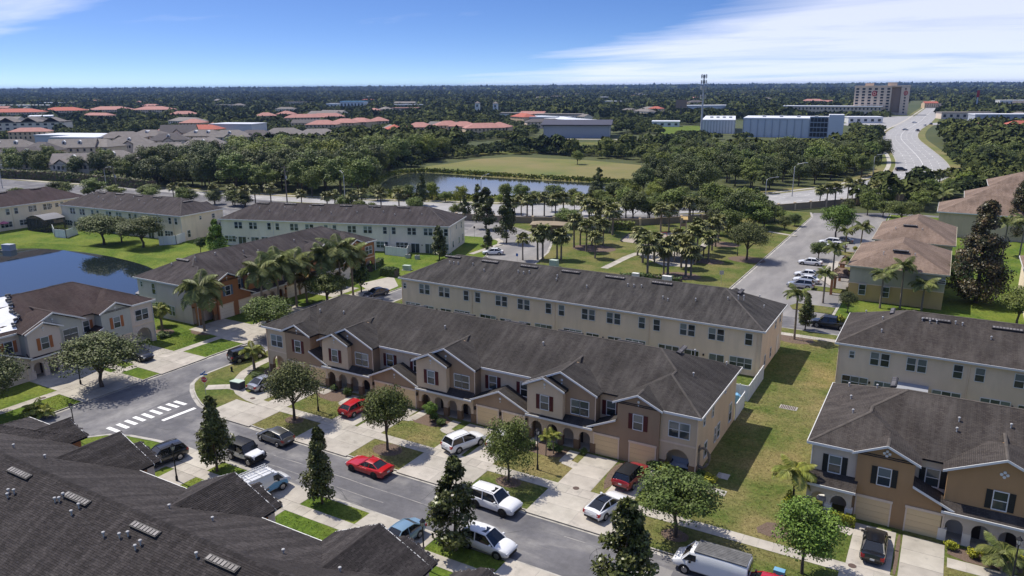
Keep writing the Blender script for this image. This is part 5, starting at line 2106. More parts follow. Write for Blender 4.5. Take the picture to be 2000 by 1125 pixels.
tree('oak_green', 'green tree left of the brown roof end, near the side street', 'tree', (-85.71,74.7), 6.2, 1.35, 1, None, z=.1)
tree('round', 'dark rounded tree in front of the tall palms', 'tree', (-89.58,99.98), 6.0, 1.05, 1, None, z=.1)
tree('magnolia', 'slim dark tree before the screened porch of the white row', 'magnolia', (-92.63,128.43), 7.2, 1.25, 1, None, z=.1)
for x, y, H, wf, lb in ((-87.82,140.38, 5.0, 1.2, 'small dark tree on the lawn beside the white saloon'), (-89.08,150.67, 12.0, .95, 'tall dark tree on the street corner behind the white saloon'), (-103.03,164.12, 10.5, 1.35, 'broad dark tree at the entry street'), (-116.18,173.86, 6.5, 1.2, 'small cone shaped tree behind the end of the white row')):
    tree('magnolia', lb, 'magnolia', (x, y), H, wf, 2, 'dark trees by the entry street', z=.1)
tree('magnolia', 'small dark tree beside the tall palm near the black pickup', 'magnolia', (-16.31,115.96), 5.6, 1.1, 0, None, z=.1)
tree('oak', 'big grey green oak on the lawn of the palm park', 'tree', (-35.37,159.54), 8.6, 1.15, 0, None, z=.1)
tree('maple', 'yellowish green tree over the end of the car park', 'tree', (-22.28,192.92), 8.4, 1.35, 1, None, z=.1)
tree('oak_green', 'bushy green tree right of the car park tree', 'tree', (-9.89,219.77), 7.0, 1.5, 1, None, z=0)
tree('wooda', 'reddish brown low tree beside the parked white cars', 'tree', (-22.2,166.7), 4.2, 1.2, 0, None, z=.1)
tree('oak_green', 'soft green tree at the right edge behind the beige row', 'tree', (11.33,132.7), 6.5, 1.2, 0, None, z=.1)
tree('oak', 'bushy tree by the porch of the yellow walled house', 'tree', (-11.88,128.41), 3.8, .9, 1, None, z=.1)

GP = 'tall feather palms of the estate'
palm_tree('royal palm standing alone on the lawn of the orange row', 'palm', (-95.62,71.15), 9.0, 4.4, 'palm', GP, 19, 1, droop=4)
for i, (x, y, H, sp, lb) in enumerate(((-93.03,80.37, 9.8, 4.0, 'left palm of the dense palm group before the orange row'), (-92.78,83.73, 10.4, 4.2, 'middle palm of the dense palm group before the orange row'), (-93.06,87.65, 9.6, 4.0, 'right palm of the dense palm group before the orange row'),
                                       (-90.69,92.51, 10.2, 4.3, 'left palm of the second palm group beside the brown roof'), (-88.96,94.2, 11.2, 4.5, 'tallest palm of the second palm group beside the brown roof'), (-89.48,97.68, 9.6, 4.0, 'right palm of the second palm group beside the brown roof'))):
    palm_tree(lb, 'palm', (x, y), H, sp, 'palm', GP, 20, 20 + i, droop=4, rz=i)
palm_tree('drooping yellowing palm leaning over the palm group', 'palm', (-93.35,90.32), 5.6, 3.4, 'palm_dry', GP, 13, 31, shaft=False, droop=6)
palm_tree('short yellow green palm before the round hedge tree', 'palm', (-100.83,67.7), 4.6, 1.9, 'palm_yellow', None, 15, 40, droop=2)
tree('round', 'round clipped tree behind the short yellow palm', 'tree', (-103.99,69.71), 4.4, 1.15, 0, None, z=.1)
palm_tree('short palm with a ring hedge beside the stop sign corner', 'palm', (-76.4,63.68), 3.6, 1.9, 'palm_yellow', None, 15, 41, droop=3, shaft=False, name='palm_tree')
gR = 'slim palms around the right hand houses'
for i, (x, y, H, sp, lb) in enumerate(((-16.88,110.49, 8.0, 2.3, 'slim palm at the corner of the cream row'), (-7.6,133.75, 7.0, 2.5, 'left of three slim palms before the yellow wall'), (-4.74,135.33, 8.4, 2.7, 'middle and tallest of three slim palms before the yellow wall'), (-1.61,135.71, 5.6, 2.6, 'right and lowest of three slim palms before the yellow wall'),
                                       (-16.26,132.79, 6.2, 2.2, 'palm on the corner lawn of the car park'), (-15.95,139.26, 9.4, 2.4, 'tall palm before the porch of the yellow walled house'), (-13.8,146.44, 6.0, 2.2, 'palm beside the orange porch posts'),
                                       (-15.16,175.02, 7.6, 2.8, 'palm between the two brown roofed houses'), (-18.25,176.86, 6.0, 2.2, 'palm beside the parked white sport utility car'), (11.52,189.5, 8.8, 3.2, 'palm right of the bronze magnolia'), (14.41,188.25, 9.6, 3.2, 'palm at the right edge by the marked car park bays'), (-1.41,237.73, 8.0, 3.0, 'palm by the brown tiled houses'))):
    palm_tree(lb, 'palm', (x, y), H, sp, 'palm', gR, 13, 60 + i, droop=1, rz=i * 1.3, r0=.15)
palm_tree('small palm with weeping fronds beside the ochre row', 'palm', (-8.48,63.35), 4.6, 2.3, 'palm_yellow', None, 14, 80, droop=4, r0=.09)
for x, y, lb in ((-31.74,61.11, 'left small golden palm in the bed by the arched porch'), (-31.27,61.87, 'right small golden palm in the bed by the arched porch')):
    palm_tree(lb, 'palm', (x, y), 2.7, 1.15, 'palm_yellow', 'golden palms by the arched porch', 10, int(x * -7), droop=0, shaft=False, r0=.06)
palm_tree('bushy areca palm cut by the lower right edge', 'palm', (6.98,61.52), 2.6, 2.0, 'palm', None, 13, 85, shaft=False, r0=.1)
palm_tree('low green palm plant beside the driveway at the left edge', 'palm', (-86.87,41.32), 1.7, 1.7, 'palm_yellow', None, 13, 86, shaft=False, r0=.08)
palm_tree('second low palm plant nearer the side street', 'palm', (-85.04,41.56), 1.4, 1.3, 'palm_yellow', None, 11, 87, shaft=False, r0=.08)

# fan palms of the little park and the avenue
gS = 'fan palms of the park'
SP = [(-76.95,136.95, 446), (-74.4,138.89, 458), (-73.44,139.41, 461), (-70.53,140.44, 452), (-69.76,140.85, 457), (-72.81,153.52, 444), (-72.54,156.26, 448), (-68.5,150.85, 452), (-70.15,157.55, 445), (-64.06,145.63, 450), (-69.71,159.77, 447),
      (-67.86,158.78, 430), (-72.76,173.96, 398), (-70.78,171.22, 410), (-75.63,174.77, 400), (-78.73,174.7, 408), (-78.22,177.4, 392), (-48.76,136.07, 476), (-53.58,146.38, 460), (-56.99,152.33, 435), (-46.53,139.16, 474), (-45.56,138.75, 478), (-51.43,147.55, 470), (-45.16,145.78, 466), (-42.25,139.63, 472),
      (-41.14,139.31, 474), (-46.17,159.95, 466), (-42.05,154.27, 442), (-44.36,165.14, 436), (-44.72,169.34, 446), (-45.47,174.2, 440), (-45.64,155.63, 470), (-49.5,156.39, 462), (-60.36,182.95, 402), (-61.49,180.01, 420)]
SP.sort(key=lambda q: math.atan2(q[0], q[1]))
ORD = ['first', 'second', 'third', 'fourth', 'fifth', 'sixth', 'seventh', 'eighth', 'ninth', 'tenth', 'eleventh', 'twelfth', 'thirteenth', 'fourteenth', 'fifteenth', 'sixteenth', 'seventeenth', 'eighteenth', 'nineteenth', 'twentieth']
NTH = {}
for i, (x, y, yt) in enumerate(SP):
    d = math.hypot(x, y)
    # height from the row of the crown top above the foot
    py = 0
    H = max(4.5, min(9.5, 6.0 + (i * 37 % 11) * .22))
    near_ = [('beside the entry street kerb', -73.44,139.41), ('in the mulch ring of the park lawn', -70.29,156.16), ('below the estate wall', -75.29,174.95), ('at the sand playground', -59.35,163.38), ('in front of the gazebo', -45.17,139.44), ('right of the gazebo', -44.36,165.14)]
    w_ = min(near_, key=lambda q: (q[1] - x) ** 2 + (q[2] - y) ** 2)[0]
    nth_ = NTH.setdefault(w_, [0])
    nth_[0] += 1
    tree('sabal', ORD[nth_[0] - 1] + ' fan palm from the left ' + w_, 'palm', (x, y), H, 1.0 + (i * 13 % 5) * .05, i % 3, gS, z=.1)
gS2 = 'fan palms along the avenue'
for i, (x, y) in enumerate(sorted([(-12.2,287.6), (-10.04,284.53), (-8.12,285.54), (-6.65,290.49), (-4.88,297.17), (-3.43,300.89), (-31.77,244.43), (-33.5,242.39), (-27.72,259.6), (-27,265.03), (-25.25,268.54), (-21.37,262.93), (-19.81,258.87), (-19.19,261.62), (-16.67,270.44), (-15.42,273.68), (-29.75,246.63), (-18.19,267.1),
                            (-103.93,180.38), (-101.59,183.52), (-101.14,185.69), (-99.01,188.78), (-95.01,187.98), (-93.49,189.76), (-90.51,195.28), (-105.67,187.24), (-185.29,161.23), (-183.43,165.7), (-195.98,161.46), (-158.53,164.37), (-158.49,167.59), (-151.77,167.94), (-150.61,170.68), (-188.97,160.44), (-170.29,165.74), (-65.09,190.28), (-60.46,199.82), (-146.2,174.09), (-139.66,174.36), (-220.68,158.44), (-216.64,159.27), (-202.9,160.24)], key=lambda q: math.atan2(q[0], q[1]))):
    w_ = 'before the dense wood' if x < -140 else 'between the lake and the estate wall' if x < -60 else 'along the right bend of the avenue'
    nth_ = NTH.setdefault(w_, [0])
    nth_[0] += 1
    tree('sabal', ORD[nth_[0] - 1] + ' fan palm from the left ' + w_, 'palm', (x, y), 6.3 + (i * 29 % 7) * .2, 1.05, i % 3, gS2, z=-.2)

# shrubs and hedges
gB = 'clipped shrubs around the houses'
for x, y, H, wf, yel, lb in ((-30.9, 62.3, .9, .8, 0, 'round shrub in the bed right of the golden palms'), (-33.9, 61.9, .9, .9, 0, 'low shrub in the bed left of the golden palms'), (-32.0, 62.9, .7, 1.0, 0, 'loose shrub close to the arched porch'),
                             (-46.2, 62.3, 1.0, .9, 0, 'shrub beside the yellow flowering plant'), (-45.0, 61.8, .8, .9, 0, 'small shrub in the bed of the middle porch'), (-59.43,62.89, 1.2, .9, 0, 'round shrub in the bed by the left porch'), (-62.04,63.23, .9, .8, 0, 'small shrub in the bed by the left porch'),
                             (-20.17,63.71, 1.0, 1.2, 1, 'yellow clipped shrub under the arched corner porch'), (-21.35,63.85, 1.0, .9, 0, 'dark shrub by the right garage'), (-16.01,63.85, .9, 1.2, 1, 'yellow green shrub at the house corner'),
                             (-16.99,64.39, .8, 1.0, 0, 'low shrub beside the wicker wreath'), (-8.66,62.48, 1.9, .9, 1, 'tall yellow topped clipped shrub beside the street lamp'), (5.15,62.54, .9, .8, 1, 'left yellow shrub by the lower right walkway'), (6.01,62.8, .8, .8, 1, 'right yellow shrub by the lower right walkway'),
                             (3.57,62.96, .8, .8, 1, 'yellow flowering shrub by the ochre garage'), (-98.54,66.22, 1.0, 1.7, 0, 'low ring hedge under the short yellow palm'), (-73.61,61.53, .8, 1.2, 0, 'ring hedge under the short palm at the corner'), (-21.8,63.95, .7, .7, 0, 'small plant between the garages'),
                             (-15.46,154.28, 1.3, .9, 1, 'golden shrub by the orange porch posts'), (-12.97,140.9, 1.5, 1.2, 1, 'bright yellow shrub on the corner of the yellow wall'), (-11.92,119.82, 2.0, 1.3, 1, 'golden shrub in front of the black pickup'), (-16.55,180.19, 1.0, .9, 1, 'yellow plant by the second brown house'),
                             (-102.36,48.56, 1.4, 1.0, 0, 'dark shrub left of the arched porch with the orange shutters'), (-100.75,50.53, 1.3, 1.1, 0, 'dark shrub under the oak by the grey arches'), (-66.9,67.31, 1.0, 1, 0, 'loose shrub beneath the left arcade'), (8.04,63.21, .9, 1.1, 1, 'yellow leaved shrub at the lower right corner'), (-28.52,63.17, .8, .6, 0, 'potted green plant beside the garage')):
    tree('bush_yellow' if yel else 'bush', lb, 'shrub', (x, y), H, wf * 1.1 / max(H / 1.5, .4) * .62, 0 if yel else int(abs(x)) % 2, gB, z=.1)


def hedge(label, pts, w, h, m='hedge', leaves=900, size=.2):
    rng = np.random.default_rng(len(label))
    P_ = [np.array(p) for p in pts]
    seg = [np.linalg.norm(b - a) for a, b in zip(P_, P_[1:])]
    tot = sum(seg)
    pos, nr = [], []
    for _ in range(leaves):
        s = rng.random() * tot
        for (a, b, l) in zip(P_, P_[1:], seg):
            if s <= l:
                break
            s -= l
        d = (b - a) / l
        q = a + d * min(s, l)
        n = np.array([-d[1], d[0]])
        side = rng.integers(0, 3)
        if side == 2:
            o, zz_, nn_ = rng.uniform(-.5, .5) * w, h, (0, 0, 1)
        else:
            sg = 1 if side else -1
            o, zz_, nn_ = sg * w / 2, rng.random() * h, (*(n * sg), .3)
        pos.append((q[0] + n[0] * o, q[1] + n[1] * o, zz_ + rng.normal() * .06 + .1))
        nr.append(nn_)
    pos = np.array(pos)
    me = quad_cloud('hedge', pos - np.array([*P_[0], 0]), np.array(nr) + rng.normal(size=(leaves, 3)) * .45, rng.uniform(.7, 1.3, leaves) * size, M[m], 1)
    mb = MB()
    for a, b in zip(P_, P_[1:]):
        d = (b - a) / np.linalg.norm(b - a)
        n = np.array([-d[1], d[0]]) * w * .42
        a, b = a - P_[0], b - P_[0]
        mb.prism([tuple(a - n), tuple(b - n), tuple(b + n), tuple(a + n)], 0, h * .95)
    t = thing('hedge', label, 'hedge', P_[0])
    mb.build('branches', M['bark'], t)
    ob('foliage', me, t)
    return t


hedge('box shaped clipped hedge by the concrete forecourt', [(-94.51,112), (-91.33,112.33)], 2.0, 1.5, leaves=1500, size=.22)
hedge('dark hedge in front of the orange row entrance', [(-98.5,112.71), (-101.07,119.47)], 1.2, 1.3)
hedge('long dark hedge along the far side of the avenue', [(-346.93,168.12), (-312.13,173.98), (-275.68,174.54), (-252.41,173.36)], 3.0, 3.2, 'wood1', 2600, .6)
hedge('flowering yellow hedge below the left porch of the ochre row', [(-5.55,62.59), (-3.43,62.73)], .7, .8, 'hedge_yellow', 900, .14)
hedge('low green hedge along the front of the cream row', [(-52.24,130.54), (-47.98,132.87), (-41.09,133.17)], 1.6, 1.2, 'hedge', 1300, .25)
hedge('green hedge below the estate wall', [(-75.26,178.17), (-68.38,180.24)], 2.5, 2.0, 'wood2', 900, .35)
tree('oak_green', 'large rounded bluish green bush by the estate wall', 'shrub', (-85.83,175.81), 5.4, 1.7, 0, None, name='shrub', z=-.2)
tree('maple', 'yellow green plant with broad leaves in the bed of the middle arches', 'shrub', (-46.6, 61.9), 2.4, 1.0, 1, None, name='shrub', z=.1)

# ------------------------------------------------------------------ woods beyond the avenue


def in_poly(x, y, poly):
    c = False
    j = len(poly) - 1
    for i in range(len(poly)):
        xi, yi = poly[i]
        xj, yj = poly[j]
        if (yi > y) != (yj > y) and x < (xj - xi) * (y - yi) / (yj - yi) + xi:
            c = not c
        j = i
    return c


def scatter(poly, spacing, seed, jitter=.45, avoid=()):
    rnd = random.Random(seed)
    xs, ys = [p[0] for p in poly], [p[1] for p in poly]
    out = []
    y = min(ys)
    row = 0
    while y < max(ys):
        x = min(xs) + (spacing / 2 if row % 2 else 0)
        while x < max(xs):
            px, py = x + rnd.uniform(-1, 1) * jitter * spacing, y + rnd.uniform(-1, 1) * jitter * spacing
            if in_poly(px, py, poly) and not any(in_poly(px, py, a) for a in avoid):
                out.append((px, py))
            x += spacing
        y += spacing * .87
        row += 1
    return out


LAKE = [(-175.57,204.07), (-204.37,242.85), (-213.98,275.97), (-219.57,316.82), (-218.74,339.38), (-209.44,361.08), (-164.34,362.76), (-124.96,346.46), (-103.97,284.35), (-94.01,232.6), (-119.8,206.35), (-141.33,197.52)]
WATER = [(-174.82,205.94), (-211.28,272.46), (-105.27,269.22), (-95.53,238.59), (-104.96,220.38), (-122.58,211.14), (-142.29,204.71), (-157.34,199.49)]
ROAD_AV = [(a[0], a[1]) for a in AVS]


def near_av(x, y, d):
    return any((x - a) ** 2 + (y - b) ** 2 < d * d for a, b in ROAD_AV)


WOODS = [
    ('tree of the wood left of the lake', [(-203.15,178.28), (-182.56,184.97), (-166.52,194.7), (-205.32,242.37), (-222.5,287.06), (-226.85,332.11), (-263.86,395), (-307.14,408.2), (-315.45,357.15), (-312.3,311.06), (-292.3,263.24), (-256.21,216.43)], 10.2, (9, 14.5), 'aaabbcb', 1),
    ('tree on the sunlit wood flank', [(-243.38,209.2), (-270.23,268.65), (-316.89,323.76), (-338.64,305.64), (-308.48,255.2)], 10, (10, 14), 'ccb', 2),
    ('tree behind the power lines', [(-257.45,167.6), (-226.15,174.81), (-207.9,181.42), (-254.27,217.42), (-304.3,251.67), (-309.81,235.5), (-298.1,205.68)], 9.5, (9, 14), 'aaab', 3),
    ('tree between lake and wide road', [(-96.71,251), (-80.58,234.42), (-63.54,251.19), (-55.51,275.4), (-41.55,295.29), (-28.91,322.74), (-25.1,378.11), (-34.35,436.15), (-61.46,426.24), (-94.75,400.09), (-121.93,383.55), (-120.61,337.94)], 11.2, (8.0, 12.5), 'aaabb', 4),
    ('tree on the near lake bank', [(-161.92,181.79), (-135.96,187.24), (-113.61,195.67), (-88.72,215.57), (-71.29,231.83), (-81.49,247.3), (-95.37,235.92), (-121.67,212.9), (-146.37,205.23), (-172.95,199.64)], 7.5, (3, 6.5), 'bbac', 5),
    ('tree behind the estate wall', [(-77.6,190.68), (-58.07,208.58), (-45.34,227.42), (-48.8,236.6), (-61.1,219.09), (-76.33,204.81), (-82.16,201.72)], 7.0, (6, 9.5), 'babc', 6),
    ('tree around the estate entrance', [(-46.5,177.07), (-41.31,190.83), (-37.7,213.76), (-36.99,228.71), (-42.16,225.98), (-50.52,206.94), (-52.21,192.96)], 8.5, (5.5, 9), 'aab', 7),
    ('tree right of the wide road', [(4.54,385.74), (26,354.54), (42.93,520.25), (44.03,661.13), (9.25,645.46), (-10.34,588.66), (-2.99,498.26)], 10.5, (9, 14), 'aabb', 8),
    ('tree on the far meadow edge', [(-209.44,361.08), (-175.14,360.73), (-128.44,355.98), (-139.92,381.26), (-185.01,387.53), (-226.8,391.06)], 12.5, (7, 11), 'bab', 9),
    ('tree before the grey roofed estate', [(-355.26,172.31), (-317.4,179.14), (-281.11,182.4), (-281.17,193.7), (-320.87,207.72), (-365.76,204.87), (-403.64,196.6)], 11, (8, 11), 'aaab', 10),
    ('bush by the avenue palms', [(-20.78,242.53), (-12.19,255.87), (-3.11,272.5), (6.85,304.73), (10.22,325.27), (5.35,313.08), (-7.52,275.22), (-20.28,251.61)], 7.5, (4.5, 8), 'bcb', 11),
    ('tree between avenue and left townhouses', [(-265.61,127.28), (-257.81,149.74), (-218.18,154.68), (-194.43,155.26), (-177.54,166.46), (-147.34,165.13), (-122.46,173.39), (-126.01,178.48), (-182.33,171.06), (-226.39,160.7), (-266.78,155.14), (-278.19,133.6)], 6.4, (3.4, 6.0), 'bab', 12),
]
nW = {}
TW = []
for lb, poly, sp, hr, kinds, sd_ in WOODS:
    rnd = random.Random(sd_)
    for (x, y) in scatter(poly, sp, sd_):
        if in_poly(x, y, WATER if sd_ == 5 else LAKE) and sd_ not in (9,) or near_av(x, y, 10.8 if sd_ in (5, 6, 11, 12) else 13.5):
            continue
        TW.append((lb, x, y, rnd.uniform(*hr), rnd.choice(kinds), rnd.uniform(.85, 1.2), rnd.randrange(3)))
AVT = {'tree on the near lake bank', 'tree behind the estate wall', 'tree around the estate entrance', 'bush by the avenue palms', 'tree between avenue and left townhouses', 'tree before the grey roofed estate'}
TW.sort(key=lambda q: (q[0] not in AVT, q[1] ** 2 + q[2] ** 2))
nav = sum(q[0] in AVT for q in TW)
print('avenue trees', nav)
print('wood trees', len(TW))
LOOK = {'a': 'dark green', 'b': 'mid green', 'c': 'yellow green'}
by = {}
for q in TW[:nav + 280]:
    by.setdefault(q[0], []).append(q)
for lb, qs in by.items():
    xs, ys = sorted(q[1] for q in qs), sorted(q[2] for q in qs)
    for lb, x, y, H, k, wf, sd_ in qs:
        fx, fy = xs.index(x) / len(xs), ys.index(y) / len(ys)
        pos_ = ('western end', 'western half', 'middle', 'eastern half', 'eastern end')[min(4, int(fx * 5))]
        row_ = ('front', 'middle', 'back')[min(2, int(fy * 3))]
        size_ = 'low' if H < 8 else 'tall' if H > 12 else 'medium high'
        tree('wood' + k, LOOK[k] + ' ' + size_ + ' ' + lb + ', ' + row_ + ' row, ' + pos_, 'tree', (x, y), H, wf * (1.35 if lb in AVT and H < 6 else 1), sd_, 'trees planted along the avenue' if lb in AVT else 'broadleaf trees of the woods', name='avenue_tree' if lb in AVT else 'wood_tree', z=-.3)
rest = TW[nav + 280:]
for x, y, H, lb in ((-142.7,189.5, 9.5, 'dark pyramid shaped tree on the near lake shore'), (-104.22,238.28, 9.0, 'slim dark tree standing at the water'), (-116.48,181.5, 9, 'tall bushy tree before the lake'), (-46.95,218.38, 8, 'slender tree near the entrance gate')):
    tree('pine', lb, 'tree', (x, y), H, 1.3, 0, None, z=-.3)
tree('woodb', 'large round bush tree beside the avenue on the left', 'tree', (-256.27,153.35), 6.2, 1.6, 1, None, name='wood_tree', z=-.2)
tree('woodc', 'isolated bright bush on the meadow', 'shrub', (-153.74,326.7), 6.5, 1.1, 1, None, name='shrub', z=-.3)

for i, (x, y, H, k, lb) in enumerate(((-83.32,195.16, 6.93, 'b', 'left green tree of the belt behind the park palms'), (-73.8,192.71, 8.66, 'a', 'dark rounded tree above the park behind the palms'), (-70.44,196.34, 6.48, 'b', 'green tree right of the dark rounded one'), (-69.15,202.69, 7.76, 'b', 'tall thin crowned tree before the estate wall'),
                                     (-64.3,201.46, 7.08, 'a', 'dark tree before the middle of the estate wall'), (-62.61,208.11, 6.37, 'c', 'yellowish tree before the estate wall'), (-57.36,205.15, 6.51, 'a', 'dark tree over the estate wall near the playground'), (-51.46,201.04, 7.13, 'b', 'green tree behind the big oak of the park'),
                                     (-46.37,196.92, 9.83, 'a', 'tallest tree behind the big oak of the park'), (-42.22,195.86, 8.39, 'b', 'green tree left of the entrance drive'), (-44.38,181.03, 7.19, 'b', 'bushy tree touching the big oak of the park'), (-40.57,200.02, 7.18, 'a', 'dark tree beside the entrance drive'),
                                     (-39.83,209.01, 5.24, 'b', 'small green tree at the entrance drive'), (-35.08,198.08, 3.92, 'a', 'low dark tree at the kerb of the car park'), (-33.89,205.26, 3.49, 'a', 'small dark tree at the top of the car park'), (-51.49,194.18, 5.62, 'a', 'tree over the playground edge'),
                                     (-120.38,175.47, 4.09, 'b', 'low tree behind the ridge of the white row'), (-109.55,189.26, 4.8, 'a', 'bushy tree on the avenue below the lake'), (-101.22,197.87, 4.56, 'a', 'dark bush on the avenue below the lake'), (-96.15,202.7, 3.98, 'b', 'green bush on the avenue below the lake'),
                                     (-19.3,233.06, 6.62, 'b', 'green tree left of the avenue palms'), (-15.22,231.34, 5.39, 'b', 'green tree below the avenue palms'), (-6.97,249.83, 5.67, 'b', 'green tree before the brown tiled houses'), (4.42,289.35, 8, 'c', 'light green tree above the brown tiled houses'), (9.6,306.16, 8.35, 'b', 'bushy tree above the brown tiled houses'), (-24.2,230.46, 4.91, 'a', 'dark tree behind the car park tree'))):
    tree('wood' + k, lb, 'tree', (x, y), H, .95 + (i * 7 % 5) * .08, i % 3, 'trees planted along the avenue', name='avenue_tree', z=-.2)
# reeds and low growth on the lake shore
rng = np.random.default_rng(77)
sh = smooth_line([(-177.47,209.1), (-197.13,236.69), (-204.82,264.05), (-187.34,266.22), (-162.87,264), (-133.27,265.61), (-114.72,267.87), (-103.03,263.58), (-98.49,241.27), (-106.44,223.47), (-124.3,214.12), (-145,208.65), (-157.3,202.23)], it=3)
pp_ = []
for i, (x, y) in enumerate(sh):
    a, b = sh[i - 1], sh[(i + 1) % len(sh)]
    dx, dy = b[0] - a[0], b[1] - a[1]
    l = math.hypot(dx, dy)
    for _ in range(80):
        o_ = abs(rng.normal()) * 3.0
        f = rng.random()
        pp_.append((a[0] + dx * f + dy / l * o_ * -1, a[1] + dy * f - dx / l * o_ * -1, rng.random() * 1.1))
pp_ = np.array(pp_)
rd_ = ob('reeds', quad_cloud('reeds', pp_, np.stack([rng.normal(size=len(pp_)), rng.normal(size=len(pp_)), rng.random(len(pp_)) * .5], 1), rng.uniform(.5, 1.1, len(pp_)), M['wood3'], 5, 1.4))
rd_['kind'] = 'stuff'

# ------------------------------------------------------------------ vehicles
# body profile: stations along x (front = +x) with half width, sill, shoulder and deck height
CARS = {
    'sedan': dict(L=4.7, W=1.82, st=[(-2.35, .70, .42, .66, .72), (-2.28, .80, .30, .84, .98), (-1.95, .88, .24, .90, 1.02), (-1.2, .91, .22, .90, .98), (0, .91, .22, .88, .94), (.95, .91, .22, .84, .92), (1.6, .89, .24, .78, .86), (2.1, .82, .26, .70, .76), (2.3, .70, .34, .60, .64), (2.35, .60, .40, .54, .58)],
                  cab=[(-1.85, .70, 1.0), (-1.05, .60, 1.40), (-.2, .61, 1.44), (.35, .60, 1.40), (1.2, .72, .90)], wb=(1.38, -1.40), r=.33),
    'hatch': dict(L=4.4, W=1.78, st=[(-2.2, .72, .42, .72, .80), (-2.14, .80, .30, .90, 1.05), (-1.8, .87, .24, .94, 1.06), (-1.0, .89, .22, .92, 1.0), (0, .89, .22, .88, .95), (.9, .89, .22, .84, .92), (1.5, .86, .24, .78, .86), (1.95, .79, .26, .70, .76), (2.15, .68, .34, .60, .64), (2.2, .58, .40, .54, .58)],
                  cab=[(-2.1, .68, 1.04), (-1.55, .60, 1.36), (-.4, .62, 1.49), (.2, .61, 1.45), (1.25, .70, .90)], wb=(1.35, -1.35), r=.32),
    'coupe': dict(L=4.7, W=1.85, st=[(-2.35, .72, .40, .70, .78), (-2.28, .82, .28, .86, .98), (-1.9, .91, .22, .92, 1.0), (-1.2, .925, .20, .90, .96), (0, .92, .20, .84, .90), (.8, .92, .20, .82, .89), (1.6, .91, .22, .78, .85), (2.1, .84, .24, .68, .74), (2.3, .72, .32, .58, .62), (2.35, .60, .38, .52, .56)],
                  cab=[(-1.95, .60, .99), (-.95, .56, 1.33), (-.35, .57, 1.38), (.05, .57, 1.36), (.98, .70, .89)], wb=(1.42, -1.40), r=.34),
    'muscle': dict(L=4.85, W=1.92, st=[(-2.42, .78, .42, .76, .84), (-2.34, .88, .30, .90, 1.0), (-1.9, .95, .24, .96, 1.02), (-1.2, .95, .22, .92, .97), (0, .93, .22, .88, .93), (.6, .94, .22, .88, .95), (1.6, .95, .24, .86, .95), (2.15, .90, .26, .78, .84), (2.38, .80, .34, .66, .70), (2.42, .70, .40, .58, .62)],
                   cab=[(-1.75, .62, 1.0), (-1.0, .57, 1.34), (-.5, .58, 1.38), (-.1, .57, 1.36), (.75, .70, .94)], wb=(1.46, -1.40), r=.36),
    'suv': dict(L=4.75, W=1.88, st=[(-2.37, .80, .46, .86, .92), (-2.30, .86, .34, 1.02, 1.12), (-1.8, .93, .28, 1.06, 1.12), (-1.0, .94, .26, 1.04, 1.08), (0, .94, .26, 1.0, 1.05), (.95, .94, .26, .96, 1.04), (1.6, .92, .28, .92, 1.0), (2.1, .86, .30, .84, .90), (2.32, .74, .38, .70, .74), (2.37, .62, .44, .60, .64)],
                cab=[(-2.22, .76, 1.1), (-1.9, .67, 1.62), (-.6, .68, 1.70), (.25, .67, 1.66), (1.15, .76, 1.03)], wb=(1.42, -1.38), r=.37),
    'bigsuv': dict(L=4.85, W=1.92, st=[(-2.42, .86, .50, .94, 1.0), (-2.36, .90, .38, 1.08, 1.16), (-1.8, .95, .32, 1.12, 1.17), (-1.0, .96, .30, 1.10, 1.14), (0, .96, .30, 1.08, 1.12), (.95, .96, .30, 1.06, 1.12), (1.7, .95, .32, 1.04, 1.10), (2.2, .90, .34, .96, 1.02), (2.38, .82, .42, .80, .84), (2.42, .72, .48, .68, .72)],
                   cab=[(-2.32, .80, 1.15), (-2.1, .72, 1.72), (-.6, .73, 1.80), (.35, .72, 1.75), (1.0, .80, 1.11)], wb=(1.42, -1.40), r=.40),
    'jeep': dict(L=4.2, W=1.85, st=[(-2.1, .80, .55, 1.0, 1.02), (-2.06, .84, .5, 1.12, 1.14), (-1.0, .86, .45, 1.14, 1.15), (.2, .86, .45, 1.13, 1.14), (.75, .82, .5, 1.10, 1.12), (1.5, .72, .55, 1.06, 1.10), (1.9, .68, .6, 1.02, 1.05), (1.95, .66, .66, .98, 1.0)],
                 cab=[(-2.04, .78, 1.14), (-1.95, .74, 1.80), (-.4, .75, 1.84), (.35, .74, 1.82), (.75, .78, 1.12)], wb=(1.35, -1.25), r=.41),
    'pickup': dict(L=5.6, W=1.98, st=[(-2.8, .90, .55, 1.04, 1.06), (-2.75, .94, .45, 1.12, 1.13), (-1.2, .97, .40, 1.12, 1.13), (0, .97, .38, 1.10, 1.13), (1.2, .97, .38, 1.06, 1.14), (2.1, .96, .40, 1.02, 1.12), (2.6, .92, .42, .94, 1.04), (2.78, .84, .50, .80, .86), (2.8, .76, .56, .70, .74)],
                   cab=[(-1.05, .80, 1.13), (-.9, .72, 1.80), (.3, .74, 1.86), (.85, .72, 1.82), (1.55, .82, 1.13)], wb=(1.75, -1.75), r=.42),
    'van': dict(L=5.7, W=2.0, st=[(-2.85, .92, .50, 1.1, 1.95), (-2.80, .97, .40, 1.3, 2.05), (-1.5, 1.0, .36, 1.3, 2.08), (0, 1.0, .36, 1.3, 2.08), (1.0, 1.0, .36, 1.3, 2.04), (1.5, .99, .36, 1.25, 1.9), (1.62, .98, .36, 1.2, 1.28), (2.2, .94, .38, 1.1, 1.18), (2.7, .88, .42, .94, 1.0), (2.82, .80, .5, .8, .86), (2.85, .72, .55, .7, .74)],
                cab=None, wb=(1.78, -1.72), r=.37),
}


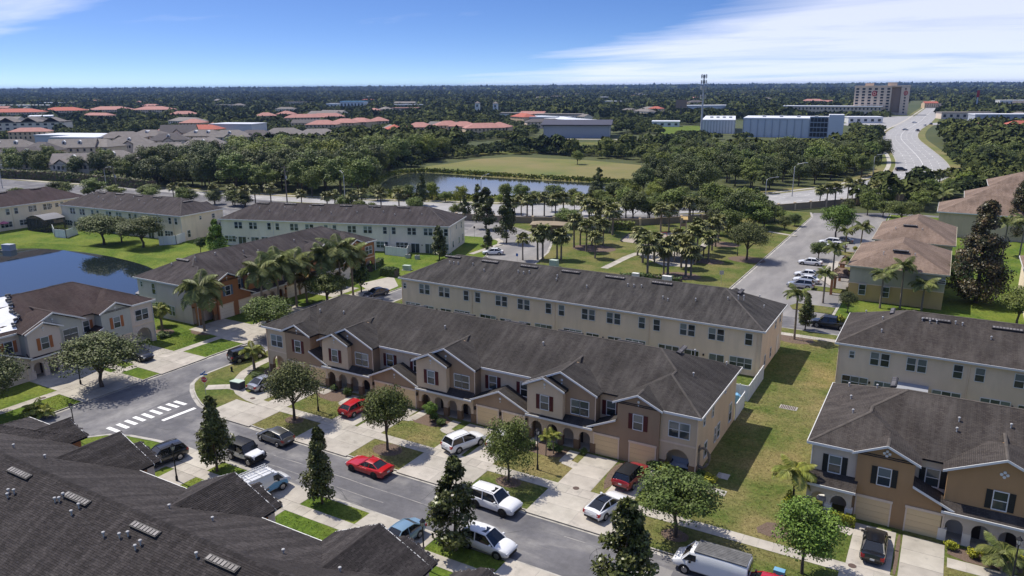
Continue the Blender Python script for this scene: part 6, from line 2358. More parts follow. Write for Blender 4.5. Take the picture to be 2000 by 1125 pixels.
def body_mesh(spec, m, van=False):
    mb = MB()
    rings = []
    for (x, w, zb, zs, zt) in spec['st']:
        if van and zt > 1.5:
            rr = [(w * .86, zb), (w, zb + .16), (w, zs), (w * .93, zt - .22), (w * .82, zt - .05), (w * .55, zt), (0, zt + .02)]
        else:
            rr = [(w * .86, zb), (w, zb + .16), (w * 1.0, zb + (zs - zb) * .55), (w * .985, zs - .04), (w * .93, zs + (zt - zs) * .35), (w * .6, zt - .01), (0, zt + .012)]
        full = [(x, y, z) for y, z in rr] + [(x, -y, z) for y, z in rr[-2::-1]]
        rings.append(full)
    n = len(rings[0])
    mb.v = [p for r_ in rings for p in r_]
    for k in range(len(rings) - 1):
        for j in range(n - 1):
            a = k * n + j
            mb.f.append((a, a + 1, a + n + 1, a + n))
        mb.f.append((k * n + n - 1, k * n, (k + 1) * n, (k + 1) * n + n - 1))
    mb.f.append(tuple(range(n)))
    mb.f.append(tuple(range((len(rings) - 1) * n, len(rings) * n))[::-1])
    mb.uv = [None] * len(mb.f)
    mb.mi = [0] * len(mb.f)
    me = mb.mesh('body', m, 40)
    import bmesh
    bm = bmesh.new()
    bm.from_mesh(me)
    bmesh.ops.recalc_face_normals(bm, faces=bm.faces)
    bm.to_mesh(me)
    bm.free()
    return me


def cab_parts(spec, t, pm, roofm, glassm, sun=False):
    c = spec['cab']
    n = len(c)
    # glasshouse sides follow stations base -> roof edge -> base
    top = [p for p in c[1:-1]]
    b0, b1 = c[0], c[-1]
    gl = MB()
    wb = b0[1]
    for sg in (-1, 1):
        lo0, lo1 = (b0[0], sg * (b0[1] + .1), b0[2] - .04), (b1[0], sg * (b1[1] + .1), b1[2] - .04)
        poly = [lo0, lo1] + [(x, sg * w, z) for x, w, z in top[::-1]]
        gl.poly(poly if sg < 0 else poly[::-1])
    gl.build('side_glass', glassm, t)
    for nm, e, q in (('windscreen', c[-1], c[-2]), ('rear_window', c[0], c[1])):
        g = MB()
        a = [(e[0], -e[1] - .08, e[2] - .03), (e[0], e[1] + .08, e[2] - .03), (q[0], q[1] - .01, q[2] - .01), (q[0], -q[1] + .01, q[2] - .01)]
        g.poly(a if nm == 'windscreen' else a[::-1])
        g.build(nm, glassm, t)
    rf = MB()
    rows = []
    for x, w, z in top:
        rows.append([(x, -w - .015, z - .02), (x, -w * .8, z + .035), (x, 0, z + .05), (x, w * .8, z + .035), (x, w + .015, z - .02)])
    i0 = len(rf.v)
    for r_ in rows:
        rf.v += r_
    for k in range(len(rows) - 1):
        for j in range(4):
            a = i0 + k * 5 + j
            f = (a, a + 5, a + 6, a + 1)
            rf.f.append(f)
            rf.uv.append(None)
            rf.mi.append(0)
    rf.mesh
    ro = rf.build('roof', roofm, t, 50)
    pl = MB()
    for sg in (-1, 1):
        prs = [((b1[0], b1[1] + .09, b1[2] - .03), (top[-1][0], top[-1][1] + .005, top[-1][2])), ((b0[0], b0[1] + .09, b0[2] - .03), (top[0][0], top[0][1] + .005, top[0][2])),
               ((top[len(top) // 2][0] - .1, b0[1] + .13, b1[2] + .02), (top[len(top) // 2][0] - .15, top[len(top) // 2][1] + .01, top[len(top) // 2][2] - .01))]
        for a, b in prs:
            pl.tube([(a[0], sg * a[1], a[2]), (b[0], sg * b[1], b[2])], [.055, .045], 5)
        pl.tube([(x, sg * (w + .01), z - .005) for x, w, z in top], .035, 5)
    pl.build('pillars', pm if roofm is not M['blacktrim'] else M['blacktrim'], t)
    if sun:
        sm = MB()
        x0, x1 = top[-1][0] - .75, top[-1][0] - .15
        z = top[-1][2] + .055
        sm.box(x0, x1, -.4, .4, z - .01, z + .012)
        sm.build('sunroof', glassm, t)
    return top


def wheel(t, x, y, r_, w=.22, side=1, rim=None):
    def ty():
        mb = MB()
        mb.tube([(0, -w / 2, 0), (0, -w / 2 + .03, 0), (0, w / 2 - .03, 0), (0, w / 2, 0)], [r_ - .03, r_, r_, r_ - .03], 18)
        return mb.mesh('tyre', M['tyre'], 40)

    def ri():
        mb = MB()
        mb.tube([(0, w / 2 - .02, 0), (0, w / 2 + .012, 0)], [r_ * .66, r_ * .62], 14)
        for k in range(5):
            a = k * 2 * math.pi / 5
            c, s = math.cos(a) * r_ * .38, math.sin(a) * r_ * .38
            mb.box(c - .05, c + .05, w / 2 + .012, w / 2 + .025, s - .05, s + .05)
        return mb.mesh('rim', rim or M['rim'], 40)
    o = ob('wheel', cached(('tyre', r_, w), ty), t, (x, y, r_), 0 if side > 0 else math.pi)
    ob('rim', cached(('rim', r_, w, (rim or M['rim']).name), ri), o)
    return o


def car(kind, label, cat, loc, heading, pm, group='vehicles parked in the street and on driveways', roofm=None, rim=None, sun=False, z=0.0, detail=True, rails=False, plate=True):
    sp = CARS[kind]
    t = thing({'van': 'panel_van', 'pickup': 'pickup_truck', 'suv': 'sport_utility_car', 'bigsuv': 'sport_utility_car', 'jeep': 'off_road_car'}.get(kind, 'parked_car'), label, cat, (*loc, z), heading, group)
    ob('body', cached(('body', kind, pm.name), lambda: body_mesh(sp, pm, kind == 'van')), t)
    st = sp['st']
    fx, rx = st[-1][0], st[0][0]
    W2 = sp['W'] / 2
    if sp['cab']:
        cab_parts(sp, t, pm, roofm or pm, M['carglass'], sun)
    # arches and wheels
    ar = MB()
    for x in sp['wb']:
        for sg in (-1, 1):
            rr = sp['r'] + .075
            ww = min(s_[1] for s_ in st if abs(s_[0] - x) < .75) if kind != 'jeep' else W2 - .05
            pts = [(x + rr * math.cos(a * math.pi / 10), sp['r'] + rr * math.sin(a * math.pi / 10)) for a in range(-1, 12)]
            ar.prism([(p, q) for p, q in pts], sg * (W2 + .004), sg * (W2 - .35), 'y')
            wheel(t, x, sg * (W2 - .10), sp['r'], side=sg, rim=rim)
    ar.build('wheel_arch', M['blacktrim'], t)
    fs = st[-2]
    for sg in (-1, 1):
        h = MB()
        zh = fs[3] + .02
        h.prism([(fx - .30, zh - .09), (fx - .02, zh - .12), (fx - .06, zh + .03), (fx - .34, zh + .075)], sg * (fs[1] - .02 + .08), sg * (fs[1] - .30), 'y')
        h.build('headlight', M['headlamp'], t)
        h = MB()
        rs = st[1]
        h.prism([(rx - .012, rs[3] - .22), (rx + .22, rs[3] - .18), (rx + .26, rs[3] + .02), (rx + .04, rs[3] + .03)], sg * (rs[1] + .035), sg * (rs[1] - .26), 'y')
        h.build('taillight', M['taillamp'], t)
        if detail:
            mr = MB()
            xm = (sp['cab'][-1][0] - .32) if sp['cab'] else 1.35
            zm = (sp['cab'][-1][2] + .08) if sp['cab'] else 1.25
            mr.box(xm - .06, xm + .08, sg * (W2 + .18), sg * (W2 - .02), zm - .06, zm + .09)
            mr.build('mirror', pm if kind not in ('van', 'jeep') else M['blacktrim'], t)
    tr = MB()
    tr.box(fx - .10, fx + .012, -.55, .55, st[-1][2] + .02, st[-1][3] - .02)
    tr.build('grille', M['blacktrim'], t)
    tr = MB()
    tr.box(fx - .12, fx + .02, -fs[1] * .8, fs[1] * .8, st[-1][2] - .08, st[-1][2] + .03)
    tr.build('front_bumper', M['blacktrim'], t)
    tr = MB()
    tr.box(rx - .02, rx + .1, -.7, .7, st[0][2] - .08, st[0][2] + .08)
    tr.build('rear_bumper', M['blacktrim'], t)
    if plate:
        p = MB()
        p.box(rx - .03, rx + .05, -.16, .16, st[0][3] - .14, st[0][3] - .0)
        p.build('licence_plate', M['plate'], t)
    if rails and sp['cab']:
        top = sp['cab'][1:-1]
        rm = MB()
        for sg in (-1, 1):
            rm.tube([(top[0][0] + .1, sg * (top[0][1] - .05), top[0][2] + .03), (top[0][0] + .2, sg * (top[0][1] - .05), top[1][2] + .1), (top[-1][0] - .1, sg * (top[-1][1] - .05), top[-1][2] + .12), (top[-1][0], sg * (top[-1][1] - .05), top[-1][2] + .03)], .022, 5)
        rm.build('roof_rail', M['blacktrim'], t)
    return t


white, red = paint('white', (0.72, 0.73, 0.74)), paint('red', (0.42, 0.008, 0.012))
dred, blk = paint('dark_red', (0.26, 0.012, 0.022)), paint('black', (0.008, 0.009, 0.012))
silver, gray = paint('silver', (0.42, 0.43, 0.45), .5), paint('gray', (0.13, 0.13, 0.125), .5)
lblue = paint('light_blue', (0.20, 0.32, 0.42), .3)
dblue = paint('dark_blue', (0.025, 0.035, 0.06), .3)
sage_p = paint('dark_green', (0.05, 0.06, 0.05), .3)

car('hatch', 'grey hatchback parked under the dark green oak', 'car', (-58.07,50.17), R(176), gray)
car('muscle', 'bright red coupe parked at the kerb in the middle of the street', 'car', (-45.18,50.06), R(178), red, rim=M['blacktrim'])
car('bigsuv', 'white sport utility car with roof rails at the far kerb behind the tallest magnolia', 'car', (-31.26,50.46), R(-3), white, rim=M['blacktrim'], sun=True, rails=True)
car('suv', 'white sport utility car at the near kerb behind the tallest magnolia', 'car', (-28.56,44.98), R(-2), white, sun=True, roofm=white)
car('coupe', 'white coupe with a black glass roof parked across the driveway apron', 'car', (-22.47,54.76), R(79), white, roofm=M['carglass'], z=.13)
car('suv', 'dark red crossover with a black roof in front of the right garage', 'car', (-22.46,60.54), R(86), dred, roofm=M['blacktrim'], z=.13)
car('suv', 'white crossover seen from behind on the driveway beside the dry lawn', 'car', (-39.91,58.67), R(72), white, rails=True, z=.13)
car('sedan', 'white car mostly hidden by the feathery tree', 'car', (-36.74,61.37), R(88), white, z=.13)
van = car('van', 'white panel van with a dirty dark roof at the far kerb', 'van', (-12.11,50.61), R(180), white)
car('sedan', 'black saloon with red tail lamps on the driveway of the ochre row', 'car', (-1.67,59.76), R(91), blk, z=.13)
car('sedan', 'red car at the bottom edge behind the white panel van', 'car', (-8.05,50.23), R(180), red)
car('suv', 'black sport utility car on the driveway beside the dark roof', 'car', (-64.18,41.23), R(258), blk, z=.13, rails=True)
jp = car('jeep', 'white off-roader with a black soft top beside the conical magnolia', 'car', (-57.57,45.93), R(-2), white, roofm=M['blacktrim'])
car('sedan', 'light blue saloon on the driveway at the edge of the dark roof', 'car', (-35.13,42.06), R(264), lblue, z=.13)
car('hatch', 'small red car half hidden behind the oak beside the arcade', 'car', (-55.44,59.91), R(88), red, z=.13)
car('suv', 'dark car on the driveway of the row with orange shutters', 'car', (-93.35,58.65), R(0), blk, z=.13)
car('bigsuv', 'black sport utility car on the side street behind the short ring hedge palm', 'car', (-80.31,65.91), R(70), blk)
car('sedan', 'dark blue saloon in the side street behind the brown roof', 'car', (-85.87,99.67), R(255), dblue)
car('sedan', 'white saloon parked alone on the curved entry street', 'car', (-85.42,138.67), R(208), white)
car('sedan', 'pale car almost hidden behind the dark green oak', 'car', (-70.29,60.1), R(88), silver, z=.13)
gp = 'cars in the estate car park'
car('pickup', 'black pickup on the street behind the beige row', 'pickup', (-13.28,119.07), R(180), blk)
car('sedan', 'white saloon with visible front wheel in the car park', 'car', (-21.74,150.38), R(180), white, gp)
car('suv', 'silver car nearest in the car park', 'car', (-21.4,141.44), R(180), silver, gp)
car('sedan', 'white car behind the nearest silver one in the car park', 'car', (-21.16,145.8), R(180), white, gp)
car('sedan', 'white car under the palms in the middle of the car park', 'car', (-22.98,161.45), R(180), white, gp)
car('suv', 'white sport utility car at the top of the car park row', 'car', (-22.49,184.6), R(180), white, gp)
car('sedan', 'white car just in front of the top sport utility car', 'car', (-20.77,181.64), R(180), white, gp)
car('sedan', 'grey car beside the top sport utility car, half in shade', 'car', (-20.24,188.48), R(180), gray, gp)
gv = 'vehicles driving on the avenue'
car('suv', 'dark car turning on the wide road near the street trees', 'car', (-18.98,362.41), R(20), blk, gv, z=-.2, detail=False)
car('sedan', 'silver car far up the wide road', 'car', (-36.41,681.41), R(20), silver, gv, z=-.2, detail=False)
car('pickup', 'dark lorry far up the wide road', 'truck', (-27.28,670.43), R(105), blk, gv, z=-.2, detail=False)
car('suv', 'white car far up the wide road behind the dark lorry', 'car', (-25.68,753.14), R(105), white, gv, z=-.2, detail=False)
car('sedan', 'white car crossing at the far junction', 'car', (-36.28,807.93), R(20), white, gv, z=-.2, detail=False)
car('sedan', 'white car on the avenue behind the estate wall', 'car', (-66.58,219.41), R(20), white, gv, z=-.2, detail=False)
car('suv', 'dark car under the far lamp on the wide road', 'car', (-22.03,783.18), R(105), dblue, gv, z=-.2, detail=False)

# panel van extras: side windows of the cab, screen, roof ribs, rear doors


def van_extras(t, roofm, rack=False, graphics=False):
    m = MB()
    m.poly([(1.63, -.92, 1.27), (1.63, .92, 1.27), (1.49, .80, 1.86), (1.02, .74, 2.02), (1.02, -.74, 2.02), (1.49, -.80, 1.86)][:0] or [(2.12, -.84, 1.215), (2.12, .84, 1.215), (1.50, .74, 1.90), (1.50, -.74, 1.90)])
    m.build('windscreen', M['carglass'], t)
    s = MB()
    for sg in (-1, 1):
        p = [(1.95, sg * .985, 1.24), (.95, sg * 1.008, 1.30), (.95, sg * .965, 1.80), (1.40, sg * .93, 1.78)]
        s.poly(p if sg > 0 else p[::-1])
        p = [(2.12, sg * .86, 1.2), (1.5, sg * .76, 1.90), (1.42, sg * .93, 1.78), (1.96, sg * .985, 1.22)]
    s.build('cab_window', M['carglass'], t)
    b = MB()
    for sg in (-1, 1):
        b.tube([(2.12, sg * .85, 1.2), (1.48, sg * .78, 1.9)], .05, 5)
        pp_ = [(2.12, sg * .86, 1.19), (1.98, sg * .97, 1.19), (1.44, sg * .90, 1.84), (1.5, sg * .75, 1.90)]
        b.poly(pp_ if sg > 0 else pp_[::-1])
        pp_ = [(1.55, sg * .99, 1.15), (2.16, sg * .95, 1.15), (2.12, sg * .86, 1.22)]
    b.build('pillars', t.children[0].data.materials[0], t)
    r_ = MB()
    r_.box(-2.75, 1.15, -.86, .86, 2.02, 2.115)
    for k in range(7):
        y = -.6 + .2 * k
        r_.box(-2.65, 1.0, y - .03, y + .03, 2.115, 2.135)
    r_.build('roof_panel', roofm, t)
    d = MB()
    for sg in (-1, 1):
        d.box(-2.875, -2.86, sg * .08, sg * .80, 1.25, 1.75)
    d.build('rear_window', M['carglass'], t)
    if rack:
        k_ = MB()
        for x in (-2.3, -1.2, -.1, .9):
            k_.tube([(x, -.85, 2.1), (x, -.85, 2.3), (x, .85, 2.3), (x, .85, 2.1)], .025, 5)
        for y in (-.7, .7):
            k_.tube([(-2.5, y, 2.32), (1.1, y, 2.32)], .025, 5)
        k_.build('roof_rack', M['steel'], t)
        la = thing('ladder', 'aluminium ladder tied on the roof rack of the white and blue van', 'ladder', (0, 0))
        lm = MB()
        for y in (.25, .62):
            lm.box(-2.5, 1.2, y - .03, y + .03, 2.345, 2.42)
        for k in range(12):
            lm.box(-2.4 + .31 * k, -2.36 + .31 * k, .25, .62, 2.36, 2.40)
        lm.build('rails_and_rungs', M['steel'], la)
        la.location, la.rotation_euler = t.location, t.rotation_euler


van_extras(van, mat('dirty_roof', (0.10, 0.10, 0.10), 0.8, col2=(0.16, 0.16, 0.16), scale=2, detail=6))
sv = car('van', 'white and blue service van with a ladder rack beside the dark roof', 'van', (-50.97,41.69), R(80), white, z=.13)
van_extras(sv, white, rack=True)
gm_ = MB()
for sg in (-1, 1):
    pts = [(2.4, .55), (1.2, .5), (-.4, .45), (-1.4, .5), (-.2, .8), (1.0, 1.15), (2.3, .95)]
    pts = [(x, z) for x, z in pts]
    gm_.prism(pts, sg * 1.004, sg * .99, 'y')
gm_.build('side_graphic', M['skyblue'], sv)
# soft top, rack and spare parts of the off-roader
jm = MB()
jm.box(1.9, 2.06, -.85, .85, .5, .68)
for sg in (-1, 1):
    jm.prism([(.85, .85), (.95, 1.02), (1.75, 1.02), (1.95, .8), (1.95, .72), (1.7, .92), (1.0, .92)], sg * .93, sg * .66, 'y')
    jm.prism([(-1.75, .85), (-1.65, 1.0), (-.85, 1.0), (-.7, .8), (-.9, .9), (-1.6, .9)], sg * .93, sg * .8, 'y')
jm.build('fender', M['blacktrim'], jp)

# ------------------------------------------------------------------ street furniture, signs, yards


def street_lamp(label, loc, H, group='black lantern street lamps'):
    t = thing('street_lamp', label, 'street lamp', (*loc, .1), 0, group)
    mb = MB()
    mb.tube([(0, 0, -.1), (0, 0, .5), (0, 0, .55), (0, 0, H - .75), (0, 0, H - .7)], [.13, .11, .07, .05, .12], 10)
    mb.build('post', M['lampblack'], t, 50)
    g = MB()
    g.tube([(0, 0, H - .7), (0, 0, H - .62), (0, 0, H - .28)], [.08, .14, .21], 6)
    lg = g.build('lantern', M['lampglass'], t)
    c = MB()
    c.tube([(0, 0, H - .29), (0, 0, H - .25), (0, 0, H - .08), (0, 0, H)], [.25, .24, .07, .02], 6)
    for k in range(6):
        a = k * math.pi / 3
        c.tube([(.14 * math.cos(a), .14 * math.sin(a), H - .62), (.215 * math.cos(a), .215 * math.sin(a), H - .28)], .015, 4)
    c.build('lantern_cap', M['lampblack'], t)
    return t


for (x, y), H, lb in (((-31.13,58.22), 4.4, 'black lantern post on the lawn before the golden palms'), ((-31.37,40.25), 4.4, 'black lantern post standing right of the light blue saloon'), ((-76.43,39.85), 4.3, 'black lantern post behind the dark roof at the crosswalk'),
                      ((-59.77,39.58), 3.9, 'black lantern post beside the black sport utility car'), ((-91.36,49.27), 3.6, 'black lantern post under the wide oak by the grey arches'), ((-59.49,57.96), 3.8, 'black lantern post beside the dark green oak of the middle lawn'),
                      ((-8.43,62.62), 3.2, 'black lantern post beside the palm of the ochre row'), ((7.5,59.73), 4.3, 'black lantern post at the lower right corner'), ((-102.26,184.13), 4.4, 'lantern post by the estate wall'), ((-38.06,162.59), 4.4, 'lantern post on the park lawn near the big oak')):
    street_lamp(lb, (x, y), H)


def cobra(label, loc, H, rz, arm=3.2):
    t = thing('road_lamp', label, 'street light', (*loc, -.2), rz, 'tall road lights of the avenue')
    mb = MB()
    mb.tube([(0, 0, -.3), (0, 0, H * .5), (0, 0, H * .86), (arm * .25, 0, H * .95), (arm, 0, H)], [.16, .13, .10, .08, .06], 8)
    mb.build('post', M['steel'], t, 60)
    g = MB()
    g.box(arm - .1, arm + .75, -.16, .16, H - .08, H + .1)
    g.build('lamp_head', M['lampglass'], t)


for (x, y), H, rz, lb in (((-306.35,148.64), 9.2, -.2, 'road light at the left picture edge'), ((-273.76,168.78), 8.0, .1, 'road light before the grey roofed estate'), ((-170.28,184.86), 9.6, 2.6, 'road light in front of the dense wood'), ((-52.43,256.99), 6.6, .6, 'short road light right of the lake trees'),
                          ((-44.98,262.22), 11.3, .0, 'tall road light at the edge of the right hand wood'), ((-27.17,331.21), 9.4, .1, 'road light at the bend of the wide road'), ((-130.83,205.55), 8.5, 1.4, 'road light standing before the lake')):
    cobra(lb, (x, y), H, rz)


def utility_pole(label, loc, H, lean=0):
    t = thing('utility_pole', label, 'utility pole', (*loc, -.2), 0.4, 'power poles')
    t.rotation_euler = (0, R(lean), 0.4)
    mb = MB()
    mb.tube([(0, 0, -.3), (0, 0, H)], [.24, .16], 8)
    mb.build('post', M['polewood'], t)
    m2 = MB()
    for z in (H - .6, H - 1.8):
        m2.box(-1.2, 1.2, -.07, .07, z - .06, z + .06)
    m2.build('cross_arm', M['polewood'], t)
    m3 = MB()
    m3.tube([(.32, 0, H - 4.2), (.32, 0, H - 3.2)], .24, 8)
    m3.build('transformer', M['acgray'], t)
    return (loc[0], loc[1], H)


ps = [utility_pole('utility pole before the dense wood', (-183.83,172.72), 12.0), utility_pole('leaning utility pole beside the left road light', (-261.68,165.4), 9.0, -6), (-480, 150, 11)]
wm = []
for k in range(2):
    a, b = ps[k], ps[k + 1]
    for q, (dz, dy) in enumerate(((-.4, -.8), (-.4, .8), (-1.6, 0), (-3.0, 0))):
        pts = []
        for s in range(9):
            f = s / 8
            pts.append((a[0] + (b[0] - a[0]) * f, a[1] + (b[1] - a[1]) * f + dy, a[2] + (b[2] - a[2]) * f + dz - 1.2 * 4 * f * (1 - f)))
        mb = MB()
        mb.tube(pts, .035, 3)
        w = mb.build('power_line', M['wire'])
        tag(w, 'thin power line sagging between the poles along the avenue', 'power line', 'power lines along the avenue')


def text_mesh(body, size, m, name='lettering'):
    c = bpy.data.curves.new(name, 'FONT')
    c.body = body
    c.size = size
    c.align_x = 'CENTER'
    c.align_y = 'CENTER'
    c.extrude = .004
    tmp = bpy.data.objects.new(name, c)
    COL.objects.link(tmp)
    bpy.context.view_layer.update()
    me = bpy.data.meshes.new_from_object(tmp.evaluated_get(bpy.context.evaluated_depsgraph_get()))
    bpy.data.objects.remove(tmp)
    me.materials.clear()
    me.materials.append(m)
    return me


sx, sy = -74.26,54.41
ss = thing('stop_sign', 'red octagonal stop sign with blue street name blades at the corner', 'stop sign', (sx, sy, .1), R(-150))
mb = MB()
mb.tube([(0, 0, -.1), (0, 0, 3.1)], .035, 6)
mb.build('post', M['steel'], ss)
mb = MB()
mb.prism([(.40 * math.cos(R(22.5 + 45 * k)), 2.2 + .40 * math.sin(R(22.5 + 45 * k))) for k in range(8)], -.06, -.04, 'y')
oc = mb.build('octagon', M['trim'], ss)
mb = MB()
mb.prism([(.365 * math.cos(R(22.5 + 45 * k)), 2.2 + .365 * math.sin(R(22.5 + 45 * k))) for k in range(8)], -.068, -.058, 'y')
rd = mb.build('red_face', M['red_sign'], ss)
ob('lettering', text_mesh('STOP', .27, M['trim']), rd, (0, -.072, 2.2), rot=(R(90), 0, 0))
for k, rz in enumerate((0, 90)):
    mb = MB()
    mb.box(-.45, .45, -.012, .012, 2.75 + .2 * k, 2.93 + .2 * k)
    b = mb.build('name_blade', M['blue_sign'], ss)
    b.rotation_euler.z = R(rz)
ss.rotation_euler.z = R(25)


def small_sign(label, loc, H, m, w=.45, h=.6, rz=0):
    t = thing('road_sign', label, 'sign', (*loc, .1), rz)
    mb = MB()
    mb.tube([(0, 0, -.1), (0, 0, H)], .03, 6)
    mb.build('post', M['steel'], t)
    mb = MB()
    mb.box(-w / 2, w / 2, -.05, -.02, H - h, H)
    mb.build('plate', m, t)
    return t


hs = small_sign('blue parking sign at the kerb behind the cream roof', (-76.11,133.06), 2.2, M['blue_sign'], .5, .6)
small_sign('grey back of a road sign on the park lawn', (-34.61,136.71), 2.6, M['steel'], .75, .75, .5)
small_sign('dark sign on a post at the corner of the curved walk', (-97.35,149.67), 3.4, M['lampblack'], .5, .5)
small_sign('small sign on a tall post by the white row', (-95.73,151.96), 3.2, M['lampblack'], .5, .4)

hy = thing('fire_hydrant', 'small dark hydrant on the verge near the stop sign corner', 'hydrant', (-78.26,61.59, .1))
mb = MB()
mb.tube([(0, 0, -.05), (0, 0, .05), (0, 0, .06), (0, 0, .55), (0, 0, .62), (0, 0, .72)], [.17, .17, .11, .12, .14, .05], 10)
mb.tube([(-.2, 0, .42), (.2, 0, .42)], .06, 8)
mb.build('body', M['lampblack'], hy, 50)


def util_box(label, loc, w, d, h, m, rz=0, name='utility_cabinet', group=None, lidm=None):
    t = thing(name, label, 'utility box', (*loc, .1), rz, group)
    mb = MB()
    mb.box(-w / 2, w / 2, -d / 2, d / 2, -.05, h)
    mb.build('cabinet', m, t)
    mb = MB()
    mb.prism([(-d / 2 - .03, h), (d / 2 + .03, h), (d / 2 + .03, h + .04), (-d / 2 - .03, h + .09)], -w / 2 - .03, w / 2 + .03, 'x')
    mb.build('lid', lidm or m, t)
    mb = MB()
    mb.box(-w / 2 - .2, w / 2 + .2, -d / 2 - .2, d / 2 + .2, -.06, .05)
    mb.build('pad', M['concrete'], t)
    return t


util_box('pale green transformer cabinet on the corner lawn', (-72.96,58.04), 1.5, 1.0, .95, M['metaldark'], .1, lidm=M['green_box'])
util_box('pale green transformer cabinet on the lawn of the white row', (-92.97,117.7), 1.5, 1.0, .9, M['green_box'], .2)
util_box('pale utility cabinet behind the ridge of the cream row', (-67.71,133.48), 1.6, 1.2, 1.6, M['green_box'])
util_box('white electrical cabinet showing over the roof ridge of the cream row', (-42.93,130.47), 1.6, 1.0, 1.9, M['trim'], lidm=M['trim'])
util_box('small white cabinet behind the roof ridge of the cream row', (-49.04,130.53), 1.2, .9, 1.7, M['trim'], lidm=M['trim'])
for x, y, lb in ((-99.44,126.41, 'left grey air conditioner behind the white fence'), (-97.08,126.57, 'right grey air conditioner behind the white fence'), (-192.73,104.18, 'left grey air conditioner on the pond lawn'), (-191.11,105.05, 'right grey air conditioner on the pond lawn')):
    t = thing('air_conditioner', lb, 'air conditioner', (x, y, .1), .2, 'air conditioners behind the rows')
    mb = MB()
    mb.box(-.42, .42, -.42, .42, 0, .85)
    mb.build('housing', M['acgray'], t)
    mb = MB()
    mb.tube([(0, 0, .85), (0, 0, .88)], .34, 14)
    mb.build('fan_grille', M['blacktrim'], t)
pump = util_box('grey pump housing at the edge of the pond', (-185.83,89.19), 2.4, 1.6, 1.3, M['metalgray'], .3, name='pump_housing')

# storm drains and covers in the lawn
for nm, lb, (x, y), w, d, m in (('drain_grate', 'rusty storm drain grate in the lawn between the rows', (-12.89,85.06), 1.9, 1.1, 'rustgrate'), ('drain_cover', 'grey square concrete cover beside the house wall', (-15.22,65.72), 1.1, 1.1, 'concrete'), ('drain_cover', 'round grey slab at the lawn corner near the wreath', (-15.04,62.61), 1.8, 1.0, 'concrete')):
    t = thing(nm, lb, 'drain', (x, y, .104), 0)
    mb = MB()
    mb.box(-w / 2, w / 2, -d / 2, d / 2, -.05, .03)
    mb.build('frame', M['kerb'], t)
    if m == 'rustgrate':
        bm_ = MB()
        for k in range(9):
            x0 = -w / 2 + .12 + k * (w - .24) / 9
            bm_.box(x0, x0 + .1, -d / 2 + .1, d / 2 - .1, .03, .06)
        bm_.build('bars', M[m], t)
for x, y, lb in ((-26.37,56.84, 'round manhole cover in the driveway left of the white coupe'), (-2.9,56.78, 'round manhole cover in the driveway of the black saloon'), (-68.86,56.73, 'round cover in the apron beside the transformer cabinet'), (-91.03,44.48, 'round cover in the driveway at the left edge')):
    mb = MB()
    mb.tube([(0, 0, -.02), (0, 0, .012)], .3, 16)
    tag(mb.build('manhole_cover', M['rustgrate'], None, loc=(x, y, .134)), lb, 'manhole cover')

# white yard fences built of single boards
BOARD = {}


def fence(label, pts, h, bw=.9, group='white vinyl yard fences', m='vinyl'):
    t = thing('yard_fence', label, 'fence', (*pts[0], .1), 0, group)
    O = Vector(pts[0])
    for a, b in zip(pts, pts[1:]):
        a, b = Vector(a) - O, Vector(b) - O
        L = (b - a).length
        n = max(1, round(L / bw))
        d = (b - a) / L
        ang = math.atan2(d.y, d.x)

        def brd():
            mb = MB()
            mb.box(-.5, .5, -.03, .03, 0, 1)
            mb.box(-.5, .5, -.045, .045, .95, 1.02)
            return mb.mesh('fence_panel', M[m])
        me = cached(('fence', m), brd)
        for k in range(n):
            c = a + d * (L * (k + .5) / n)
            ob('fence_panel', me, t, (c.x, c.y, 0), ang, scale=(L / n - .03, 1, h))
        pm = MB()
        for k in range(0, n + 1, 2):
            c = a + d * (L * min(k / n, 1))
            pm.box(c.x - .06, c.x + .06, c.y - .06, c.y + .06, 0, h + .12)
        pm.build('fence_post', M[m], t)
    return t


fence('white fence at the back corner of the brown row beside the lawn', [(-17.4, 78.7), (-17.4, 82.6)], 1.9)
fence('white fence from the yard corner with the blue grill cover to the cream row', [(-20.4, 84.6), (-17.4, 84.6), (-17.4, 92.7)], 1.9)
for k in range(7):
    x = -24.6 - 7.05 * k
    fence('white fence dividing two back yards of the brown row', [(x, 78.8), (x, 83.5)], 1.8, group='white fences dividing the back yards')
bw_ = thing('yard_fence', 'long white fence along the back yards of the brown row', 'fence', (-73.5, 83.5, .1), 0, 'white vinyl yard fences')
me = cached(('fence', 'vinyl'), None)
for k in range(43):
    ob('fence_panel', me, bw_, (.6 + 1.2 * k, 0, 0), scale=(1.17, 1, 1.8))
fence('white fence around the yard at the end of the white row', [(-108.2,129.35), (-106.14,126.84), (-100.26,127.11), (-103.31,131.99)], 1.9)
fence('pale fence at the corner of the cream row by the pond', [(-159.53,109.28), (-157.02,111.97), (-159.88,118.88)], 2.1)
fence('pale fence beside the screened porch on the pond lawn', [(-198.57,106.46), (-191.84,103.16), (-187.99,103.75), (-190.8,108.28)], 2.0)
fence('beige fence between the two screened porches', [(-214.24,107.14), (-210.77,109)], 2.0)
fence('white fence on the patio at the far end of the orange row', [(-94.74,149.68), (-93.77,151.6)], 1.2)

# screened porches: dark mesh cages with curved roofs


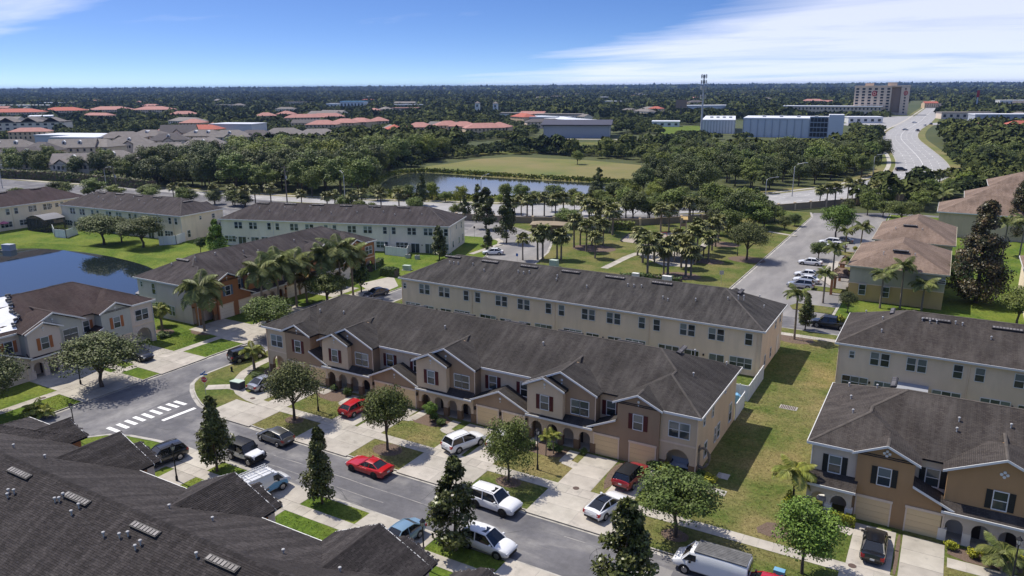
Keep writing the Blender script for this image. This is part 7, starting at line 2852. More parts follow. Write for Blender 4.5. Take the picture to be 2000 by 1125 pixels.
def cage(label, loc, rz, w, d, h, rise=.9):
    t = thing('screened_porch', label, 'screened porch', (*loc, .1), rz, 'dark screened porches behind the rows')
    mb = MB()
    for a, b, c, e in ((-w / 2, w / 2, -d, -d + .04), (-w / 2, -w / 2 + .04, -d, 0), (w / 2 - .04, w / 2, -d, 0)):
        mb.box(a, b, c, e, 0, h)
    mb.build('screen_wall', M['screen'], t)
    rm = MB()
    n = 7
    for k in range(n):
        x0, x1 = -w / 2 - .1 + (w + .2) * k / n, -w / 2 - .1 + (w + .2) * (k + 1) / n
        z0, z1 = h + rise * math.sin(math.pi * k / n), h + rise * math.sin(math.pi * (k + 1) / n)
        rm.prism([(x0, z0), (x1, z1), (x1, z1 + .06), (x0, z0 + .06)], -d - .1, 0, 'y')
    rm.build('curved_roof', M['screenroof'], t)
    fm = MB()
    for k in range(6):
        x = -w / 2 + w * k / 5
        fm.box(x - .035, x + .035, -d - .03, -d, 0, h)
    for z in (1.0, h - .05):
        fm.box(-w / 2, w / 2, -d - .03, -d, z, z + .07)
    fm.build('screen_frame', M['ventdark'], t)
    return t


b3 = R(3.8)
for (px, py), rz, w, d, h, lb in (((-219.91,107.59), .2, 9, 5, 3.2, 'screened porch with a pink parasol inside at the left edge'), ((-204.15,110.83), b3, 7.5, 5.5, 3.2, 'large screened porch between the two cream rows'), ((-199.81,118.33), b3, 6.5, 4, 3.0, 'screened porch hidden by the pond oaks'), ((-173.25,124.06), b3, 6, 4, 3.0, 'screened porch at the right end of the cream row by the pond'),
                                ((-154.31,130.21), a17, 8, 5, 3.2, 'left screened porch behind the orange row roof'), ((-144.99,135.21), a17, 8, 5, 3.2, 'right screened porch behind the orange row roof'), ((-102.77,138.62), a17, 6, 4.5, 3.0, 'screened porch beside the slim dark tree'), ((-112.9, 78), R(-90), 7, 4, 2.3, 'screened porch on the pond side of the orange row')):
    cage(lb, (px, py), rz, w, d, h)


def parasol(label, loc, m, H=2.5, r_=1.5):
    t = thing('parasol', label, 'parasol', (*loc, .1))
    mb = MB()
    mb.tube([(0, 0, 0), (0, 0, H)], .03, 6)
    mb.build('pole', M['trim'], t)
    c = MB()
    for k in range(8):
        a, b = k * math.pi / 4, (k + 1) * math.pi / 4
        c.poly([(0, 0, H), (r_ * math.cos(a), r_ * math.sin(a), H - .55), (r_ * math.cos(b), r_ * math.sin(b), H - .55)])
        c.poly([(0, 0, H - .03), (r_ * math.cos(b), r_ * math.sin(b), H - .58), (r_ * math.cos(a), r_ * math.sin(a), H - .58)])
    c.build('canopy', M[m], t)


parasol('pink parasol in front of the screened porch at the left edge', (-212.06,101.63), 'pink', 2.6, 1.3)
parasol('pale turquoise parasol in the yard behind the row with black shutters', (-5.2, 89.0), 'teal', 2.6, 1.3)
bq = thing('covered_grill', 'grill under a bright blue cover in the yard beside the white fence', 'grill', (-18.6, 83.4, .1), .3)
mb = MB()
mb.prism([(-.7, 0), (.7, 0), (.62, .9), (.3, 1.15), (-.3, 1.15), (-.62, .9)], -.4, .4, 'y')
mb.build('cover', M['skyblue'], bq)

wr = thing('wreath', 'large dry wicker wreath leaning at the corner of the brown row', 'wreath', (-17.19,65.4, .1), R(20))
mb = MB()
mb.tube([(.62 * math.cos(R(20 * k)), .05 * math.sin(k * 1.7), 1.55 + 1.0 * math.sin(R(20 * k))) for k in range(19)], [.13 + .03 * math.sin(k * 2.1) for k in range(19)], 7)
mb.build('ring', M['palmbark'], wr)
mb = MB()
mb.tube([(0, .05, -.1), (0, .05, .6)], .06, 6)
mb.build('stake', M['polewood'], wr)
bn = thing('porch_bench', 'grey cushioned bench inside the arched corner porch', 'bench', (-19.3, 65.3, .12))
mb = MB()
mb.box(-.9, .9, -.35, .35, .25, .45)
mb.build('seat', M['metalgray'], bn)
mb = MB()
mb.box(-.9, .9, .25, .38, .45, .95)
mb.build('backrest', M['metalgray'], bn)
mb = MB()
for x in (-.85, .78):
    mb.box(x, x + .08, -.33, .33, 0, .65)
mb.build('armrest', M['metaldark'], bn)
cv_ = thing('porch_table', 'white round table top in the left porch of the ochre row', 'table', (-6.2, 64.9, .12))
mb = MB()
mb.tube([(0, 0, 0), (0, 0, .7)], .06, 8)
mb.build('leg', M['trim'], cv_)
mb = MB()
mb.tube([(0, 0, .7), (0, 0, .75)], .6, 20)
mb.build('tabletop', M['trim'], cv_)

# estate wall built in panels
wl_ = thing('perimeter_wall', 'long beige wall with pilasters between the estate and the avenue', 'wall', (-150, 162, -.2))
wpts = [Vector(p) for p in ((-150, 162), (-112.06,173.25), (-101.32,174.44), (-69.58,187.03), (-57.18,200.66), (-42.91,229.77), (-20.92,258.29), (-10.38,273.73), (-0.54,286.76))]
wp = MB()
wp.box(-.5, .5, -.1, .1, 0, 1.9)
wp.box(-.5, .5, -.14, .14, 1.9, 2.0)
wpm = wp.mesh('wall_panel', M['perimwall'])
pp_m = MB()
pp_m.box(-.25, .25, -.25, .25, 0, 2.15)
pp_m.box(-.32, .32, -.32, .32, 2.15, 2.28)
ppm = pp_m.mesh('pilaster', M['tan'])
for a, b in zip(wpts, wpts[1:]):
    L = (b - a).length
    n = max(1, round(L / 6))
    d = (b - a) / L
    for k in range(n):
        c = a + d * (L * (k + .5) / n) - wpts[0]
        q = a + d * (L * k / n) - wpts[0]
        ob('wall_panel', wpm, wl_, (c.x, c.y, 0), math.atan2(d.y, d.x), scale=(L / n, 1, 1))
        ob('pilaster', ppm, wl_, (q.x, q.y, 0), math.atan2(d.y, d.x))

# little buildings and play things of the park
ks = thing('mailbox_shelter', 'small shelter with a low tan hip roof beside the entry street', 'shelter', (-85.2,164.98, .1), R(20))
mb = MB()
roof_solid(mb, -4.5, 4.5, -2.4, 2.4, 2.7, .25, 'x')
mb.build('roof', M['perimwall'], ks)
mb = MB()
mb.box(-4, 4, -.3, .3, 0, 2.6)
for x in (-4, 3.8):
    for y in (-2, 1.8):
        mb.box(x, x + .2, y, y + .2, 0, 2.7)
mb.build('wall', M['perimwall'], ks)
pl = thing('play_tower', 'wooden play tower with a small roof at the sand playground', 'play tower', (-57.18,184.66, .1), .4)
mb = MB()
for x in (-.7, .7):
    for y in (-.7, .7):
        mb.box(x - .07, x + .07, y - .07, y + .07, 0, 3.2)
mb.build('post', M['tan'], pl)
mb = MB()
roof_solid(mb, -1, 1, -1, 1, 3.1, .6, 'x', False, False)
mb.build('roof', M['mustard'], pl)
mb = MB()
mb.box(-.75, .75, -.75, .75, 1.3, 1.4)
mb.box(-.72, .72, -.75, -.7, 1.4, 2.1)
mb.build('platform', M['brown'], pl)
mb = MB()
mb.prism([(.7, 1.4), (2.6, .2), (2.6, .3), (.7, 1.5)], -.3, .3, 'y')
mb.build('slide', M['playred'], pl)
sw = thing('swing_frame', 'reddish metal swing frame on the sand playground', 'swing', (-58.16,168.03, .1), .3)
mb = MB()
for x in (-2.2, 2.2):
    mb.tube([(x, -1.0, 0), (x, 0, 2.4), (x, 1.0, 0)], .05, 6)
mb.tube([(-2.2, 0, 2.4), (2.2, 0, 2.4)], .05, 6)
mb.build('frame', M['playred'], sw)
for x in (-1, 1):
    mb = MB()
    mb.tube([(x - .2, 0, 2.4), (x - .2, 0, .55)], .012, 4)
    mb.tube([(x + .2, 0, 2.4), (x + .2, 0, .55)], .012, 4)
    mb.box(x - .25, x + .25, -.1, .1, .5, .55)
    mb.build('swing_seat', M['blacktrim'], sw)
kr = ribbon('playground_edge', [(-65.24,164.21), (-66.36,165.67), (-67.86,175.06), (-56.74,184.11)], .15, .15, .28, M['blacktrim'], h=.2)
gz = thing('gazebo', 'park gazebo with a dark hipped roof half hidden by fan palms', 'gazebo', (-47.95,152.7, .1))
mb = MB()
roof_solid(mb, -5, 5, -3.2, 3.2, 2.6, .42, 'x')
mb.build('roof', M['darkroof'], gz)
mb = MB()
for x in (-4.5, 0, 4.5):
    for y in (-2.8, 2.8):
        mb.box(x - .12, x + .12, y - .12, y + .12, 0, 2.6)
mb.build('post', M['perimwall'], gz)
tc_ = thing('toy_car', 'red and blue toy vehicle at the bottom edge beside the white panel van', 'toy', (-7.55,52.84, .1))
mb = MB()
mb.box(-.4, .4, -.25, .25, .12, .5)
mb.build('body', M['skyblue'], tc_)
mb = MB()
for x in (-.28, .28):
    mb.tube([(x, -.3, .13), (x, .3, .13)], .13, 8)
mb.build('wheels', M['redplastic'], tc_)

# ------------------------------------------------------------------ far buildings


def far_roof_house(label, loc, rz, L, Wd, ze, s, wall, roof, dormers=0, gableend=False, group=None, cross=0):
    t = thing('house', label, 'house', (*loc, -.3), rz, group)
    mb = MB()
    mb.box(-L / 2, L / 2, -Wd / 2, Wd / 2, 0, ze - .1)
    if gableend:
        for x in (-L / 2, L / 2 - .2):
            mb.prism([(-Wd / 2, ze - .1), (Wd / 2, ze - .1), (0, ze + Wd / 2 * s - .1)], x, x + .2, 'x')
    mb.build('wall', M[wall], t)
    rf = MB()
    roof_solid(rf, -L / 2 - .4, L / 2 + .4, -Wd / 2 - .4, Wd / 2 + .4, ze, s, 'x', not gableend, not gableend)
    for k in range(cross):
        x = -L / 2 + L * (k + .5) / cross
        roof_solid(rf, x - 2.6, x + 2.6, -Wd / 2 - 1.2, 0, ze + .3, s * 1.1, 'y', False, True)
    rf.build('roof', M[roof], t)
    for k in range(cross):
        x = -L / 2 + L * (k + .5) / cross
        g = MB()
        g.prism([(x - 2.2, 0), (x + 2.2, 0), (x + 2.2, ze), (x, ze + 2.4 * s), (x - 2.2, ze)], -Wd / 2 - .8, -Wd / 2 + .5, 'y')
        g.build('gable', M[wall], t)
        w = MB()
        for dx in (-.8, .8):
            w.box(x + dx - .5, x + dx + .5, -Wd / 2 - .85, -Wd / 2 - .78, ze - 2.2, ze - .7)
        w.build('window', M['farwin'], t)
    for k in range(dormers):
        x = -L / 2 + L * (k + 1) / (dormers + 1)
        y = -Wd / 2 + Wd * .22
        z = ze + Wd * .22 * s
        d = MB()
        d.prism([(x - .9, z - .3), (x + .9, z - .3), (x + .9, z + 1.2), (x, z + 1.9), (x - .9, z + 1.2)], y, y + 3, 'y')
        dd = d.build('dormer', M['trim'], t)
        d = MB()
        d.box(x - .45, x + .45, y - .04, y, z + .2, z + 1.1)
        d.build('window', M['farwin'], dd)
    w = MB()
    n = int(L // 3)
    for k in range(n):
        x = -L / 2 + L * (k + .5) / n
        w.box(x - .5, x + .5, -Wd / 2 - .05, -Wd / 2, ze - 2.0, ze - .6)
        w.box(x - .5, x + .5, -Wd / 2 - .05, -Wd / 2, ze - 4.8, ze - 3.2)
    w.build('window', M['farwin'], t)
    return t


gE = 'grey roofed houses beyond the avenue'
EST = [  # pixel-free list: x, y, turn, length, depth, eave, slope, roof, dormers, gable end, cross gables, label
    (-380.82,195.04, 10, 30, 15, 6, .62, 'darkroof', 2, False, 1, 'front house at the left edge with a dark roof and two dormers'),
    (-326.33,189.57, 12, 20, 13, 6, .65, 'grayroof', 1, True, 2, 'front grey house with a steep gable towards the street'),
    (-329.23,209.02, 15, 22, 13, 6, .6, 'grayroof', 1, False, 1, 'second front grey house right of the steep gable'),
    (-308.46,211.2, 18, 22, 13, 6, .6, 'grayroof', 0, False, 1, 'grey house partly hidden by the front wood edge'),
    (-435.78,218.88, 10, 30, 15, 7, .55, 'grayroof', 2, False, 0, 'grey roof in the second row at the left edge'),
    (-404.61,219.02, -25, 22, 14, 6.5, .6, 'darkroof', 0, False, 1, 'dark hip roof behind the left front house'),
    (-403.43,234.3, 15, 26, 15, 7, .58, 'grayroof', 2, True, 0, 'pale grey roof with two small dormers'),
    (-396.29,245.4, -20, 24, 14, 7, .55, 'grayroof', 0, False, 1, 'broad grey roof right of the two small dormers'),
    (-399.8,264.13, 15, 26, 14, 7, .55, 'grayroof', 1, False, 1, 'grey roof in the middle of the estate beyond the avenue'),
    (-337.81,237.43, 20, 24, 14, 7, .6, 'grayroof', 0, True, 1, 'grey roof with a turquoise gable window'),
    (-312.21,233.94, -15, 28, 15, 7, .62, 'grayroof', 0, False, 1, 'large grey roof just above the wood'),
    (-405.84,292.94, 20, 26, 14, 7, .55, 'darkroof', 1, False, 1, 'dark grey roof behind the turquoise gable'),
    (-344.81,269.84, 10, 28, 15, 7, .6, 'grayroof', 1, False, 1, 'grey roof touching the tall dark trees'),
    (-444.15,288.95, 12, 30, 15, 7.5, .5, 'grayroof', 0, False, 1, 'grey roof in the back row left of the middle'),
    (-446.38,309.75, -20, 28, 15, 7.5, .5, 'grayroof', 1, False, 0, 'grey roof in the back row in the middle'),
    (-459.31,340.16, 10, 26, 14, 7.5, .75, 'darkroof', 0, True, 1, 'dark steep roof in the back row'),
    (-413.57,324.58, -10, 30, 15, 7.5, .5, 'grayroof', 2, False, 0, 'grey roof with two dormers in the back row'),
    (-389.63,324.42, 12, 28, 15, 7.5, .55, 'grayroof', 1, False, 1, 'grey roof right of the back row dormers'),
    (-382.77,338.49, -10, 28, 14, 7.5, .5, 'darkroof', 0, False, 1, 'dark roof above the sunlit trees'),
    (-382.56,361.85, 10, 30, 15, 7.5, .5, 'grayroof', 0, False, 1, 'right one of the low grey roofs above the wood'),
    (-354,362.82, 10, 30, 15, 7.5, .5, 'grayroof', 0, False, 1, 'last grey roof at the right of the estate beyond the avenue'),
]
for x, y, rz, L, Wd, ze, s, rf, dm, ge, cr, lb in EST:
    far_roof_house(lb, (x, y), R(30 + rz), L * .86, Wd * .9, ze - .6, s, 'beige' if dm != 1 else 'graywall', rf, dm, ge, gE, cr)

gR2 = 'red roofed apartment blocks in the far left'
for (x, y), L, rz, rm, lb in (((-988.56,510.77), 62, 32, 'terracotta', 'bright red roofed block at the far left edge'), ((-995.24,572.68), 50, 32, 'terracotta', 'second bright red roofed block in the far left'), ((-968.38,618.14), 52, 32, 'pinkroof', 'pale red roofed block with a grey wing'), ((-909.67,640.51), 48, 30, 'pinkroof', 'right one of the pale red roofed blocks')):
    far_roof_house(lb, (x, y), R(rz), L, 26, 9, .3, 'beige', rm, 0, False, gR2, 0)
gR3 = 'pink tile roofed houses in the middle distance'
rnd = random.Random(6)
for i, ((x, y), L) in enumerate((((-581.29,582.24), 44), ((-577.4,608.03), 36), ((-460.15,478.98), 26), ((-464.29,510.47), 24), ((-462.82,528.9), 24), ((-459.06,549.11), 18), ((-360.15,479.03), 22), ((-355.25,510.05), 22), ((-336.3,503.84), 22), ((-308.02,489.06), 30), ((-303.79,504.42), 18), ((-799.34,600.99), 30), ((-660.25,599.92), 22), ((-592.27,454.65), 20), ((-679.45,648.38), 20))[:15]):
    far_roof_house(['pink tile roofed house among the distant trees, long ridge', 'small pink tile roofed house among the distant trees'][L < 25], (x, y), R(30 + rnd.uniform(-25, 25)), L, 16, 6, .4, 'tan', 'pinkroof', 0, False, gR3, 0)


def block(label, loc, rz, L, Wd, H, wall, roofm, cat='building', floors=0, bays=0, group=None, name='far_building', flat=.4, z=-.3):
    t = thing(name, label, cat, (*loc, z), rz, group)
    mb = MB()
    mb.box(-L / 2, L / 2, 0, Wd, 0, H)
    mb.build('wall', M[wall], t)
    mb = MB()
    mb.box(-L / 2 - flat, L / 2 + flat, -flat, Wd + flat, H, H + .8)
    mb.build('roof', M[roofm], t)
    if floors:
        def wnd():
            w = MB()
            w.box(-.5, .5, -.12, .02, 0, 1)
            return w.mesh('window', M['farwin'])
        me = cached('farwindow', wnd)
        for f in range(floors):
            for b in range(bays):
                ww = L / bays * .42
                ob('window', me, t, (-L / 2 + L * (b + .5) / bays, 0, H * (f + .32) / floors), scale=(ww, 1, H / floors * .45))
    return t


ap = block('white three storey apartment house with grey gabled roof at the far left', (-654,346.63), R(38), 52, 16, 9.5, 'white_st', 'grayroof', 'apartment house', 3, 9, None, 'apartment_house')
rf = MB()
for k in range(3):
    roof_solid(rf, -24 + 17 * k, -10 + 17 * k, -2, 15, 9.8, .55, 'y', False, True)
rf.build('gable_roof', M['grayroof'], ap)
w1 = block('grey industrial hall with a dark low roof', (-233.06,492.03), R(21), 46, 40, 8.6, 'metalgray', 'metaldark', 'warehouse', 0, 0, None, 'warehouse', 1.5)
rf = MB()
roof_solid(rf, -25, 25, -2, 42, 9.3, .12, 'x', False, False)
rf.build('pitched_roof', M['metaldark'], w1)
rb = MB()
for k in range(12):
    x = -23 + 46 * k / 11
    rb.box(x - .15, x + .15, -.25, 0, 0, 8.6)
rb.build('wall_rib', M['metalgray'], w1)


def shed_big(label, loc, rz, L, Wd, H, n):
    t = block(label, loc, rz, L, Wd, H, 'metalwhite', 'metalwhite', 'warehouse', 0, 0, 'white storage halls', 'warehouse', .3)
    rb = MB()
    for k in range(n):
        x = -L / 2 + L * k / (n - 1)
        rb.box(x - .25, x + .25, -.35, 0, 0, H)
        y = Wd * k / (n - 1)
        rb.box(L / 2, L / 2 + .35, y - .25, y + .25, 0, H)
    rb.build('wall_rib', M['metalgray'], t)
    ac = MB()
    for k in range(4):
        ac.box(-L * .3 + k * L * .2, -L * .3 + k * L * .2 + 2.4, Wd * .4, Wd * .4 + 2, H + .8, H + 2)
    ac.build('roof_unit', M['acgray'], t)
    return t


shed_big('left white storage hall with ribbed side walls', (-157.84,583.77), R(14), 24, 75, 9.5, 12)
w2 = shed_big('right white storage hall with a dark glazed entrance bay', (-103.18,557.46), R(9), 58, 40, 12.5, 13)
gb = MB()
gb.box(14.5, 26.5, -1.0, .1, 0, 14.5)
gl = gb.build('entrance_bay', M['metalgray'], w2)
pm_ = MB()
pm_.box(-.5, .5, -.06, .06, 0, 1)
pme = pm_.mesh('glass_panel', M['farwin'])
for i in range(5):
    for j in range(4):
        ob('glass_panel', pme, gl, (16 + 2.25 * i, -1.05, 1 + 3.3 * j), scale=(2.0, 1, 2.7))
tw = MB()
tw.box(26.5, 36, -2, 12, 0, 15.8)
tw.build('tower', M['metalwhite'], w2)

# hotel
ht = thing('hotel', 'tall cream hotel with red emblems and a long low wing', 'hotel', (-92.07,1000.51, -.3), R(4))
HX, HH = 50.0, 32.0
mb = MB()
mb.box(-24, 24, 0, 16, 0, HH)
mb.box(24, 36, 6, 20, 0, HH)
mb.build('wall', M['hotelwall'], ht)
mb = MB()
mb.box(36, 47, 3, 18, 0, HH - .5)
mb.build('wall', M['hotelwall'], ht)
mb = MB()
mb.box(24.1, 36, 5.4, 6, 3, HH - 1)
mb.build('brown_panel', M['hotelbrown'], ht)
mb = MB()
mb.box(-24.6, 24.6, -.6, 16.6, HH, HH + 1.2)
mb.box(24, 47.5, 2.4, 20.6, HH, HH + 1.2)
mb.build('parapet', M['hotelwall'], ht)
mb = MB()
mb.box(-11, 0, 4, 12, HH + 1.2, HH + 4.2)
mb.box(18, 30, 4, 12, HH + 1.2, HH + 5)
mb.build('lift_house', M['hotelwall'], ht)
wq = MB()
wq.box(-.5, .5, -.15, .05, 0, 1)
wqm = wq.mesh('window', M['farwin'])
for f in range(9):
    for b in range(6):
        ob('window', wqm, ht, (-20 + 8 * b, 0, 2.2 + f * 3.3), scale=(3.8, 1, 2.0))
    ob('window', wqm, ht, (41.5, 3, 2.2 + f * 3.3), scale=(2.2, 1, 1.8))


def emblem(x, z, r_, y=-.4):
    m = MB()
    m.prism([(x + r_ * math.cos(k * math.pi / 8), z + r_ * math.sin(k * math.pi / 8)) for k in range(16)], y, y + .3, 'y')
    e = m.build('emblem', M['red_sign'], ht)
    n = MB()
    n.prism([(x + r_ * .62 * math.cos(k * math.pi / 8), z + r_ * .62 * math.sin(k * math.pi / 8)) for k in range(16)], y - .05, y, 'y')
    i_ = n.build('emblem_ring', M['hotelwall'], e)
    n = MB()
    n.prism([(x + r_ * .42 * math.cos(k * math.pi / 4), z + r_ * .42 * math.sin(k * math.pi / 4)) for k in range(8)], y - .1, y - .05, 'y')
    n.build('emblem_core', M['red_sign'], e)


emblem(2, 24.5, 3.2)
emblem(42, 25, 2.6, 2.6)
ht.scale = (.82, 1, 1)
lo = block('long low cream wing of the hotel grounds', (-133.85,984.99), R(4), 108, 20, 9.5, 'hotelwall', 'metalwhite', 'building', 2, 26, None, 'hotel_wing', 1.0)
block('cream hall in front of the hotel', (-99.06,1015.11), R(4), 52, 10, 8.5, 'hotelwall', 'hotelwall', 'building', 1, 6, None, 'hotel_wing')

# cell tower
ct = thing('cell_tower', 'tall steel telecom mast with four rings of antennas', 'telecom mast', (-165.76,566.61, -.3))
mb = MB()
mb.tube([(0, 0, 0), (0, 0, 43)], [.75, .45], 12)
mb.build('mast', M['metalgray'], ct, 60)
an = MB()
an.box(-.16, .16, -.1, .1, -1.2, 1.2)
anm = an.mesh('antenna', M['acgray'])
and_ = anm.copy()
and_.materials[0] = M['metaldark']
for zi, z in enumerate((41.8, 37.8, 33.6, 27.2)):
    rg = MB()
    rg.tube([(2.0 * math.cos(k * math.pi / 6), 2.0 * math.sin(k * math.pi / 6), z) for k in range(13)], .1, 5)
    for k in range(3):
        a = k * 2.094
        rg.tube([(0, 0, z), (2 * math.cos(a), 2 * math.sin(a), z)], .1, 5)
    r_ = rg.build('antenna_ring', M['metaldark'], ct)
    for k in range(12):
        a = k * math.pi / 6
        ob('antenna', and_ if zi in (0, 1) and k % 3 else anm, r_, (2.1 * math.cos(a), 2.1 * math.sin(a), z), a + R(90), scale=(1.3, 1, .8 + .25 * (k % 3)))

gF = 'pale low buildings in the far woods'
for (x, y), L, H, wall, roofm, lb in (((-1091.26,1063.13), 95, 8, 'graywall', 'grayroof', 'long grey building with small towers in the distance'), ((-922.59,983.49), 20, 8, 'metalwhite', 'metalwhite', 'white cube building beside the long grey one'), ((-867.1,972.21), 42, 12, 'metalwhite', 'skyblue', 'white and light blue building in the distance'),
                                     ((-790.5,1026.04), 90, 6, 'metalgray', 'metalgray', 'very long low grey roof in the distance'), ((-702.43,899.3), 40, 5, 'tan', 'pinkroof', 'low tan building with a blue awning'), ((-1113.45,922), 44, 6, 'graywall', 'grayroof', 'low grey roofed building left of the long one'), ((-5381.59,3086.7), 90, 8, 'metalwhite', 'metalwhite', 'pale strip of roofs near the left horizon'),
                                     ((-4662.64,2820.97), 80, 8, 'metalwhite', 'metalwhite', 'pale roof near the left horizon'), ((-817.66,2157.48), 40, 8, 'metalwhite', 'trim', 'white building above the dark woods, with a bright wall'), ((-848.6,2578.59), 40, 7, 'tan', 'pinkroof', 'low tan roof near the horizon left of the mast'), ((-635.41,2369.93), 34, 7, 'tan', 'pinkroof', 'low tan roof near the horizon right of the mast'),
                                     ((-611.24,2591.08), 50, 8, 'metalwhite', 'pinkroof', 'white row of houses near the horizon'), ((-565.68,2848.36), 40, 7, 'hotelbrown', 'terracotta', 'reddish roof near the horizon left of the hotel'), ((68.55,1411.2), 40, 9, 'trim', 'trim', 'white house with two gables at the far right'), ((41.32,850.66), 62, 7, 'metalgray', 'metalwhite', 'long white roofed shop building at the right edge'),
                                     ((-224.81,658.92), 24, 4, 'metalwhite', 'metalwhite', 'low white hut on the green field'), ((-367.58,731.24), 50, 6, 'graywall', 'grayroof', 'grey roofs behind the industrial hall'), ((-346.87,657.29), 26, 6, 'metalgray', 'metalgray', 'low annex left of the industrial hall'), ((6.67,919.54), 50, 6, 'graywall', 'grayroof', 'grey shop roof right of the wide road'),
                                     ((-76.39,791.32), 30, 5, 'trim', 'metalwhite', 'white low shop beside the road junction'), ((-427.06,748.13), 40, 6, 'trim', 'grayroof', 'white house group left of the industrial hall'), ((-1408.93,734.76), 120, 8, 'trim', 'trim', 'white building behind the red roofs at the left')):
    block(lb, (x, y), R(18), L, 18, H, wall, roofm, 'building', 1, max(3, int(L // 6)), gF)
rnd = random.Random(44)
KIND = [('white_st', 'grayroof', 'pale house with a grey roof among the far woods'), ('beige', 'darkroof', 'house with a dark roof among the far woods'), ('tan', 'pinkroof', 'house with a pinkish tile roof among the far woods'), ('metalwhite', 'metalwhite', 'white flat shed among the far woods'), ('tan', 'terracotta', 'house with a red roof among the far woods')]
for i in range(90):
    a = R(rnd.uniform(86.5, 156))
    d = rnd.uniform(520, 2600) if i > 30 else rnd.uniform(480, 1100)
    w, rf_, lb = KIND[(0, 0, 1, 2, 3, 0, 1, 2, 4, 3)[rnd.randrange(10)]]
    x, y = d * math.cos(a), d * math.sin(a)
    if -260 < x < 10 and y < 1150 or x > -330 and y < 520:
        continue
    if rf_ == 'metalwhite':
        block(lb, (x, y), rnd.uniform(-.6, .6), rnd.uniform(20, 60), 22, rnd.uniform(5, 9), w, rf_, 'building', 0, 0, 'single houses in the far woods')
    else:
        far_roof_house(lb, (x, y), rnd.uniform(-.8, .8), rnd.uniform(16, 40), rnd.uniform(11, 15), rnd.uniform(4, 7.5), .42, w, rf_, 0, rnd.random() < .4, 'single houses in the far woods', 0)
bb = thing('billboard', 'brownish billboard on a single post above the woods', 'billboard', (-246.46,767.57, -.3), R(10))
mb = MB()
mb.tube([(0, 0, 0), (0, 0, 15)], .6, 8)
mb.build('post', M['metaldark'], bb)
mb = MB()
mb.box(-5.5, 5.5, -.5, .5, 13, 21)
mb.build('panel', M['hotelbrown'], bb)
for (x, y), lb in (((-554.92,866.63), 'left one of two small white towers'), ((-522.57,859.19), 'right one of two small white towers')):
    t = thing('white_tower', lb, 'tower', (x, y, -.3), R(20), 'small white towers in the distance')
    mb = MB()
    mb.box(-3, 3, -3, 3, 0, 14)
    mb.build('wall', M['trim'], t)
    mb = MB()
    roof_solid(mb, -3.4, 3.4, -3.4, 3.4, 14, .7, 'x')
    mb.build('roof', M['grayroof'], t)
    mb = MB()
    mb.box(-1, 1, -3.1, -3, 9, 12)
    mb.build('window', M['farwin'], t)
py = thing('pylon_sign', 'slender red and white pylon sign right of the wide road', 'sign', (16.82,1214.64, -.3))
mb = MB()
mb.box(-.8, .8, -.4, .4, 0, 22)
mb.build('post', M['metalwhite'], py)
mb = MB()
mb.box(-1.6, 1.6, -.6, .6, 17, 26)
mb.build('panel', M['red_sign'], py)
orr = far_roof_house('orange tiled house roof at the right edge above the trees', (36.21,599.27), R(20), 30, 18, 8, .45, 'tan', 'terracotta', 0, False, None, 0)

# ------------------------------------------------------------------ far woods as one mass
rng = np.random.default_rng(12)


def clump_cloud(name, pos, wid, hei, per, m, seed, ls=1.9, zmax=None):
    """joined tree crowns: each crown a handful of large leaf masses"""
    r2 = np.random.default_rng(seed)
    n = len(pos)
    idx = np.repeat(np.arange(n), per)
    N = len(idx)
    d = r2.normal(size=(N, 3))
    d /= np.linalg.norm(d, axis=1, keepdims=True)
    d[:, 2] = np.abs(d[:, 2]) * 1.0 - .15
    c = np.stack([pos[idx, 0], pos[idx, 1], hei[idx] * .55 - .3], 1)
    if zmax:
        d[:, 2] = np.minimum(d[:, 2], .9)
    p = c + d * np.stack([wid[idx] * .42, wid[idx] * .42, hei[idx] * .45], 1)
    nr = d + r2.normal(size=(N, 3)) * .35
    nr[:, 2] += .25
    me = quad_cloud(name, p, nr, wid[idx] * r2.uniform(.7, 1.3, N) * ls / math.sqrt(per), m, seed, 1.2)
    o = ob(name, me)
    o['kind'] = 'stuff'
    return o


B_AV = [(-50.35,618.61), (-28.06,332.71), (3.68,348.88), (-6.72,638.27), (-42.3,1862.36), (-103.99,1849.8)]
OPEN = [LAKE, [(-348.98,169.15), (-289.39,199.52), (-254.27,217.42), (-322.81,305.94), (-378.44,407.55), (-427.12,448.85), (-503.53,414.43), (-545.59,354.89), (-515.49,252.79)],
        [(-236.05,348.14), (-236.59,407.95), (-201.18,468.02), (-161.99,507.62), (-179.1,560.6), (-210.15,546.61), (-269.05,493.88), (-277.29,412.19)], [(-190.56,542.28), (-239.9,681.49), (-204.68,696.35), (-159.33,556.43)], [(-152.54,523.22), (-230.38,786.5), (-106.21,931.5), (-60.2,554.69)],
        [(-256.84,475.22), (-373.75,691.47), (-299.7,721.81), (-202.61,488.84)], [(-92.52,743.7), (-76.24,943.02), (-3.07,1001.39), (60.48,940.81), (54.89,845.67), (2.5,783.81), (-45.2,662.5)], [(-172.7,937.27), (-46.62,954.39), (-51.72,1050.14), (-191.44,1037.2)], B_AV, [(-15.67,339.02), (-38.97,623.74), (-53.67,644.3), (-20.97,336.32)],
        [(-280.51,514.91), (-189.41,555.95), (-150.99,444.21), (-175.14,407.73), (-205.67,377.54)], [(-149.62,513.34), (-61.69,554), (-54.88,473.4), (-122.27,441.13)]]
bld = [(o.location.x, o.location.y, 20 if 'roofed' in str(o.get('group')) else 30) for o in COL.objects if o.parent is None and o.get('category') in ('house', 'building', 'warehouse', 'hotel', 'apartment house', 'tower') and o.location.y > 230 or o.get('group') == gE and o.parent is None]
pos, wid, hei = [], [], []
rnd = random.Random(21)
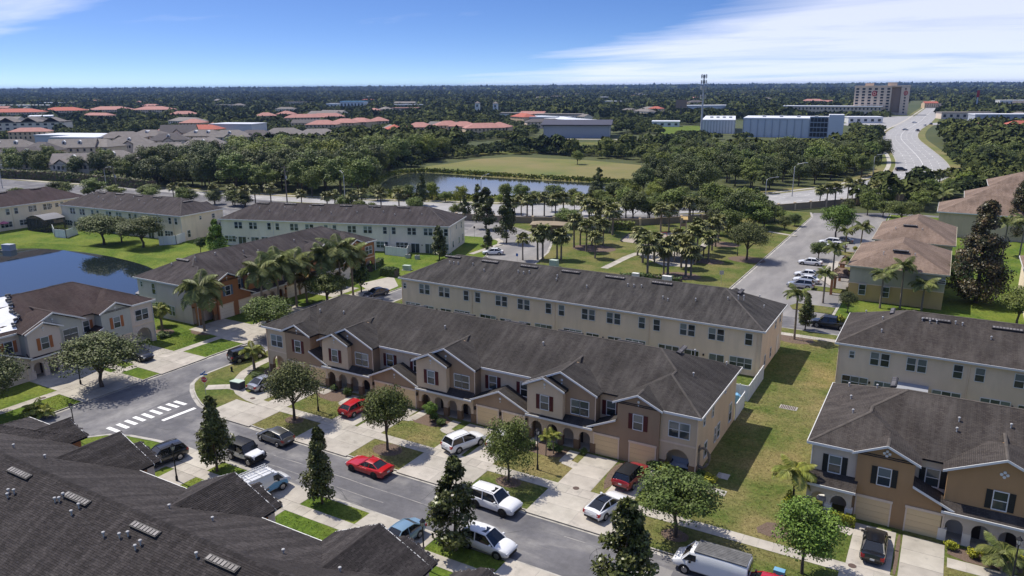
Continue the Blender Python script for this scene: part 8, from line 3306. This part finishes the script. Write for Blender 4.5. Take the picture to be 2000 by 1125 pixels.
for r0, r1, sp in ((215, 420, 8.5), (420, 800, 11), (800, 1500, 15), (1500, 2800, 24)):
    a0, a1 = R(86), R(159)
    r_ = r0
    while r_ < r1:
        a = a0 + rnd.random() * .01
        da = sp / r_
        while a < a1:
            x, y = r_ * math.cos(a) + rnd.uniform(-.4, .4) * sp, r_ * math.sin(a) + rnd.uniform(-.4, .4) * sp
            a += da
            if y < 175 or any(in_poly(x, y, q) for q in OPEN) or near_av(x, y, 15) or any((x - bx) ** 2 + (y - by) ** 2 < br * br for bx, by, br in bld):
                continue
            if r_ < 330 and any(in_poly(x, y, q[1]) for q in WOODS):
                continue
            if r_ < 330 and y < 250 and x > -330 or y < 190 + .0 * x and x > -300:
                continue
            # low canopy in front of the far buildings so that they stay in view
            h_ = rnd.uniform(6.0, 10.5) * (.7 if rnd.random() < .35 else 1)
            for bx, by, br in bld:
                if y < by and (bx * y / by - x) ** 2 < (br * 1.0) ** 2 and by - y < 200:
                    h_ = min(h_, rnd.uniform(3.2, 5.5))
                    break
            pos.append((x, y))
            wid.append(sp * rnd.uniform(.8, 1.25))
            hei.append(h_)
        r_ += sp * .85
pos, wid, hei = np.array(pos), np.array(wid), np.array(hei)
d_ = np.hypot(pos[:, 0], pos[:, 1])
nearm = d_ < 800
print('far trees', len(pos), nearm.sum())
clump_cloud('far_woods', pos[nearm], wid[nearm], hei[nearm], 110, M['farwood'], 1)
clump_cloud('distant_woods', pos[~nearm], wid[~nearm], hei[~nearm], 16, M['farwood'], 2)
pos, wid, hei = [], [], []
for r0, r1, sp in ((2700, 5000, 42), (5000, 13000, 110)):
    r_ = r0
    while r_ < r1:
        a = R(86) + rnd.random() * .01
        while a < R(159):
            a += sp / r_
            if rnd.random() < .12:
                continue
            pos.append((r_ * math.cos(a) + rnd.uniform(-.4, .4) * sp, r_ * math.sin(a) + rnd.uniform(-.4, .4) * sp))
            wid.append(sp * rnd.uniform(1.2, 2.2))
            hei.append(rnd.uniform(9, 12.5))
        r_ += sp * 1.1
clump_cloud('horizon_woods', np.array(pos), np.array(wid), np.array(hei), 14, M['farwood'], 3, .9)
if rest:
    q = np.array([(x, y) for _, x, y, *_r in rest])
    clump_cloud('wood_edge', q, np.full(len(q), 10.0), np.array([r_[3] for r_ in rest]), 60, M['farwood'], 4)

# ------------------------------------------------------------------ air
hz = MB()
hz.box(-15500, 6000, -400, 15500, -1.4, 62)
hb = hz.build('haze', bpy.data.materials.new('haze'))
hm = hb.data.materials[0]
hm.use_nodes = True
ht_ = hm.node_tree
ht_.nodes.clear()
pv_ = ht_.nodes.new('ShaderNodeVolumePrincipled')
pv_.inputs['Color'].default_value = (0.36, 0.55, 1.0, 1)
pv_.inputs['Density'].default_value = 0.000055
pv_.inputs['Anisotropy'].default_value = 0.2
on = ht_.nodes.new('ShaderNodeOutputMaterial')
ht_.links.new(pv_.outputs[0], on.inputs['Volume'])
hb['kind'] = 'stuff'
